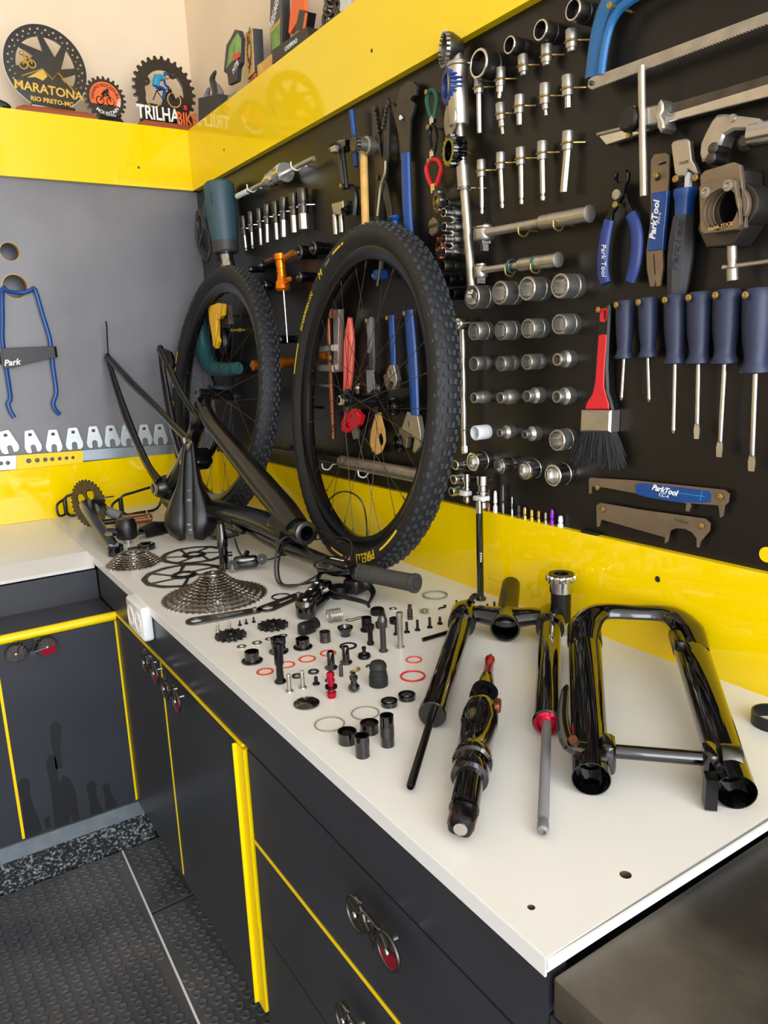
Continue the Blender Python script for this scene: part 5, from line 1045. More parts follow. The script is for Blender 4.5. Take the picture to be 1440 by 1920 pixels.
o = (1.0544, 1.5719)
t = wthing('freewheel_tool', 'toothed freewheel socket with long bronze handle and blue lever', 'freewheel tool', o)
q = R3((1.0763, 1.5950), o, 0.0)
obj('socket', MB().lathe([(0, 0.004), (0.017, 0.004), (0.018, 0.008), (0.018, 0.022), (0.0145, 0.024), (0.0145, 0.048), (0.012, 0.050), (0.010, 0.050), (0.009, 0.04), (0, 0.04)], 20, T((q[0], q[1], 0.01))), 'steel', t)
obj('splines', MB().prism(gear(0, 0, 0.016, 12, 0.003), 0.052, 0.062, T((q[0], q[1], 0))), 'dark_steel', t)
obj('handle', MB().cyl(R3((1.0598, 1.5853), o, 0.028), R3((1.0561, 1.4394), o, 0.028), 0.0085, n=14), 'sand', t)
obj('blue_band', MB().cyl(R3((1.0579, 1.5877), o, 0.028), R3((1.0587, 1.5731), o, 0.028), 0.0089, n=14), 'light_blue', t)
obj('blue_lever', MB().tube([R3(q_, o, 0.022) for q_ in [(1.0096, 1.6798), (1.0135, 1.6497), (1.0178, 1.6247), (1.0297, 1.6115)]], [0.0055, 0.0055, 0.005, 0.007], 8, sm=3), 'blue', t)
obj('lever_tail', MB().cyl(R3((1.0106, 1.5946), o, 0.02), R3((1.0170, 1.5678), o, 0.02), 0.005, n=8), 'blue', t)
o = (0.9490, 1.4833)
t = wthing('chain_tool', 'small silver and black chain tool just above the tall wheel', 'chain tool', o)
obj('body', MB().prism(PR([(0.9423, 1.5039), (0.9938, 1.5018), (0.9962, 1.4796), (0.9771, 1.4738), (0.9494, 1.4804)], o), 0.02, 0.045, bev=0.002), 'chrome', t)
for q0, q1, r in (((0.9369, 1.4829), (0.9373, 1.4396), 0.007), ((0.9628, 1.4788), (0.9637, 1.4405), 0.006)): obj('screw', MB().cyl(R3(q0, o, 0.032), R3(q1, o, 0.032), r, n=12), 'chrome', t)
obj('handle', MB().tube([R3(q_, o, 0.02) for q_ in [(0.9836, 1.5334), (1.0032, 1.5255), (1.0077, 1.5007), (0.9985, 1.4738)]], [0.006, 0.007, 0.008, 0.010], 8, sm=3), 'black_plastic', t)
obj('knob', MB().cyl(R3((0.9960, 1.4868), o, 0.026), R3((0.9952, 1.4781), o, 0.045), 0.009, n=14), 'black_gloss', t)
# ---- chain whip pliers
o = (1.0991, 1.5434)
t = wthing('chain_whip_pliers', 'long dark steel cassette pliers with chain studded jaws', 'pliers', o)
obj('jaw', MB().prism(PR([(1.0778, 1.6662), (1.0883, 1.6704), (1.0960, 1.6654), (1.0981, 1.6399), (1.1022, 1.6139), (1.1020, 1.5836), (1.1085, 1.5619), (1.1202, 1.5594), (1.1227, 1.5387), (1.1131, 1.5150), (1.0950, 1.4872), (1.0856, 1.4433), (1.0690, 1.4458), (1.0746, 1.4907), (1.0851, 1.5202), (1.0793, 1.5525), (1.0775, 1.6095)], o), 0.010, 0.016, bev=0.001), 'gun_steel', t)
obj('jaw', MB().prism(PR([(1.1243, 1.6186), (1.1324, 1.6510), (1.1413, 1.6691), (1.1484, 1.6614), (1.1428, 1.6043), (1.1383, 1.5656), (1.1268, 1.5399), (1.1217, 1.5236), (1.1336, 1.4959), (1.1433, 1.4635), (1.1436, 1.4388), (1.1279, 1.4391), (1.1238, 1.4667), (1.1119, 1.4977), (1.1056, 1.5216), (1.1117, 1.5511), (1.1213, 1.5743)], o), 0.014, 0.020, bev=0.001), 'gun_steel', t)
obj('rivet', MB().lathe([(0, 0.018), (0.005, 0.018), (0.0045, 0.023), (0, 0.0235)], 10, T(R3((1.0997, 1.5295), o, 0))), 'dark_steel', t)
for pl in ([(1.0992, 1.6580), (1.1026, 1.6492), (1.1039, 1.6409), (1.1053, 1.6326), (1.1067, 1.6243), (1.1100, 1.6155)], [(1.1439, 1.6523), (1.1396, 1.6456), (1.1372, 1.6385), (1.1328, 1.6317), (1.1304, 1.6244), (1.1260, 1.6176)]):
    for q in pl: obj('chain_stud', MB().lathe([(0, 0.014), (0.0042, 0.014), (0.0042, 0.0235), (0.0025, 0.0245), (0, 0.0245)], 8, T(R3(q, o, 0))), 'dark_steel', t)
obj('spring_rod', MB().tube([R3(q_, o, 0.024) for q_ in [(1.1354, 1.5534), (1.1319, 1.5310), (1.1145, 1.5089), (1.1065, 1.4835), (1.0983, 1.4546)]], 0.003, 7, sm=3), 'steel', t)
# ---- pedal wrench
o = (1.1952, 1.5436)
t = wthing('pedal_wrench', 'long pedal wrench with dark steel hook head and blue sleeve', 'pedal wrench', o)
obj('head', shape(PR([(1.1534, 1.6505), (1.1575, 1.6552), (1.1644, 1.6457), (1.1737, 1.6461), (1.1706, 1.6555), (1.1846, 1.6754), (1.2082, 1.6791), (1.2272, 1.6737), (1.2387, 1.6631), (1.2346, 1.6496), (1.2225, 1.6510), (1.2152, 1.6455), (1.2287, 1.6364), (1.2265, 1.6276), (1.2134, 1.6113), (1.2081, 1.5793), (1.2042, 1.5417), (1.1770, 1.5475), (1.1754, 1.5820), (1.1695, 1.6077)], o), [circ(*R3((1.1849, 1.6240), o, 0)[:2], 0.004, 12)], 0.007, 0.0008, 0.010), 'gun_steel', t)
obj('sleeve', MB().tube([R3(q_, o, 0.016) for q_ in [(1.1955, 1.5551), (1.1950, 1.5143), (1.1954, 1.4549), (1.1994, 1.3941)]], [0.0125, 0.0130, 0.0132, 0.0125], 12, sm=3, flat=(1, 0.65, (1, 0, 0))), 'blue', t)
peg((1.1883, 1.6212), 0.022, 'white_plastic')
# ---- blue T knob peeping above the tyre
o = (1.1559, 1.4341)
t = wthing('blue_knob_tool', 'blue cap of a tool peeping over the tall wheel', 'tool cap', o)
obj('cap', MB().prof((0, 0.012, 0.02), (0, -0.03, 0.02), [(0, 0), (0.011, 0), (0.012, 0.004), (0.008, 0.010), (0.009, 0.02), (0.009, 0.042), (0, 0.042)], 14), 'blue', t)
obj('stem', MB().cyl((0, -0.03, 0.02), (0, -0.075, 0.02), 0.005, n=10), 'steel', t)
# ================================================================ tools seen through the wheels
o = (1.1370, 1.1873)
def adj_wrench(hpts, r, jaw1, jaw2, worm, label):
    o = hpts[0]
    t = wthing('adjustable_wrench', label, 'adjustable wrench', o, 'blue handled adjustable wrenches')
    obj('handle', MB().tube([R3(q_, o, 0.016) for q_ in hpts], r, 12, sm=3, flat=(1, 0.6, (1, 0, 0))), 'blue', t)
    obj('fixed_jaw', MB().prism(PR(jaw1, o), 0.010, 0.022, bev=0.0015), 'satin', t)
    obj('moving_jaw', MB().prism(PR(jaw2, o), 0.011, 0.0235, bev=0.0015), 'tool_plate', t)
    obj('worm', MB().cyl(R3(worm, o, 0.021), (worm[0]-o[0]+0.001, worm[1]-o[1]-0.012, 0.021), 0.0045, n=10), 'dark_steel', t)
    peg((o[0]+0.001, o[1]-0.006), 0.03)
adj_wrench([(1.1251, 1.2526), (1.1251, 1.2207), (1.1266, 1.1818), (1.1262, 1.1426)], [0.009, 0.0095, 0.0088, 0.008], [(1.1193, 1.1495), (1.1357, 1.1494), (1.1459, 1.1181), (1.1345, 1.0976), (1.1241, 1.0962), (1.1312, 1.1111), (1.1212, 1.1155), (1.1079, 1.1039), (1.0987, 1.1221)], [(1.1120, 1.1336), (1.1274, 1.1156), (1.1169, 1.1132), (1.1075, 1.0970), (1.0997, 1.1060), (1.0947, 1.1267)], (1.1258, 1.1405), 'short blue handled adjustable wrench seen through the spokes')
adj_wrench([(1.1893, 1.2586), (1.1954, 1.1966), (1.1996, 1.1318), (1.2008, 1.0461)], [0.013, 0.0145, 0.0140, 0.0130], [(1.1787, 1.0519), (1.2169, 1.0449), (1.2263, 1.0068), (1.2213, 0.9808), (1.2014, 0.9655), (1.1939, 0.9693), (1.2031, 0.9972), (1.1838, 1.0003), (1.1524, 1.0095)], [(1.1487, 1.0161), (1.1976, 1.0047), (1.1796, 0.9954), (1.1744, 0.9744), (1.1626, 0.9780), (1.1478, 1.0011)], (1.1892, 1.0326), 'long blue handled adjustable wrench seen through the spokes')
tq = (1.2064, 1.1913); wthing_ = None
o = (1.0528, 1.2465)
t = wthing('utility_knife', 'grey and black folding utility tool between the two red and blue tools', 'hand tool', o)
obj('handle', MB().tube([R3(q_, o, 0.018) for q_ in [(1.0500, 1.2511), (1.0483, 1.2008), (1.0458, 1.1404)]], [0.010, 0.0105, 0.010], 10, sm=3, flat=(1, 0.7, (1, 0, 0))), 'dark_grey', t)
obj('grip_pad', MB().prism(PR([(1.0432, 1.2470), (1.0590, 1.2530), (1.0602, 1.2121), (1.0507, 1.1755), (1.0396, 1.1757)], o), 0.022, 0.027, bev=0.001), 'mid_grey', t)
obj('ferrule', MB().prism(PR([(1.0286, 1.1381), (1.0621, 1.1393), (1.0606, 1.0901), (1.0289, 1.0857)], o), 0.010, 0.026, bev=0.0015), 'chrome', t)
obj('blade', MB().prism(PR([(1.0291, 1.0881), (1.0586, 1.0936), (1.0600, 1.0819), (1.0506, 1.0756), (1.0446, 1.0838), (1.0333, 1.0834)], o), 0.014, 0.018), 'gold', t)
peg((1.0484, 1.2455), 0.032)
# red pliers
o = (0.9479, 1.1550)
t = wthing('red_pliers', 'salmon red handled pliers with red pivot hub behind the spokes', 'pliers', o)
obj('handle', MB().tube([R3(q_, o, 0.018) for q_ in [(0.9588, 1.2560), (0.9394, 1.2039), (0.9310, 1.1427), (0.9193, 1.0737)]], [0.006, 0.0075, 0.0075, 0.006], 10, sm=3), 'salmon', t)
obj('handle', MB().tube([R3(q_, o, 0.022) for q_ in [(0.9629, 1.2534), (0.9678, 1.2032), (0.9574, 1.1429), (0.9387, 1.0746)]], [0.006, 0.0075, 0.0075, 0.006], 10, sm=3), 'salmon', t)
obj('jaw', MB().prism(PR([(0.9152, 1.0737), (0.9433, 1.0809), (0.9620, 1.0715), (0.9787, 1.0424), (0.9969, 1.0334), (0.9857, 1.0130), (0.9504, 0.9982), (0.9297, 0.9891), (0.9046, 0.9925), (0.9041, 1.0131), (0.9241, 1.0360)], o), 0.012, 0.026, bev=0.002), 'red', t)
obj('pivot', MB().lathe([(0, 0.026), (0.007, 0.026), (0.006, 0.031), (0, 0.032)], 12, T(R3((0.9410, 1.0098), o, 0))), 'red_anod', t)
obj('tip', MB().prism(PR([(0.9563, 1.0087), (0.9701, 0.9995), (0.9683, 0.9792), (0.9533, 0.9755), (0.9452, 0.9953)], o), 0.014, 0.022), 'steel', t)
# bearing press column
o = (0.8793, 1.1306)
t = wthing('bearing_press', 'brownish steel threaded bearing press standing behind the tall wheel', 'bearing press', o)
obj('rod', MB().cyl(R3((0.8787, 1.2677), o, 0.03), R3((0.8702, 0.9726), o, 0.03), 0.0068, n=12), 'copper_dark', t)
obj('plate', MB().prism(PR([(0.9079, 1.2781), (0.9352, 1.2764), (0.9161, 1.1383), (0.8957, 1.1382)], o), 0.02, 0.034, bev=0.001), 'steel', t)
obj('top_block', MB().prism(PR([(0.8619, 1.2810), (0.9056, 1.2795), (0.9032, 1.2578), (0.8595, 1.2601)], o), 0.018, 0.042, bev=0.002), 'copper_dark', t)
for a_, b_ in (([(0.8326, 1.1948), (0.9120, 1.1979), (0.9104, 1.1832), (0.8362, 1.1795)], 0.044), ([(0.8274, 1.1514), (0.9095, 1.1512), (0.9077, 1.1338), (0.8283, 1.1360)], 0.044)): obj('jaw_plate', MB().prism(PR(a_, o), 0.014, b_, bev=0.002), 'steel', t)
obj('orange_sleeve', MB().cyl(R3((0.7993, 1.1723), o, 0.030), R3((0.8545, 1.1742), o, 0.030), 0.010, n=14), 'orange_anod', t)
for q in [(0.8719, 1.1766), (0.8672, 1.1591)]: obj('spacer', MB().cyl(R3(q, o, 0.03), (q[0]-o[0]+0.02, q[1]-o[1], 0.03), 0.0055, n=10), 'chrome', t)
obj('cross_bar', MB().cyl(R3((0.7715, 1.1007), o, 0.034), R3((0.8760, 1.1001), o, 0.034), 0.0045, n=10), 'satin', t)
obj('lower_bar', MB().cyl(R3((0.7705, 1.0469), o, 0.034), R3((0.8434, 1.0473), o, 0.034), 0.004, n=10), 'chrome', t)
# lockring wrench teardrop
hq = (1.0640, 0.9865); o = hq
lr, o = plate_tool('lockring_wrench', 'teardrop shaped brass coloured ring wrench behind the lower spokes', 'ring wrench',
    [(1.0492, 1.0418), (1.0628, 1.0460), (1.0701, 1.0249), (1.0795, 1.0040), (1.0800, 0.9801), (1.0652, 0.9570), (1.0467, 0.9480), (1.0266, 0.9535), (1.0189, 0.9727), (1.0257, 1.0003), (1.0388, 1.0231)], 0.012, 0.005, 'sand', [[(hq[0]+0.013*math.cos(a)*(1 if i % 2 else 0.85), hq[1]-0.003+0.017*math.sin(a)*(1 if i % 2 else 0.85)) for i, a in enumerate([2*PI*k/24 for k in range(24)])]])
obj('handle', MB().tube([R3(q_, o, 0.014) for q_ in [(1.0541, 1.0383), (1.0497, 1.0692), (1.0465, 1.0858)]], [0.008, 0.007, 0.006], 8, sm=2, flat=(1, 0.5, (1, 0, 0))), 'steel', lr)
for q, r, lab in (((1.1273, 1.0617), 0.0195, 'black notched ring hanging beside the hub, upper of two'), ((1.1451, 0.9845), 0.020, 'dark round cup below the upper black ring'), ):
    ring_tool('lockring_socket', q, 0.02, r, r*0.68, 0.018, lab, 'black_anod', 16, -12)
for q0, q1 in (((0.9816, 1.1045), (0.9886, 1.0767)),):
    t = thing('hex_driver', 'small steel stub driver beside the red pliers', 'tool bit', WF(q0[0], q0[1], 0.02))
    obj('barrel', MB().lathe([(0, 0), (0.007, 0), (0.007, 0.012), (0.006, 0.013), (0.006, 0.024), (0, 0.025)], 12, RX(90)), 'dark_steel', t); obj('ring', MB().lathe([(0.0068, 0.004), (0.0078, 0.004), (0.0078, 0.008), (0.0068, 0.008)], 12, RX(90), closed=True), 'steel', t)
    peg(q0, 0.018)
# horizontal tube on white hooks
o = (1.0656, 0.9209)
t = wthing('steel_tube', 'fat horizontal steel tube resting on white hooks at the board foot', 'tube', o)
obj('tube', MB().cyl(R3((0.9163, 0.9201), o, 0.035), R3((1.2900, 0.9240), o, 0.035), 0.0150, n=20), 'steel', t)
obj('thin_section', MB().cyl(R3((0.5098, 0.9152), o, 0.035), R3((0.9215, 0.9206), o, 0.035), 0.0095, n=16), 'gun_steel', t)
for q in ((0.8356, 0.8976), (1.0098, 0.8991)): j_hook((q[0], q[1]), 0.016, 'white_plastic', 1.1)
# ---- behind the rear wheel: jigsaw, knife, black tools
o = (0.1676, 1.2266)
t = wthing('jigsaw', 'teal corded jigsaw hanging behind the rear wheel spokes', 'jigsaw', o)
obj('housing', MB().tube([R3(q_, o, 0.045) for q_ in [(0.0726, 1.3215), (0.0556, 1.2552), (0.0679, 1.1868), (0.1347, 1.1439), (0.2470, 1.1391), (0.3368, 1.1439)]], [0.018, 0.026, 0.028, 0.025, 0.022, 0.018], 12, sm=4), 'teal', t)
obj('front_boot', MB().rbox((0, 0, 0), (0.05, 0.03, 0.04), 0.008), 'teal_grey', t, T(R3((0.1779, 1.0742), o, 0.04)))
obj('shoe', MB().tube([R3(q_, o, 0.05) for q_ in [(0.0105, 1.2997), (-0.0022, 1.2141), (0.0409, 1.1442)]], 0.003, 6, sm=3), 'satin', t)
obj('trigger_cable', MB().tube([R3(q_, o, 0.03) for q_ in [(0.0666, 1.1260), (0.0923, 1.0917), (0.0545, 1.0559)]], 0.004, 6, sm=3), 'black_plastic', t)
for q in (0.1371, 1.1753): pass
ut = (0.2828, 1.2863)
t = wthing('multi_tool', 'bright yellow plastic multi tool with pointed tip in front of the jigsaw', 'hand tool', ut)
obj('body', shape(PR([(0.2392, 1.3260), (0.2884, 1.3289), (0.3232, 1.3312), (0.3554, 1.3260), (0.3450, 1.2982), (0.3220, 1.2889), (0.2963, 1.2887), (0.2849, 1.2397), (0.2943, 1.2239), (0.2726, 1.2057), (0.2566, 1.2123), (0.2544, 1.2408), (0.2435, 1.2883)], ut), [PR([(0.2998, 1.3038), (0.3170, 1.3043), (0.3146, 1.2938), (0.2974, 1.2932)], ut)], 0.014, 0.002, 0.072), 'yellow_plastic', t)
obj('back_stem', MB().cyl((0.01, 0.01, 0.0), (0.01, 0.01, 0.074), 0.004, n=8), 'black_plastic', t)
o = (0.2634, 1.2711)
t = wthing('crimping_tool', 'black handled crimping tool with steel jaw behind the rear wheel', 'pliers', o)
obj('handle', MB().tube([R3(q_, o, 0.045) for q_ in [(0.2475, 1.2592), (0.2544, 1.2320), (0.2535, 1.2081), (0.2362, 1.1892)]], [0.012, 0.018, 0.018, 0.012], 10, sm=3), 'black_plastic', t)
obj('jaw', MB().prism(PR([(0.2666, 1.3256), (0.3011, 1.3280), (0.3099, 1.2721), (0.2539, 1.2684)], o), 0.035, 0.05, bev=0.002), 'tool_plate', t)
obj('wire', MB().tube([R3(q_, o, 0.05) for q_ in [(0.2208, 1.2795), (0.2492, 1.2687), (0.2831, 1.2657), (0.3085, 1.2661)]], 0.0016, 6, sm=3), 'satin', t)
q = (0.3028, 1.2551); t = thing('brass_hook', 'small yellow brass hook between the rear wheel spokes', 'hook', WF(q[0], q[1])); obj('shank', MB().cyl((0, 0, 0), (0, 0, 0.04), 0.0035, n=8).ball((0, 0, 0.04), 0.005, 8), 'gold', t); obj('collar', MB().lathe([(0.003, 0.012), (0.0065, 0.012), (0.0065, 0.018), (0.003, 0.018)], 10, closed=True), 'gold', t)
# ---- orange bleed tool and black adapters
o = (0.6648, 1.3990)
t = wthing('bearing_extractor', 'orange anodised extractor with long thin steel rod', 'extractor', o)
obj('body', MB().prof(R3((0.6603, 1.4308), o, 0.04), R3((0.6638, 1.3518), o, 0.04), [(0, 0), (0.0155, 0), (0.016, 0.014), (0.0125, 0.016), (0.0125, 0.036), (0.011, 0.0365), (0.011, 0.040), (0.0125, 0.0405), (0.0125, 0.046), (0.011, 0.0465), (0.011, 0.050), (0.0125, 0.051), (0.0125, 0.062), (0.018, 0.072), (0.020, 0.086), (0.016, 0.092), (0, 0.092)], 20), 'orange_anod', t)
obj('wing', MB().cyl(R3((0.5774, 1.4204), o, 0.04), R3((0.6304, 1.4225), o, 0.04), 0.007, n=10), 'copper_dark', t)
obj('wing', MB().cyl(R3((0.6861, 1.4174), o, 0.04), R3((0.7323, 1.4248), o, 0.04), 0.0075, n=10), 'orange_anod', t)
obj('thumb_screw', MB().cyl(R3((0.6838, 1.3605), o, 0.042), R3((0.7177, 1.3639), o, 0.046), 0.006, n=10), 'orange_anod', t)
obj('rod', MB().cyl(R3((0.6673, 1.3541), o, 0.04), R3((0.6706, 1.2094), o, 0.04), 0.0021, n=8), 'chrome', t)
for i, (q, r, lab) in enumerate((((0.4718, 1.4121), 0.009, 'tiny black adapter under the hex drivers, nearest the heat gun nozzle'), ((0.5440, 1.4156), 0.010, 'tiny black adapter touching the orange extractor wing'), ((0.5621, 1.3618), 0.011, 'black adapter low beside the rear tyre'),
                    ((0.7720, 1.4209), 0.0165, 'round black adapter at the tip of the orange wing'), ((0.8441, 1.4218), 0.0155, 'round black adapter nearest the tall wheel'), ((0.7642, 1.3645), 0.0125, 'dark adapter below the orange extractor'), ((0.6285, 1.2177), 0.011, 'black adapter between the two tyres'))):
    t = thing('bearing_adapter', lab, 'adapter', WF(q[0], q[1]), 'black bearing adapters on the tool board')
    obj('drum', MB().lathe([(0, 0), (r*0.9, 0), (r*0.9, 0.02), (r, 0.022), (r, 0.040), (r*0.8, 0.044), (r*0.5, 0.044), (r*0.45, 0.036), (0, 0.036)], 18), 'black_anod', t)
    obj('rim', MB().lathe([(r*0.80, 0.0435), (r*1.0, 0.0405), (r*1.02, 0.042), (r*0.84, 0.0455)], 18, closed=True), 'dark_steel', t)
    obj('screw', MB().lathe([(0, 0.036), (r*0.25, 0.036), (r*0.25, 0.046), (0, 0.047)], 8), 'steel', t)
for q, lab in (((0.6211, 1.1578), 'dark orange knob between the two tyres'), ((0.4443, 1.1512), 'dark orange knob seen through the rear wheel')):
    t = thing('bearing_drift', lab, 'drift', WF(q[0], q[1]), 'orange drifts on the tool board')
    obj('knob', MB().lathe([(0, 0), (0.012, 0), (0.012, 0.03), (0.015, 0.032), (0.015, 0.044), (0.008, 0.046), (0, 0.046)], 16), 'orange_anod', t); obj('bolt', MB().lathe([(0, 0.045), (0.005, 0.045), (0.005, 0.050), (0, 0.051)], 6), 'steel', t)
# dark blue hanger tool seen through the tall wheel's top
o = (1.1091, 1.3362)
t = wthing('hanger_gauge', 'blue clamped gauge seen through the top of the tall wheel', 'gauge', o)
obj('block', MB().rbox((0, 0, 0.03), (0.024, 0.020, 0.024), 0.004), 'blue', t); obj('bar', MB().cyl((0.004, 0.01, 0.03), (0.004, 0.10, 0.03), 0.0055, n=10), 'dark_steel', t); obj('screw', MB().cyl((-0.01, 0, 0.03), (-0.022, 0, 0.034), 0.005, n=8), 'light_blue', t)

# ================================================================ parts laid out on the worktop
def bthing(name, label, cat, p, rot=0, group=None, z=0.0): return thing(name, label, cat, BF(p, z, rot), group)
# ---- cassettes
def cassette(p, teeth, label, z0, dz, rot=0):
    t = bthing('cassette', label, 'cassette', p, rot, 'sprocket cassettes on the worktop')
    for i, n in enumerate(teeth):
        r = n*0.0127/(2*PI)+0.002
        ri = max(0.012, r-0.0115 if i < len(teeth)-1 else r-0.008)
        holes = [circ(0, 0, ri, max(16, n))]
        me = shape(gear(0, 0, r, n, 0.0042, 0.5), holes, 0.0018, 0.0, z0+i*dz)
        c = obj('cog', me, 'cog_steel', t, RZ(i*7))
        if i < len(teeth)-1:
            for k in range(6):
                a = k*60
                m_ = obj('spider_arm', MB().box((ri-0.006, 0, z0+i*dz+dz*0.5), (0.016, 0.005, dz*0.9)), 'cog_steel', c, RZ(a)) if i in (0, 2, 4, 6) else None
    obj('lockring', MB().lathe([(0.010, z0+len(teeth)*dz-0.004), (0.0165, z0+len(teeth)*dz-0.004), (0.0165, z0+len(teeth)*dz-0.001), (0.010, z0+len(teeth)*dz-0.001)], 20, closed=True), 'chrome', t)
cassette((-0.4420, -1.0859), [51, 45, 39, 34, 30, 26, 23, 20, 17, 15, 13, 11], 'wide twelve speed cassette stacked like a cone', 0.0, 0.0042)
cassette((-0.5038, -0.7251), [31, 28, 26, 24, 21, 19, 17], 'small worn cassette cluster near the bench corner', 0.001, 0.0040)
# ---- brake rotors
def rotor(p, R, label, z=0.0, rot=0):
    t = bthing('brake_rotor', label, 'brake rotor', p, rot, 'brake rotors on the worktop', z)
    ol = []
    for i in range(72):
        a = 2*PI*i/72; ol.append(((R+0.0012*math.cos(a*12))*math.cos(a), (R+0.0012*math.cos(a*12))*math.sin(a)))
    holes = []
    Ri, Rh = R-0.0125, 0.029
    for k in range(6):
        a0 = k*PI/3; h = []
        for i in range(9): a = a0+0.055+(PI/3-0.11)*i/8; h.append((Ri*math.cos(a), Ri*math.sin(a)))
        for i in range(5): a = a0+0.62+0.55+0.06-(PI/3-0.22)*i/4; h.append((Rh*math.cos(a), Rh*math.sin(a)))
        holes.append(h)
    holes.append(circ(0, 0, 0.0175, 24))
    for k in range(24):
        a = 2*PI*k/24; holes.append(circ((R-0.0065+0.0022*math.sin(k*2.1))*math.cos(a), (R-0.0065+0.0022*math.sin(k*2.1))*math.sin(a), 0.0022, 8))
    obj('brake_track', shape(ol, holes, 0.0018, 0.0, 0.0), 'dark_steel', t)
    obj('carrier', shape(gear(0, 0, 0.0235, 12, 0.002), [circ(0, 0, 0.0175, 24)], 0.003, 0.0, 0.0016), 'black_anod', t)
rotor((-0.4428, -0.8998), 0.090, 'larger slotted brake rotor partly under the cone cassette', 0.0, 12)
rotor((-0.3657, -0.7469), 0.080, 'smaller dark brake rotor below the saddle', 0.0, 40)
# ---- crankset
rc_ = (-0.4933, -0.2367); e_ = (-0.5194, -0.6172)
t = bthing('crankset', 'dark bicycle crankset standing on its chainring edge', 'crankset', rc_)
dx, dy = e_[0]-rc_[0], e_[1]-rc_[1]; ax = Vector((0.86, -0.05, 0)).normalized()
MR = T((0, 0, 0.070)) @ Vector((0.80, 0.45, 0.0)).to_track_quat('Z', 'Y').to_matrix().to_4x4()
obj('chainring', shape(gear(0, 0, 0.070, 32, 0.005, 0.45), [circ(0.030*math.cos(k*PI/2+.4), 0.030*math.sin(k*PI/2+.4), 0.0165, 14) for k in range(4)]+[circ(0, 0, 0.010, 16)], 0.004, 0.0008, -0.002), 'dark_steel', t, MR)
obj('crank_arm', MB().tube([(-0.006, -0.010, 0.070), (dx*0.25-0.012, dy*0.25, 0.062), (dx*0.7-0.006, dy*0.7, 0.034), (dx, dy, 0.016)], [0.022, 0.018, 0.0155, 0.0165], 12, sm=4, flat=(1, 0.7, (1, 0, 0))), 'carbon', t)
obj('pedal_boss', MB().lathe([(0.006, -0.012), (0.019, -0.012), (0.020, 0.010), (0.016, 0.013), (0.006, 0.013)], 18, T((dx, dy, 0.015)), closed=True), 'black_gloss', t)
s_e = (-0.4208, -0.2889); obj('spindle', MB().cyl((0.004, 0.0, 0.066), (s_e[0]-rc_[0], s_e[1]-rc_[1], 0.030), 0.0145, n=18), 'mid_grey', t)
obj('crank_bolt', MB().lathe([(0, 0), (0.010, 0), (0.010, 0.004), (0, 0.005)], 14, T((dx*0.80, dy*0.80, 0.038)) @ RX(20)), 'chrome', t)
l_e = (-0.4558, -0.3055); obj('chain_guide', MB().prism([(-0.012, 0), (0.016, 0.006), (0.03, -0.001), (0.016, -0.005)], 0, 0.003, T((l_e[0]-rc_[0]-0.01, l_e[1]-rc_[1], 0.092))), 'black_plastic', t)
# ---- bottle cages against the back
def cage(p, label, rot, s=1.0):
    t = bthing('bottle_cage', label, 'bottle cage', p, rot, 'bottle cages')
    obj('loop', MB().tube([(-0.06*s, 0.0, 0.006), (-0.075*s, 0.0, 0.030), (-0.068*s, 0, 0.062), (-0.03*s, 0, 0.070), (0.05*s, 0.0, 0.078), (0.062*s, 0.0, 0.05), (0.04*s, 0.0, 0.008), (-0.02*s, 0, 0.005)], 0.0042, 8, closed=True, sm=4, flat=(1, 1.0, (0, 1, 0))), 'black_plastic', t)
    obj('end_loop', MB().tube([(-0.072*s, 0.0, 0.012), (-0.105*s, -0.02, 0.012), (-0.108*s, -0.02, 0.045), (-0.075*s, 0.0, 0.058)], 0.0038, 8, sm=4), 'black_plastic', t)
    obj('bracket', MB().rbox((-0.073*s, 0.0, 0.035), (0.012, 0.016, 0.05), 0.004), 'black_plastic', t)
    return t
cage((-0.3126, -0.1469), 'black bottle cage lying on its side against the yellow splashback', 8)
cage((-0.4716, -0.0395), 'black bottle cage hidden behind the crankset', -5, 0.7)
# ---- misc black parts in the far corner
q = (-0.4604, -0.5056); t = bthing('head_light', 'black cylindrical lamp body standing on a silver foot', 'bike light', q)
obj('body', MB().lathe([(0, 0.012), (0.022, 0.012), (0.026, 0.016), (0.027, 0.045), (0.024, 0.060), (0.020, 0.066), (0, 0.068)], 22), 'black_plastic', t); obj('foot', MB().lathe([(0, 0), (0.011, 0), (0.012, 0.012), (0, 0.012)], 18), 'chrome', t)
obj('clamp', MB().tube([(-0.02, 0.0, 0.03), (-0.042, 0.012, 0.034), (-0.046, 0.02, 0.02), (-0.03, 0.02, 0.008)], [0.010, 0.011, 0.010, 0.008], 8, sm=3), 'black_plastic', t)
q = (-0.3776, -0.4645); t = bthing('mud_guard', 'small black curved plastic cover between lamp and saddle', 'cover', q, 15)
obj('shell', MB().loft([[(x, 0.024*math.cos(a), 0.004+0.034*math.sin(a)*(1-0.25*abs(x)/0.04)) for a in [PI*k/10 for k in range(11)]]+[(x, 0.019*math.cos(a), 0.004+0.028*math.sin(a)*(1-0.25*abs(x)/0.04)) for a in [PI*(10-k)/10 for k in range(11)]] for x in (-0.038, -0.02, 0.0, 0.02, 0.038)]), 'black_plastic', t)
obj('beak', MB().prism([(-0.038, 0.015), (-0.066, 0.0), (-0.038, -0.018)], 0.012, 0.018), 'black_plastic', t)
q = (-0.3879, -0.3017); t = bthing('bronze_pedal', 'bronze coloured bicycle pedal body behind the lamp', 'pedal', q, -12)
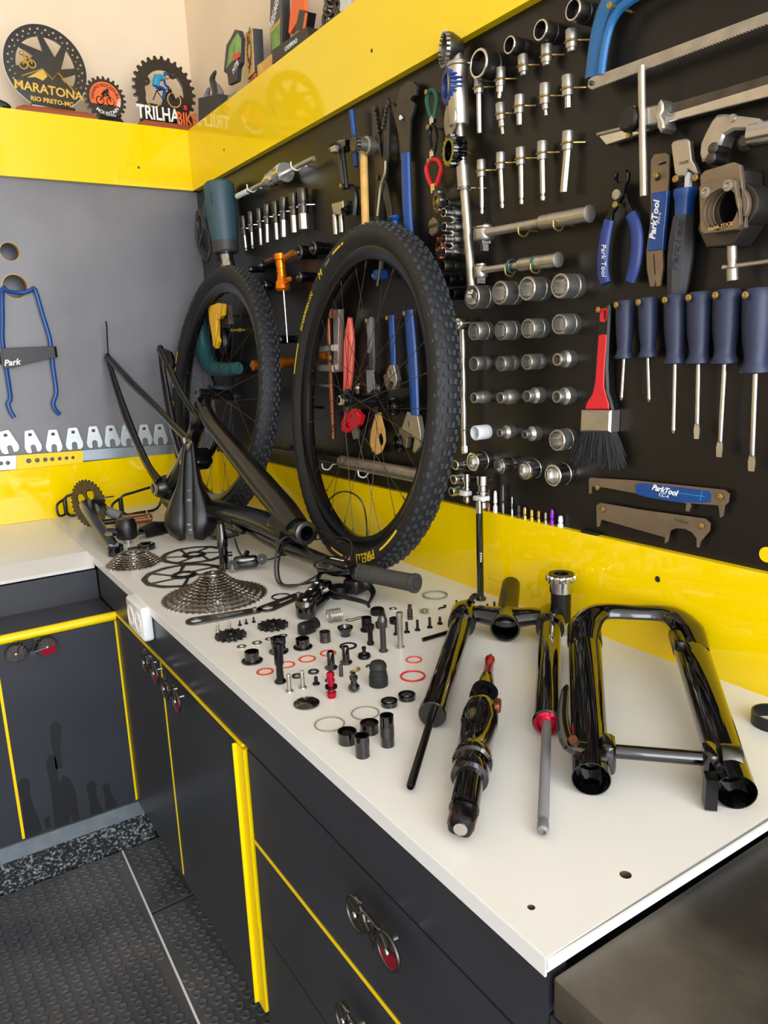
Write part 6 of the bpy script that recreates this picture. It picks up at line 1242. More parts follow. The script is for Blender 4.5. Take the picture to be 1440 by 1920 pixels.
obj('frame', shape([(-0.045, -0.04), (0.045, -0.04), (0.05, 0.0), (0.045, 0.04), (-0.045, 0.04), (-0.05, 0.0)], [[(-0.036, 0.01), (0.036, 0.01), (0.034, 0.031), (-0.034, 0.031)], [(-0.034, -0.031), (0.034, -0.031), (0.036, -0.01), (-0.036, -0.01)]], 0.014, 0.003, 0.012), 'copper_dark', t)
obj('axle', MB().cyl((-0.085, 0, 0.019), (0.03, 0, 0.019), 0.0085, n=12), 'black_anod', t)
for x in (-0.04, 0.04):
    for y in (-0.035, 0.035): obj('pin', MB().cyl((x, y, 0.002), (x, y, 0.032), 0.0025, n=6), 'steel', t)
q = (-0.4394, -0.6026); t = bthing('cable_clamp', 'flat round black clamp ring with tab beside the small cassette', 'clamp', q)
obj('ring', MB().lathe([(0.012, 0), (0.022, 0), (0.023, 0.004), (0.022, 0.012), (0.018, 0.015), (0.012, 0.013)], 22, closed=True), 'black_gloss', t); obj('tab', MB().rbox((-0.03, 0.004, 0.006), (0.03, 0.012, 0.006), 0.002), 'black_plastic', t)
# ---- upright black pin and stem like links near the rotors
q = (-0.3512, -0.9081); t = bthing('pivot_axle', 'tall black pivot axle standing beside the brake rotors', 'axle', q)
obj('shaft', MB().lathe([(0, 0), (0.0125, 0), (0.0125, 0.012), (0.0105, 0.014), (0.0105, 0.050), (0.0125, 0.052), (0.0115, 0.075), (0.008, 0.092), (0.007, 0.105), (0, 0.106)], 16), 'black_gloss', t); obj('side_boss', MB().cyl((0.008, 0, 0.032), (0.020, -0.004, 0.032), 0.0055, n=10), 'black_anod', t)
q = (-0.3157, -0.9496); t = bthing('brake_caliper', 'black hydraulic brake caliper lying in front of the handlebar', 'brake caliper', q, -20)
obj('body', MB().rbox((0, 0, 0.018), (0.055, 0.026, 0.026), 0.009), 'black_gloss', t)
for x, h in ((-0.030, 0.010), (0.036, 0.018)): obj('mount_ear', MB().lathe([(0.004, -0.008), (0.011, -0.008), (0.012, 0.008), (0.004, 0.008)], 14, T((x, -0.006, h+0.004)) @ RX(65), closed=True), 'black_anod', t)
obj('bolt', MB().cyl((-0.03, -0.014, 0.010), (-0.03, -0.02, 0.006), 0.006, n=10), 'steel', t); obj('hose_port', MB().cyl((0.0, 0.012, 0.026), (0.006, 0.026, 0.034), 0.006, n=10), 'black_anod', t)
# ---- rear derailleur
q = (-0.3178, -1.2786); t = bthing('rear_derailleur', 'black rear derailleur with folded cage below the handlebar', 'derailleur', q, 28)
obj('knuckle', MB().lathe([(0.006, 0), (0.017, 0), (0.019, 0.005), (0.019, 0.028), (0.016, 0.033), (0.006, 0.033)], 20, T((-0.045, -0.012, 0.0)), closed=True), 'black_gloss', t)
obj('outer_link', MB().tube([(-0.040, -0.006, 0.024), (-0.012, 0.0, 0.030), (0.028, 0.012, 0.028)], [0.013, 0.012, 0.012], 10, sm=3, flat=(1, 0.8, (0, 0, 1))), 'black_anod', t)
obj('inner_link', MB().tube([(-0.035, -0.018, 0.012), (0.0, -0.014, 0.012), (0.032, -0.004, 0.013)], [0.010, 0.009, 0.010], 10, sm=3), 'black_gloss', t)
obj('rear_knuckle', MB().rbox((0.045, 0.012, 0.020), (0.042, 0.032, 0.034), 0.009), 'black_gloss', t)
for x, y, z_ in ((-0.045, -0.012, 0.034), (-0.010, 0.0, 0.042), (0.032, 0.014, 0.040)): obj('pivot_pin', MB().lathe([(0, 0), (0.0055, 0), (0.005, 0.0025), (0, 0.002)], 12, T((x, y, z_-0.001))), 'chrome', t)
obj('adjust_screw', MB().cyl((0.018, -0.010, 0.028), (0.022, -0.020, 0.034), 0.004, n=8), 'chrome', t)
# cage plates
def cage_plate(P_, label, th=0.0022):
    o_ = P_[0]
    t = bthing('cage_plate', label, 'derailleur plate', o_, 0, 'derailleur cage plates')
    a, b = Vector((0, 0)), Vector((P_[1][0]-o_[0], P_[1][1]-o_[1])); d = (b-a).normalized(); n = Vector((-d.y, d.x)); L = (b-a).length
    ol = []
    for c, r, a0 in ((a, 0.019, 90), (b, 0.014, -90)):
        for k in range(9):
            an = math.radians(a0+180*k/8)+math.atan2(d.y, d.x); ol.append((c.x+r*math.cos(an), c.y+r*math.sin(an)))
    h1 = circ(0, 0, 0.011, 14); m1 = a+d*L*0.55
    h2 = [tuple(m1+d*x+n*y) for x, y in ((-L*0.2, 0.006), (L*0.25, 0.005), (L*0.25, -0.004), (-L*0.2, -0.005))]
    obj('plate', shape(ol, [h1, h2], th, 0.0003, 0.001), 'dark_steel', t)
    obj('pulley_bolt', MB().lathe([(0, 0), (0.0045, 0), (0.004, 0.006), (0, 0.0065)], 10, T((b.x, b.y, 0.002))), 'chrome', t)
    return t
cage_plate([(-0.5236, -1.2060), (-0.4160, -1.2246)], 'long dark derailleur cage plate below the cone cassette')
cage_plate([(-0.3906, -1.2264), (-0.3096, -1.1961)], 'short black derailleur cage plate beside the derailleur')
# ---- pulleys
for q, lab in (((-0.5023, -1.3194), 'black toothed jockey wheel nearer the worktop edge'), ((-0.4239, -1.3213), 'black toothed jockey wheel nearer the derailleur')):
    t = bthing('jockey_wheel', lab, 'jockey wheel', q, 10, 'derailleur jockey wheels')
    obj('wheel', shape(gear(0, 0, 0.0265, 14, 0.0055, 0.42), [circ(0, 0, 0.0075, 16)], 0.006, 0.0005, 0.001), 'black_plastic', t)
    obj('bearing', MB().lathe([(0.0035, 0.0), (0.009, 0.0), (0.010, 0.006), (0.009, 0.0105), (0.0035, 0.0105)], 16, closed=True), 'black_anod', t)
# ---- rings
def ring(px_, wpx, r_t, label, m, cat='o-ring', group='loose rings on the worktop', flat=None):
    R = wpx/2
    if flat:
        mb = MB().lathe([(R-flat, 0), (R, 0), (R, r_t), (R-flat, r_t)], 30, closed=True)
    else:
        mb = MB().torus((0, 0, r_t), R-r_t, r_t, 36, 8)
    tag(obj('o_ring' if cat == 'o-ring' else cat.replace(' ', '_'), mb, m, None, BF(px_)), label, cat, group)
for px_, w, r_t, lab, m, fl_ in (
    ((-0.3401, -1.1793), 0.0392, 0.0016, 'thin black o-ring beside the cone cassette', 'black_plastic', None),
    ((-0.0993, -1.3671), 0.0499, 0.0018, 'grey green o-ring lying behind the grip end', 'grey_ring', None),
    ((-0.5157, -1.4887), 0.0268, 0.0010, 'red washer ring nearest the worktop edge', 'red_ring', 0.0035),
    ((-0.4775, -1.4862), 0.0257, 0.0010, 'red washer ring second from the worktop edge, behind the tall bolt', 'red_ring', 0.0030),
    ((-0.4419, -1.4857), 0.0278, 0.0010, 'red washer ring third from the worktop edge', 'red_ring', 0.0032),
    ((-0.4043, -1.4857), 0.0265, 0.0010, 'red washer ring farthest from the worktop edge in its row of four', 'red_ring', 0.0030),
    ((-0.3121, -1.5937), 0.0257, 0.0012, 'small red o-ring beside the stanchion', 'red_ring', None),
    ((-0.3483, -1.6417), 0.0378, 0.0014, 'large red o-ring beside the stanchion', 'red', None),
    ((-0.3639, -1.4813), 0.0288, 0.0016, 'black washer ring above the two short bolts', 'black_plastic', 0.0040),
    ((-0.4577, -1.5367), 0.0169, 0.0016, 'small thick black o-ring next to the silver bolts', 'black_plastic', None),
    ((-0.4846, -1.5348), 0.0160, 0.0016, 'small thick black o-ring tucked between the silver bolts', 'black_plastic', None),
    ((-0.5180, -1.6940), 0.0402, 0.0010, 'thin silver wire ring nearest the worktop edge', 'grey_ring', None),
    ((-0.4648, -1.6963), 0.0384, 0.0010, 'thin silver wire ring beside the black spacers', 'grey_ring', None)):
    ring(px_, w, r_t, lab, m, flat=fl_)
for px_, w, lab in (((-0.5047, -1.3717), 0.016, 'silver washer nearest the worktop edge'), ((-0.4775, -1.3729), 0.017, 'silver washer second from the worktop edge'), ((-0.4540, -1.3706), 0.015, 'silver washer third from the worktop edge'), ((-0.4295, -1.3717), 0.017, 'silver washer farthest from the worktop edge'), ((-0.2060, -1.3783), 0.015, 'lone silver washer by the black headset collar')):
    ring(px_, w, 0.0012, lab, 'chrome', 'washer', 'silver washers', 0.004)
# ---- turned parts standing upright: (r, z) profile in mm
def turned(name, px_, prof, label, m, cat, n=18, group='small turned parts on the worktop', parts=()):
    t = bthing(name, label, cat, px_, 0, group)
    obj('body', MB().lathe([(r/1000, z/1000) for r, z in prof], n), m, t)
    for nm, pr, m2, n2 in parts: obj(nm, MB().lathe([(r/1000, z/1000) for r, z in pr], n2), m2, t)
    return t
def cupf(R, r, h, f=2): return [(0, 0.3), (R, 0), (R, f), (r, f+0.6), (r, h), (r*0.82, h), (r*0.80, f+1), (0, f+1)]
def sleeve(R, h, w=0.75): return [(R*w, 0), (R, 0), (R, h), (R*w, h), (R*w, 1.0), (0, 1.0)]
def screw(px_, L, r, label, m='black_anod', head=None, up=True, group='small screws on the worktop'):
    hr = head or r*2.0
    t = bthing('screw', label, 'screw', px_, 0, group)
    obj('head', MB().lathe([(0, 0), (hr*0.9, 0), (hr, 0.0006), (hr*0.9, 0.0022), (r, 0.003)], 14), m, t)
    pr = [(r, 0.0025)]; z = 0.004
    while z < L-0.002: pr += [(r*1.05, z), (r*0.86, z+0.0008)]; z += 0.0016
    obj('thread', MB().lathe(pr+[(r*0.8, L-0.001), (0, L)], 10), m, t)
for px_, L, r, lab, m in (((-0.5096, -1.2784), 0.017, 0.0024, 'silver screw standing nearest the long cage plate end', 'steel'), ((-0.4901, -1.2843), 0.017, 0.0024, 'silver screw standing above the jockey wheel', 'steel'), ((-0.4675, -1.2758), 0.010, 0.0018, 'tiny dark screw first in its row of three', 'black_anod'), ((-0.4551, -1.2756), 0.010, 0.0018, 'tiny dark screw in the middle of its row of three', 'black_anod'), ((-0.4410, -1.2766), 0.011, 0.0018, 'tiny dark screw last in its row of three, by the jockey wheel', 'black_anod'),
    ((-0.2536, -1.4915), 0.020, 0.0026, 'black screw standing first in the row behind the chrome pivots', 'black_anod'), ((-0.2337, -1.4949), 0.020, 0.0026, 'black screw standing second in the row behind the chrome pivots', 'black_anod'), ((-0.2098, -1.4980), 0.020, 0.0026, 'black screw standing third in the row behind the chrome pivots', 'black_anod'), ((-0.1854, -1.4948), 0.014, 0.0026, 'black screw standing last in the row, next to the crown', 'black_anod'),
    ((-0.2734, -1.4881), 0.020, 0.0026, 'black screw half hidden behind the chrome pivot', 'black_anod'), ((-0.1060, -1.4417), 0.013, 0.0020, 'short black screw alone by the crown guide', 'black_anod'), ((-0.0923, -1.4530), 0.014, 0.0022, 'black screw just behind the cable guide', 'black_anod'), ((-0.0709, -1.4474), 0.014, 0.0022, 'black screw at the foot of the upright axle', 'black_anod'),
    ((-0.0989, -1.4959), 0.014, 0.0022, 'black screw first in the trio behind the crown', 'black_anod'), ((-0.0771, -1.4955), 0.014, 0.0022, 'black screw second in the trio behind the crown', 'black_anod'), ((-0.0598, -1.4949), 0.014, 0.0022, 'black screw third in the trio behind the crown', 'black_anod'),
    ((-0.5162, -1.5736), 0.028, 0.0030, 'silver bolt standing nearest the black top cap', 'steel'), ((-0.4953, -1.5746), 0.028, 0.0030, 'silver bolt standing beside the small black o-rings', 'steel'), ((-0.4740, -1.5755), 0.013, 0.0028, 'short black bolt standing by the small o-ring', 'black_anod'), ((-0.4544, -1.5772), 0.014, 0.0028, 'short black bolt standing behind the red valve', 'black_anod')):
    screw(px_, L, r, lab, m)
turned('bearing_cup', (-0.5148, -1.4385), cupf(17, 11.5, 17), 'black flanged bearing cup nearest the worktop edge', 'black_gloss', 'bearing cup')
turned('bearing_cup', (-0.4250, -1.4383), cupf(16, 11.5, 16), 'black flanged bearing cup beside the grey bushing', 'black_gloss', 'bearing cup')
turned('bearing_cup', (-0.4643, -1.4297), [(0, 0.3), (16, 0), (16, 2), (11.5, 4), (11, 14), (12.5, 15), (12.5, 24), (10, 24), (9.5, 20), (0, 20)], 'tall black bearing cup behind the tall bolt', 'black_gloss', 'bearing cup')
turned('pivot_bolt', (-0.5126, -1.5363), [(0, 0), (8.5, 0), (9, 2), (7.5, 4), (5.5, 6), (5.2, 26), (7, 30), (6.6, 58), (5, 60), (0, 60)], 'tall waisted black pivot bolt standing among the red rings', 'black_anod', 'bolt')
turned('bushing', (-0.3835, -1.4392), sleeve(9.2, 18, 0.8), 'plain dark grey bushing beside the brake pad block', 'dark_steel', 'bushing')
turned('bearing_cup', (-0.3435, -1.4379), [(0, 0), (8.5, 0), (9, 6), (11, 9), (13.5, 14), (13.5, 16), (11, 16), (9, 10), (0, 10)], 'black cup standing wide side up behind the washer ring', 'black_gloss', 'bearing cup')
turned('bearing_cup', (-0.3018, -1.4398), cupf(11.5, 9, 24, 3), 'tall black flanged cup behind the wire clip', 'black_anod', 'bearing cup')
turned('pivot_bolt', (-0.3302, -1.4967), [(0, 0), (6, 0), (6, 4), (4.5, 6), (4, 26), (7.5, 28), (7.5, 34), (0, 34)], 'slim black pivot bolt in front of the tall flanged cup', 'black_anod', 'bolt')
turned('pivot_bolt', (-0.3295, -1.5342), [(0, 0), (7.5, 0), (7.5, 2), (5, 4), (4.8, 40), (7.5, 44), (8, 54), (6, 58), (6, 62), (0, 62)], 'chrome pivot bolt with knurled cap, first of the tall pair', 'dark_steel', 'bolt')
turned('pivot_bolt', (-0.2993, -1.5386), [(0, 0), (7, 0), (7, 2), (4.6, 4), (4.6, 50), (5.5, 52), (5.5, 60), (0, 60)], 'chrome pivot bolt, second of the tall pair', 'steel', 'bolt')
turned('lock_nut', (-0.2740, -1.4427), [(0, 0), (10, 0), (10.5, 2), (10.5, 9), (7, 10), (6.5, 6), (0, 6)], 'dark threaded nut behind the first chrome pivot', 'dark_steel', 'nut')
turned('lock_nut', (-0.2442, -1.4402), [(0, 0), (9, 0), (9.5, 2), (9.5, 9), (7, 10), (6.5, 6), (0, 6)], 'dark threaded nut behind the second chrome pivot', 'black_anod', 'nut')
turned('headset_collar', (-0.2425, -1.3818), [(8, 0), (13.5, 0), (13.8, 3), (13, 9), (11, 11), (0, 11.5)], 'wide low black headset collar below the grip', 'black_anod', 'collar')
turned('threaded_stud', (-0.2122, -1.4422), [(0, 0), (5, 0), (5, 6), (4.2, 6.5), (5, 7), (5, 12), (4.2, 12.5), (5, 13), (5, 18), (3.6, 19), (3.6, 27), (0, 28)], 'grey grooved stud standing by the star nut', 'dark_steel', 'stud')
t = turned('star_nut', (-0.1743, -1.4340), [(0, 0), (3.2, 0), (3.2, 9), (0, 9)], 'small steel star nut behind the row of screws', 'steel', 'star nut')
for k in (0.002, 0.006): obj('star', MB().prism(gear(0, 0, 0.009, 6, 0.004, 0.5), k, k+0.0012), 'steel', t)
turned('pivot_bolt', (-0.4288, -1.5397), [(0, 0), (9.5, 0), (10, 2), (8, 4), (6, 5), (5.6, 26), (4.8, 27.5), (3, 27.5), (3, 22), (0, 22)], 'short black flanged bolt beside the red rings', 'black_gloss', 'bolt')
turned('pivot_bolt', (-0.4006, -1.5367), [(0, 0), (9.5, 0), (10, 2), (8, 4), (6, 5), (5.6, 26), (4.8, 27.5), (3, 27.5), (3, 22), (0, 22)], 'short black flanged bolt in front of the washer ring', 'black_gloss', 'bolt')
turned('thumb_knob', (-0.3674, -1.5367), [(0, 0), (9.5, 0), (10.5, 2.5), (9.5, 6), (4, 7), (3, 9), (3, 14), (3.8, 15), (3.4, 18), (0, 18.5)], 'flat black knob with a small stem', 'black_anod', 'knob')
turned('dowel_pin', (-0.4311, -1.5744), [(0, 0), (3, 0), (3, 17), (2.5, 18), (0, 18)], 'thin dark dowel pin standing alone', 'dark_steel', 'pin', 12)
turned('ball_bolt', (-0.4418, -1.6293), [(0, 0), (5, 0.5), (8, 4), (8.2, 8), (6, 11), (4.5, 12), (4.5, 18), (6, 19), (6, 23), (3.5, 24), (3.5, 28), (0, 29)], 'black bolt with a rounded ball head', 'black_gloss', 'bolt')
turned('dust_plug', (-0.4028, -1.6333), [(0, 0), (13.5, 0), (14, 2), (14, 14), (13, 15), (13, 20), (12, 21), (12, 26), (13, 27), (12.5, 31), (10, 35), (6, 37), (0, 37)], 'large ribbed black rubber plug', 'rubber', 'plug')
t = bthing('valve_core', 'bright red anodised valve stem standing among the bolts', 'valve', (-0.4764, -1.6258), 0)
obj('stem', MB().lathe([(0, 0), (0.006, 0), (0.0068, 0.003), (0.0068, 0.008), (0.005, 0.009), (0.005, 0.014), (0.0045, 0.018), (0.0045, 0.022), (0.0058, 0.023), (0.0058, 0.027), (0.0045, 0.028), (0.0045, 0.031), (0.0058, 0.032), (0.0058, 0.036), (0.004, 0.038), (0, 0.038)], 16), 'red_anod', t)
obj('collar', MB().lathe([(0.0045, 0.0145), (0.0088, 0.0145), (0.0088, 0.0175), (0.0045, 0.0175)], 16, closed=True), 'black_anod', t)
turned('top_cap', (-0.5152, -1.6244), [(0, 0), (15, 0), (18, 1.5), (18, 3), (15, 5), (5, 6), (4.5, 4), (0, 4)], 'domed black headset top cap', 'black_gloss', 'top cap', 28)
for px_, R, h, w, lab in (((-0.4257, -1.6955), 11.5, 7, 0.72, 'low black spacer ring beside the wire ring'), ((-0.3957, -1.6945), 12, 7, 0.68, 'low black spacer ring nearest the stanchion'), ((-0.5214, -1.7459), 12, 15, 0.85, 'short black spacer tube nearest the wire ring'), ((-0.4862, -1.7410), 12, 13, 0.85, 'short black spacer tube between the wire ring and the tall tube'), ((-0.5236, -1.7849), 8.8, 27, 0.72, 'medium black spacer tube nearest the worktop edge'), ((-0.4860, -1.7824), 8.5, 40, 0.72, 'tallest black spacer tube with a ground band')):
    t = bthing('spacer', lab, 'spacer', px_, 0, 'black spacers on the worktop')
    obj('tube', MB().lathe([(R*w/1000, 0), (R/1000, 0), (R/1000, h/1000), (R*w/1000, h/1000)], 24, closed=True), 'black_gloss', t)
    if h == 40: obj('ground_band', MB().lathe([(0.0084, 0.012), (0.00865, 0.012), (0.00865, 0.026), (0.0084, 0.026)], 24, closed=True), 'dark_steel', t)
# brake pad block, coil spring, clips, hex key
t = bthing('brake_pad_block', 'lumpy black plastic brake pad holder', 'brake pad', (-0.3905, -1.3874), 12)
obj('block', MB().rbox((0, 0, 0.011), (0.034, 0.018, 0.022), 0.007), 'black_plastic', t); obj('lobe', MB().cyl((0.006, 0, 0.012), (0.022, 0, 0.014), 0.0105, n=14), 'black_plastic', t)
q = (-0.3315, -1.3795); sp = []
for i in range(110):
    a = 2*PI*i/12; sp.append((-0.013+0.026*i/110, 0.0115*math.cos(a), 0.0125+0.0115*math.sin(a)))
sp.append((0.016, 0.0125, 0.010)); sp.append((0.02, 0.0135, 0.001))
tag(obj('coil_spring', MB().tube(sp, 0.0009, 5), 'steel', None, BF((-0.3245, -1.3680), 0, -12)), 'fine steel coil spring lying on its side', 'spring')
tag(obj('wire_clip', MB().tube([(-0.02, 0.003, 0.001), (-0.014, -0.004, 0.001), (0.002, -0.004, 0.001), (0.014, -0.006, 0.001), (0.018, 0.0, 0.001), (0.010, 0.005, 0.001), (-0.004, 0.004, 0.001), (-0.014, 0.008, 0.001)], 0.0008, 6, closed=True, sm=3), 'dark_steel', None, BF((-0.2876, -1.3807), 0, 0)), 'bent wire clip loop lying flat', 'clip')
for px_, lab, m in (((-0.1323, -1.4352), 'small black retaining clip beside the crown', 'black_anod'), ((-0.4062, -1.5748), 'curled bronze spring clip beside the dowel pin', 'brass'), ((-0.3756, -1.5717), 'tiny wire clip behind the rubber plug', 'dark_steel')):
    tag(obj('retaining_clip', MB().tube([(-0.010, 0.0, 0.0015), (-0.004, 0.003, 0.0015), (0.004, 0.0, 0.0015), (0.009, 0.004, 0.003), (0.006, 0.008, 0.0015)], [0.0014, 0.0018, 0.0016, 0.0014, 0.0012], 6, sm=3), m, None, BF(px_)), lab, 'clip')
a_, b_ = (-0.2565, -1.5417), (-0.1968, -1.5409)
tag(obj('hex_rod', MB().cyl((0, 0, 0.0035), (b_[0]-a_[0], b_[1]-a_[1], 0.0035), 0.0034, n=6), 'black_anod', None, BF(a_)), 'short black hex rod lying beside the stanchion', 'hex key')
# ---- upright thru axle and bottom bracket
q = (-0.0463, -1.4400); t = bthing('thru_axle', 'tall slim black thru axle standing upright with threaded silver tip', 'axle', q)
obj('shaft', MB().lathe([(0, 0), (0.0110, 0), (0.0115, 0.003), (0.008, 0.006), (0.0066, 0.008), (0.0066, 0.168), (0, 0.168)], 18), 'black_gloss', t)
pr = [(0.0058, 0.168)]; z = 0.169
while z < 0.190: pr += [(0.0064, z), (0.0056, z+0.0009)]; z += 0.0018
obj('threaded_tip', MB().lathe(pr+[(0.005, 0.192), (0, 0.192)], 16), 'chrome', t)
obj('lettering', text_mesh('MAXLE', 0.006, 0.0003), 'white_print', t, T((-0.0066*0.4, -0.0066*0.93, 0.085)) @ RZ(-22) @ RX(90) @ RZ(90))
q = (-0.0536, -1.6530); t = bthing('bottom_bracket', 'bottom bracket with silver cups and black sleeve standing upright', 'bottom bracket', q)
obj('sleeve', MB().lathe([(0, 0.018), (0.0165, 0.018), (0.0165, 0.072), (0, 0.072)], 22), 'black_plastic', t)
obj('lower_cup', MB().lathe([(0.011, 0.0), (0.017, 0.0), (0.018, 0.004), (0.018, 0.016), (0.0185, 0.017), (0.0185, 0.021), (0.0165, 0.022)], 24), 'chrome', t)
obj('upper_cup', MB().lathe([(0.0165, 0.070), (0.019, 0.072), (0.019, 0.086), (0.021, 0.0865), (0.021, 0.098)], 24), 'chrome', t)
obj('notched_rim', shape(gear(0, 0, 0.0245, 16, 0.0022, 0.55), [circ(0, 0, 0.0135, 20)], 0.010, 0.0008, 0.092), 'chrome', t)
obj('seal', MB().lathe([(0.0120, 0.096), (0.0205, 0.096), (0.0205, 0.1032), (0.0120, 0.1028)], 24, closed=True), 'black_plastic', t)
# ---- strap at the edge
q = (-0.0764, -2.0301); tag(obj('rubber_strap', MB().lathe([(0.022, 0), (0.0245, 0), (0.0245, 0.016), (0.022, 0.016)], 30, T((0, 0, 0)), closed=True), 'black_plastic', None, BF(q)), 'black rubber strap ring lying near the splashback', 'strap')
q = (1.6716, 0.8851); zt = 0.86+0.028*(-0.012+q[0])/2.988
tag(obj('edge_clip', MB().rbox((0, 0.002, 0.006), (0.034, 0.006, 0.012), 0.002), 'black_plastic', None, WF(q[0], zt, 0.0)), 'small flat black clip on the splashback edge below the plain chain gauge', 'clip')

# ================================================================ back wall tools
P_ = [(-0.6107, 1.3939), (-0.6223, 1.3065), (-0.6298, 1.2497), (-0.6303, 1.1709), (-0.6301, 1.0861), (-0.6394, 1.0697), (-0.6355, 1.0445), (-0.6278, 1.0266)]
Q_ = [(-0.5247, 1.3916), (-0.5133, 1.3204), (-0.5017, 1.2479), (-0.5030, 1.1650), (-0.5027, 1.0936), (-0.5156, 1.0625), (-0.5110, 1.0381), (-0.5003, 1.0259)]
TP = [(-0.5992, 1.3866), (-0.5771, 1.3838), (-0.5544, 1.3839), (-0.5365, 1.3900)]
o = (-0.5695, 1.3883)
t = thing('truing_gauge', 'bent blue wire holder with black fabric band hooked in the lower hole', 'wire holder', LF(o[0], o[1]))
def RL(q, n): return (q[0]-o[0], q[1]-o[1], n)
TPR = [RL(p, 0.012 if 0 < i < 3 else 0.018) for i, p in enumerate(TP)]
obj('wire', MB().tube([RL(p, 0.018) for p in P_[::-1]]+TPR+[RL(p, 0.018) for p in Q_], 0.0062, 10, sm=3), 'blue', t)
obj('band', MB().prism([(p[0]-o[0], p[1]-o[1]) for p in [(-0.6368, 1.2271), (-0.4969, 1.2288), (-0.4981, 1.1946), (-0.5223, 1.1909), (-0.5688, 1.1820), (-0.6059, 1.1728), (-0.6374, 1.1697)]], 0.026, 0.029, bev=0.0008), 'black_plastic', t)
obj('band', MB().prism([(p[0]-o[0], p[1]-o[1]) for p in [(-0.6346, 1.2274), (-0.4936, 1.2292), (-0.4949, 1.1947), (-0.5193, 1.1909), (-0.5661, 1.1819), (-0.6034, 1.1727), (-0.6352, 1.1696)]], 0.007, 0.010, bev=0.0008), 'black_plastic', t)
for p in [(-0.6379, 1.1986), (-0.4957, 1.2118)]: obj('band_edge', MB().lathe([(0.0068, -0.016), (0.0095, -0.016), (0.0095, 0.016), (0.0068, 0.016)], 12, T((p[0]-o[0], p[1]-o[1], 0.018)) @ RX(90), closed=True), 'black_plastic', t)
p = (-0.6156, 1.1855); obj('lettering', text_mesh('Park', 0.024, 0.0006, shear=0.3, bold=0.0006), 'white_print', t, T((p[0]-o[0], p[1]-o[1], 0.029)) @ RZ(4))
cw = [(-0.6531, 0.9555), (-0.5879, 0.9506), (-0.5266, 0.9462), (-0.4676, 0.9470), (-0.4072, 0.9462), (-0.3534, 0.9445), (-0.3019, 0.9413), (-0.2492, 0.9381), (-0.1987, 0.9351)]
tl = [10, 7, -2, 0, 0, 2, 0, 0, 0]
for i, p in enumerate(cw):
    w = 0.024+0.002*(i % 3 == 0); h = 0.034
    t = thing('cone_wrench', '%s white metal cone wrench counted towards the bike frame' % ORD[i], 'cone wrench', LF(p[0], p[1], 0.0, tl[i]), 'cone wrenches in a row on the grey board')
    sw = 0.0075+0.0005*i*0.5
    ol = [(-w*0.52, h*0.9), (-w*0.42, h), (w*0.42, h), (w*0.52, h*0.9), (w*0.98, -h*0.45), (w*0.90, -h*0.80), (w*0.62, -h*0.98)]
    ol += [(sw, -h*0.95), (sw, -h*0.55)]+[(sw*math.cos(a), -h*0.5+sw*math.sin(a)) for a in [PI*k/6 for k in range(7)]]+[(-sw, -h*0.55), (-sw, -h*0.95)]
    ol += [(-w*0.62, -h*0.98), (-w*0.90, -h*0.80), (-w*0.98, -h*0.45)]
    obj('plate', shape(ol, [[(-0.003, h*0.52), (0.003, h*0.52), (0.003, h*0.72), (-0.003, h*0.72)]], 0.003, 0.0005, 0.004), 'zinc', t)
    obj('number_mark', MB().box((0, h*0.62, 0.0072), (0.010, 0.009, 0.0004)), 'dark_grey', t)
    obj('stem', MB().cyl((0, h*0.2, 0), (0, h*0.2, 0.005), 0.003, n=8), 'steel', t)
def strip(name, P4, n0, th, m, label, holes, hm):
    o = P4[0]
    t = thing(name, label, 'gauge strip', LF(o[0], o[1]))
    obj('strip', shape([(p[0]-o[0], p[1]-o[1]) for p in P4], [circ(p[0]-o[0], p[1]-o[1], r, 16) for p, r in holes], th, 0.0004, n0), m, t)
strip('hole_gauge', [(-0.6349, 0.9144), (-0.4485, 0.9091), (-0.4514, 0.8708), (-0.6417, 0.8733)], 0.0125, 0.005, 'yellow_trim', 'yellow gauge strip with a row of seven holes', list(zip([(-0.6051, 0.8949), (-0.5814, 0.8939), (-0.5589, 0.8930), (-0.5392, 0.8924), (-0.5178, 0.8917), (-0.4978, 0.8911), (-0.4791, 0.8907)], [.0078, .0074, .0070, .0066, .0062, .0058, .0054])), 'dark_grey')
strip('hole_gauge', [(-0.7641, 0.9191), (-0.6363, 0.9145), (-0.6431, 0.8735), (-0.7697, 0.8792)], 0.0125, 0.004, 'zinc', 'silver gauge strip with two holes beside the yellow strip', list(zip([(-0.6806, 0.8955), (-0.6621, 0.8950)], [.0062, .0066])), 'dark_grey')
strip('steel_rule', [(-0.4469, 0.9089), (-0.1529, 0.8994), (-0.1559, 0.8693), (-0.4506, 0.8775)], 0.0125, 0.003, 'alu', 'plain aluminium strip under the cone wrenches', [], 'dark_grey')
# ================================================================ trophies on the shelf
ZS = 1.878
def strophy(label, x, y, group='trophies on the yellow shelf'): return thing('trophy', label, 'trophy', T((x, y, ZS)) @ LROT, group)
def wood_base(t, w, h, d, m='wood', x0=0.0, top=0.8):
    obj('base', MB().loft([[(x0-w/2, 0, -d/2), (x0+w/2, 0, -d/2), (x0+w/2, 0, d/2), (x0-w/2, 0, d/2)], [(x0-w/2, h*0.45, -d/2), (x0+w/2, h*0.45, -d/2), (x0+w/2, h*0.45, d/2), (x0-w/2, h*0.45, d/2)], [(x0-w/2*top, h, -d/2*top), (x0+w/2*top, h, -d/2*top), (x0+w/2*top, h, d/2*top), (x0-w/2*top, h, d/2*top)]]), m, t)
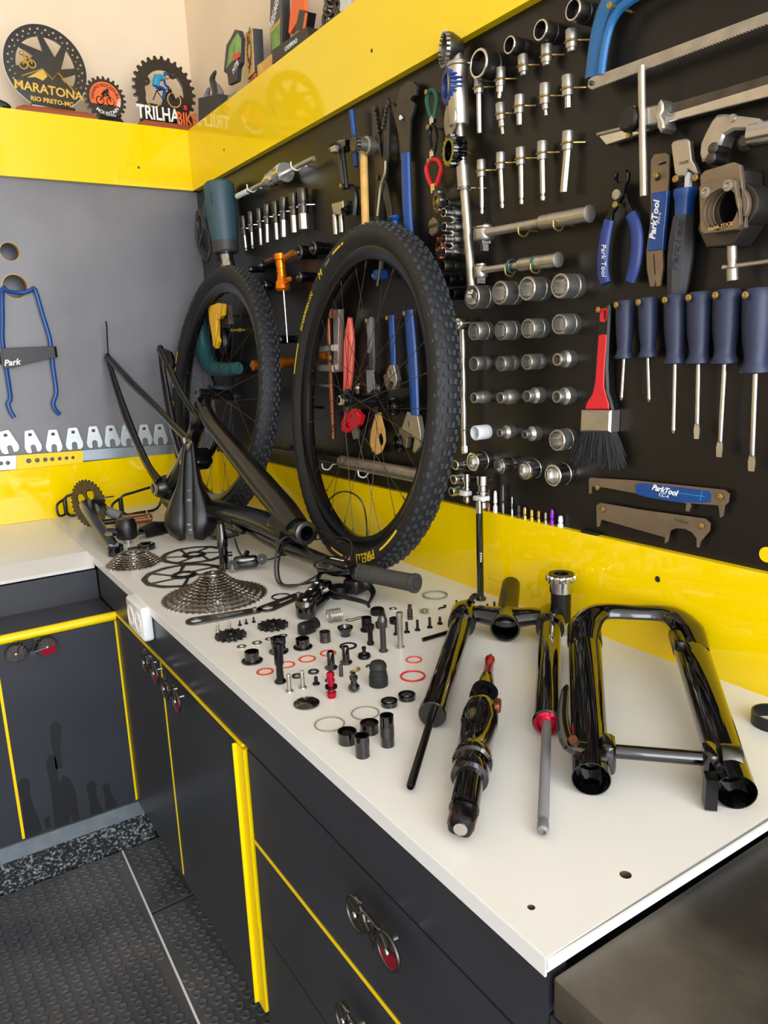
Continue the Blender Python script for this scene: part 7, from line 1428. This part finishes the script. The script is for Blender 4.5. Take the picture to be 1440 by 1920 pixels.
# disc rotor trophy
c = (-0.4149, 2.0050); b = (-0.4165, 1.8730)
t = strophy('large black brake disc trophy with gold mountains and gold lettering', c[0], 0.006)
wood_base(t, 0.2130, 0.016, 0.05, 'wood', 0.012)
obj('foot', MB().rbox((0.006, 0.021, 0), (0.12, 0.012, 0.022), 0.003), 'black_gloss', t)
R = 0.1098; cy_ = c[1]-ZS
holes = [circ((R*0.90)*math.cos(a), cy_+(R*0.90)*math.sin(a), R*0.035, 8) for a in [2*PI*k/30 for k in range(30)] if not (-2.1 < (a if a < PI else a-2*PI) < -1.05)]
holes += [circ((R*0.81)*math.cos(a), cy_+(R*0.81)*math.sin(a), R*0.03, 8) for a in [2*PI*(k+.5)/30 for k in range(30)] if not (-2.5 < (a if a < PI else a-2*PI) < -0.6)]
for a0, a1 in ((100, 138), (52, 90), (6, 42), (-32, -4), (146, 186)):
    h = []
    for i in range(7): a = math.radians(a0+(a1-a0)*i/6); h.append((R*0.73*math.cos(a), cy_+R*0.73*math.sin(a)))
    am = math.radians((a0+a1)/2-24)
    h.append((R*0.36*math.cos(am), cy_+R*0.36*math.sin(am)))
    holes.append(h)
obj('disc', shape(circ(0, cy_, R, 64), holes, 0.006, 0.0008, -0.003), 'black_gloss', t)
obj('edge_ring', MB().lathe([(R, -0.003), (R*1.02, -0.003), (R*1.02, 0.001), (R, 0.001)], 64, T((0, cy_, 0)), closed=True), 'white_plastic', t)
def mtn(pts_, z, m, nm='mountain'): obj(nm, MB().prism(pts_, z, z+0.002), m, t)
mtn([(-R*0.62, cy_-R*0.30), (-R*0.10, cy_-R*0.06), (R*0.06, cy_-R*0.24), (R*0.22, cy_-R*0.10), (R*0.72, cy_-R*0.62), (R*0.3, cy_-R*0.86), (-R*0.4, cy_-R*0.86), (-R*0.75, cy_-R*0.60)], 0.003, 'black_gloss')
obj('gold_ridge', MB().tube([(-R*0.62, cy_-R*0.30, 0.0055), (-R*0.10, cy_-R*0.06, 0.0055), (R*0.12, cy_-R*0.28, 0.0055), (R*0.28, cy_-R*0.10, 0.0055), (R*0.74, cy_-R*0.62, 0.0055)], 0.0022, 6), 'gold', t)
obj('gold_ridge', MB().prism([(-R*0.10, cy_-R*0.06), (R*0.0, cy_-R*0.22), (-R*0.12, cy_-R*0.34), (-R*0.3, cy_-R*0.28), (-R*0.5, cy_-R*0.32)], 0.005, 0.0062), 'gold', t)
obj('gold_rider', MB().torus((-R*0.55, cy_-R*0.02, 0.004), R*0.10, 0.002, 16, 6).torus((-R*0.34, cy_+R*0.02, 0.004), R*0.09, 0.002, 16, 6).tube([(-R*0.55, cy_-R*0.02, 0.005), (-R*0.48, cy_+R*0.14, 0.005), (-R*0.36, cy_+R*0.14, 0.005), (-R*0.34, cy_+R*0.02, 0.005)], 0.0025, 6).tube([(-R*0.46, cy_+R*0.0, 0.006), (-R*0.52, cy_+R*0.2, 0.006), (-R*0.40, cy_+R*0.18, 0.006)], 0.004, 6).ball((-R*0.56, cy_+R*0.24, 0.006), 0.006, 8), 'gold', t)
obj('lettering', text_mesh('MARATONA', R*0.30, 0.0012, bold=0.0008), 'gold', t, T((-R*0.0, cy_-R*0.56, 0.0056)) @ RZ(-3))
obj('lettering', text_mesh('RIO PRETO-MG', R*0.155, 0.0012, bold=0.0005), 'gold', t, T((R*0.05, cy_-R*0.82, 0.0056)) @ RZ(-2))
# small orange sprocket trophy
c = (-0.2578, 1.9431); t = strophy('small black sprocket trophy with orange rider disc', c[0], 0.006); cy_ = c[1]-ZS; R = 0.0611
wd = 0.0387
obj('base', MB().loft([[(-wd+0.008, 0, -0.018), (wd+0.008, 0, -0.018), (wd+0.008, 0, 0.018), (-wd+0.008, 0, 0.018)], [(-wd*0.62+0.006, cy_-R*0.72, -0.008), (wd*0.72+0.006, cy_-R*0.72, -0.008), (wd*0.72+0.006, cy_-R*0.72, 0.008), (-wd*0.62+0.006, cy_-R*0.72, 0.008)]]), 'black_plastic', t)
obj('sprocket', shape(gear(0, cy_, R, 24, R*0.13, 0.5), [], 0.006, 0.0006, -0.003), 'black_gloss', t)
obj('orange_disc', MB().prism(circ(0, cy_+R*0.02, R*0.74, 30, math.radians(-22), math.radians(202)), 0.003, 0.004), 'orange', t)
def arc_label(s, size, am, r0, m, parent, cyy, z, outward=True):
    me = text_mesh(s, size, 0.0008, bold=0.0002)
    if outward: fn = lambda c_: Vector(((r0+c_.y)*math.cos(math.radians(am)-c_.x/r0), cyy+(r0+c_.y)*math.sin(math.radians(am)-c_.x/r0), z+c_.z))
    else: fn = lambda c_: Vector(((r0-c_.y)*math.cos(math.radians(am)+c_.x/r0), cyy+(r0-c_.y)*math.sin(math.radians(am)+c_.x/r0), z+c_.z))
    obj('lettering', warp(me, fn), m, parent)
arc_label('DESAFIO ROCADURA', R*0.20, 95, R*0.60, 'black_plastic', t, cy_, 0.004)
arc_label('MOUNTAIN BIKE', R*0.22, -62, R*0.66, 'white_print', t, cy_, 0.0035, False)
obj('rider', MB().torus((-R*0.26, cy_-R*0.10, 0.0045), R*0.18, 0.0014, 14, 5).torus((R*0.24, cy_-R*0.10, 0.0045), R*0.18, 0.0014, 14, 5).tube([(-R*0.26, cy_-R*0.1, 0.005), (-R*0.06, cy_+R*0.12, 0.005), (R*0.18, cy_+R*0.16, 0.005), (R*0.24, cy_-R*0.1, 0.005)], 0.0018, 5).tube([(-R*0.14, cy_+R*0.14, 0.006), (R*0.0, cy_+R*0.32, 0.006), (R*0.16, cy_+R*0.20, 0.006)], 0.0045, 6).ball((R*0.12, cy_+R*0.38, 0.006), 0.005, 8), 'black_plastic', t)
obj('plaque', MB().box((0.008, 0.018, 0.0165), (0.03, 0.006, 0.0008)), 'grey_print', t)
# chainring trophy TRILHA BIKE
c = (-0.0746, 1.9881); t = strophy('black chainring trophy with a blue cyclist and white lettering', c[0], 0.006); cy_ = c[1]-ZS; R = 0.0986
wood_base(t, 0.1866, 0.016, 0.05, 'wood', 0.0)
g_ = gear(0, cy_, R, 28, R*0.10, 0.45)
g_ = [p for p in g_ if p[1] > cy_-R*0.52]
g_ = sorted(g_, key=lambda p: -math.atan2(p[0], -(p[1]-cy_)-0) if False else math.atan2(p[1]-cy_, p[0]) if math.atan2(p[1]-cy_, p[0]) > -PI/2 else math.atan2(p[1]-cy_, p[0])+2*PI)
lo = [p for p in g_ if math.atan2(p[1]-cy_, p[0]) > -PI/2 and math.atan2(p[1]-cy_, p[0]) < 0]
ang = lambda p: (math.atan2(p[1]-cy_, p[0])+PI/2) % (2*PI)
g_ = sorted(g_, key=ang)
ol = g_+[(-R*0.86, 0.016), (R*0.94, 0.016)]
win = [(R*0.62*math.cos(math.radians(a)), cy_+R*0.62*math.sin(math.radians(a))) for a in range(-14, 200, 12)]+[(-R*0.60, cy_-R*0.40), (-R*0.15, cy_-R*0.42), (R*0.02, cy_-R*0.08), (R*0.20, cy_+R*0.12), (R*0.34, cy_-R*0.18), (R*0.5, cy_-R*0.05)]
obj('ring', shape(ol, [win], 0.008, 0.0008, -0.004), 'black_gloss', t)
for a in (60, 158): obj('bolt_boss', MB().lathe([(0.004, -0.003), (R*0.14, -0.003), (R*0.14, 0.005), (0.004, 0.005)], 16, T((R*0.62*math.cos(math.radians(a)), cy_+R*0.62*math.sin(math.radians(a)), 0)), closed=True), 'black_gloss', t)
for x, y in ((-R*0.40, -R*0.30), (R*0.28, -R*0.22)):
    obj('cycle_wheel', MB().torus((x, cy_+y, 0.005), R*0.21, 0.0018, 22, 6), 'sand', t)
    for k in range(0): pass
obj('cycle_frame', MB().tube([(-R*0.40, cy_-R*0.30, 0.006), (-R*0.26, cy_-R*0.02, 0.006), (R*0.14, cy_+R*0.08, 0.006), (R*0.28, cy_-R*0.22, 0.006)], 0.0018, 6).tube([(-R*0.26, cy_-R*0.02, 0.006), (-R*0.06, cy_-R*0.28, 0.006), (R*0.14, cy_+R*0.08, 0.006)], 0.0018, 6), 'black_plastic', t)
obj('jersey', MB().tube([(-R*0.30, cy_+R*0.10, 0.008), (-R*0.20, cy_+R*0.34, 0.008), (R*0.0, cy_+R*0.36, 0.008)], [0.010, 0.012, 0.008], 8, sm=3), 'light_blue', t)
obj('arm', MB().tube([(R*0.0, cy_+R*0.34, 0.009), (R*0.02, cy_+R*0.18, 0.009), (R*0.14, cy_+R*0.10, 0.009)], 0.004, 6, sm=3), 'blue', t)
obj('leg', MB().tube([(-R*0.28, cy_+R*0.08, 0.009), (-R*0.02, cy_+R*0.02, 0.009), (-R*0.10, cy_-R*0.26, 0.009)], [0.007, 0.006, 0.004], 6, sm=3), 'blue', t)
obj('helmet', MB().ball((R*0.08, cy_+R*0.48, 0.009), 0.0095, 10, (1, 0.8, 0.6)), 'blue', t)
obj('face', MB().ball((R*0.10, cy_+R*0.40, 0.009), 0.0065, 8), 'sand', t)
obj('lettering', text_mesh('TRILHA', R*0.50, 0.0016, bold=0.001), 'white_print', t, T((-R*0.28, cy_-R*0.70, 0.005)) @ Matrix.Diagonal((0.80, 1.1, 1, 1)))
obj('lettering', text_mesh('BIKE', R*0.48, 0.0016, bold=0.001), 'orange', t, T((R*0.64, cy_-R*0.76, 0.005)) @ Matrix.Diagonal((0.72, 1.1, 1, 1)))
obj('red_mark', MB().box((R*0.62, cy_-R*0.40, 0.005), (0.010, 0.014, 0.002)), 'red', t)
# dark object at the frame's left
p = (-0.5446, 1.8812); t = strophy('low dark curved object on the shelf beside the large disc trophy', p[0]-0.02, 0.006)
obj('body', MB().tube([(-0.08, 0.012, 0), (-0.02, 0.020, 0), (0.03, 0.012, 0), (0.04, 0.006, 0)], [0.012, 0.014, 0.010, 0.005], 10, sm=3), 'black_plastic', t); obj('stand', MB().box((-0.02, 0.004, 0), (0.08, 0.008, 0.03)), 'dark_grey', t)
# ---- right shelf items (facing the room)
def rtrophy(label, u, n=-0.004, rot=0): return thing('trophy', label, 'trophy', T((-n, -u, ZS)) @ WROT @ RY(rot), 'trophies on the shelf over the tool board')
def RP(P_, u): return [(p[0]-u, max(p[1]-ZS, 0.0)) for p in P_]
sb = (0.1855, 1.8982); u = sb[0]
t = rtrophy('dark grey sculpted flame shaped trophy in the shelf corner', u)
obj('block', MB().prism(RP([(0.1290, 1.9410), (0.2890, 1.9092), (0.2889, 1.8715), (0.1143, 1.8642)], u), -0.022, 0.022), 'dark_grey', t)
obj('flame', MB().tube([(p[0]-u, p[1]-ZS, 0.0) for p in [(0.2228, 1.9101), (0.2204, 1.9364), (0.1951, 1.9749), (0.2243, 1.9892)]], [0.022, 0.014, 0.009, 0.004], 8, sm=4), 'dark_grey', t)
obj('flame', MB().tube([(p[0]-u, p[1]-ZS, 0.006) for p in [(0.1805, 1.9141), (0.1606, 1.9412), (0.1818, 1.9557)]], [0.014, 0.010, 0.004], 8, sm=3), 'mid_grey', t)
obj('flame', MB().tube([(p[0]-u, p[1]-ZS, 0.008) for p in [(0.2467, 1.9037), (0.2704, 1.9171), (0.2557, 1.9436)]], [0.014, 0.010, 0.004], 8, sm=3), 'mid_grey', t)
u = (0.3537, 1.9161)[0]; t = rtrophy('green and grey arched plaque trophy beside the tan block', u)
obj('plaque', MB().prism(RP([(0.2976, 1.9663), (0.3301, 2.0242), (0.3625, 2.0311), (0.3948, 2.0414), (0.4219, 2.0299), (0.4322, 2.0085), (0.4176, 1.9534), (0.3977, 1.9462), (0.3846, 1.9181), (0.3243, 1.9244), (0.3224, 1.9522)], u), -0.006, 0.006, bev=0.001), 'dark_grey', t)
obj('green_print', MB().prism(RP([(0.3205, 1.9655), (0.3540, 2.0117), (0.3827, 2.0209), (0.4136, 2.0264), (0.4318, 2.0077), (0.4249, 1.9737), (0.3728, 1.9740)], u), 0.006, 0.0075), 'leaf_green', t)
obj('red_print', MB().prism(RP([(0.3713, 1.9850), (0.4259, 1.9786), (0.4235, 1.9664), (0.3718, 1.9690)], u), 0.0075, 0.0085), 'red_ring', t)
pq = RP([(0.3834, 1.9522)], u)[0]; obj('lettering', text_mesh('MTB', 0.022, 0.001), 'white_print', t, T((pq[0], pq[1], 0.0065)) @ RZ(20))
obj('foot', MB().box((0.004, 0.006, 0), (0.05, 0.012, 0.03)), 'grey_ring', t)
u = (0.4878, 1.9297)[0]; t = rtrophy('tan wooden block trophy with printed front beside the green plaque', u, rot=-12)
obj('block', MB().prism(RP([(0.4345, 2.0206), (0.5182, 2.0030), (0.5070, 1.9037), (0.4206, 1.9131)], u), -0.022, 0.004), 'black_plastic', t)
obj('front', MB().prism(RP([(0.4345, 2.0206), (0.5182, 2.0030), (0.5070, 1.9037), (0.4206, 1.9131)], u), 0.004, 0.006), 'sand', t)
pq = RP([(0.4802, 2.0006)], u)[0]; obj('lettering', text_mesh('ECO', 0.024, 0.001), 'black_plastic', t, T((pq[0], pq[1], 0.006)) @ RZ(18))
pq = RP([(0.4716, 1.9551)], u)[0]; obj('gear_print', shape(gear(pq[0], pq[1]+0.01, 0.03, 14, 0.006), [circ(pq[0], pq[1]+0.01, 0.018, 18)], 0.0006, 0, 0.006), 'black_plastic', t)
pq = RP([(0.4670, 1.9308)], u)[0]; obj('lettering', text_mesh('300', 0.026, 0.001), 'dark_grey', t, T((pq[0], pq[1], 0.006)) @ RZ(18))
obj('stand', MB().box((-0.012, 0.008, -0.004), (0.11, 0.016, 0.03)), 'wood', t)
u = (0.6258, 1.9363)[0]; t = rtrophy('tall printed plaque trophy with white lettering and leafy picture', u, rot=-8)
obj('plaque', MB().prism(RP([(0.5859, 1.9974), (0.6086, 2.0582), (0.6969, 2.0507), (0.6704, 1.9127), (0.6010, 1.8982), (0.5810, 1.9116)], u), -0.020, 0.0), 'black_plastic', t)
obj('green_print', MB().prism(RP([(0.5907, 1.9693), (0.6609, 1.9673), (0.6533, 1.9181), (0.5909, 1.9134)], u), 0.0, 0.0012), 'leaf_green', t)
obj('orange_print', MB().prism(RP([(0.5922, 1.9785), (0.6651, 1.9752), (0.6637, 1.9664), (0.5907, 1.9693)], u), 0.0, 0.0014), 'sand', t)
for s_, pq in (('DESAFIO', (0.6294, 1.9968)), ('ROCADURA', (0.6351, 2.0136))):
    pq = RP([pq], u)[0]; obj('lettering', text_mesh(s_, 0.020, 0.001), 'white_print', t, T((pq[0], pq[1], 0.0)) @ RZ(32))
obj('foot', MB().box((0, 0.006, -0.008), (0.08, 0.012, 0.036)), 'black_plastic', t)
q = (0.5949, 1.8915); tag(obj('name_plate', MB().prism([(-0.05, 0.0), (0.05, 0.0), (0.05, 0.028), (-0.05, 0.028)], -0.002, 0.002), 'sand', None, T((-0.012, -q[0], ZS)) @ WROT), 'small tan name plate leaning at the shelf edge', 'name plate')
u = (0.7481, 1.8972)[0]; t = rtrophy('orange and black angular trophy on a black box base', u)
obj('base', MB().prism(RP([(0.6446, 1.9100), (0.8254, 1.9018), (0.8352, 1.8768), (0.6399, 1.8804)], u), -0.02, 0.022), 'black_plastic', t)
obj('orange_wing', MB().prism(RP([(0.7052, 1.9317), (0.7351, 2.0030), (0.7888, 1.9998), (0.7903, 1.9502), (0.7482, 1.9379), (0.7131, 1.9269)], u), -0.004, 0.006), 'orange', t)
obj('black_wing', MB().prism(RP([(0.7514, 1.9211), (0.7776, 1.9546), (0.8173, 1.9364), (0.7972, 1.9015)], u), -0.010, 0.012), 'black_plastic', t)
obj('orange_stripe', MB().prism(RP([(0.8065, 1.9380), (0.8163, 1.9335), (0.7990, 1.9011), (0.7891, 1.9066)], u), 0.012, 0.0135), 'orange', t)
pq = RP([(0.7456, 1.8854)], u)[0]; obj('lettering', text_mesh('CAMPEAO', 0.014, 0.001), 'white_print', t, T((pq[0], pq[1]+0.004, 0.022)) @ RZ(0))
u = (0.9175, 1.9110)[0]; t = rtrophy('bronze chain link sculpture trophy at the far end of the shelf', u)
for k, q in enumerate(((0.8784, 1.9025), (0.8944, 1.9160), (0.9053, 1.9289), (0.9313, 1.9093), (0.9206, 1.9399))):
    pq = (q[0]-u, max(q[1]-ZS, 0.018)); obj('link', MB().torus((0, 0, 0), 0.012, 0.0055, 18, 7, T((pq[0], pq[1], 0)) @ RY(25*(k % 3))), 'dark_steel', t)
obj('glass_plate', MB().prism(RP([(0.9434, 1.9377), (0.9789, 1.9346), (0.9791, 1.8905), (0.9434, 1.8927)], u), -0.004, 0.004), 'zinc', t)
obj('foot', MB().box((0.0, 0.004, 0), (0.09, 0.008, 0.03)), 'black_plastic', t)
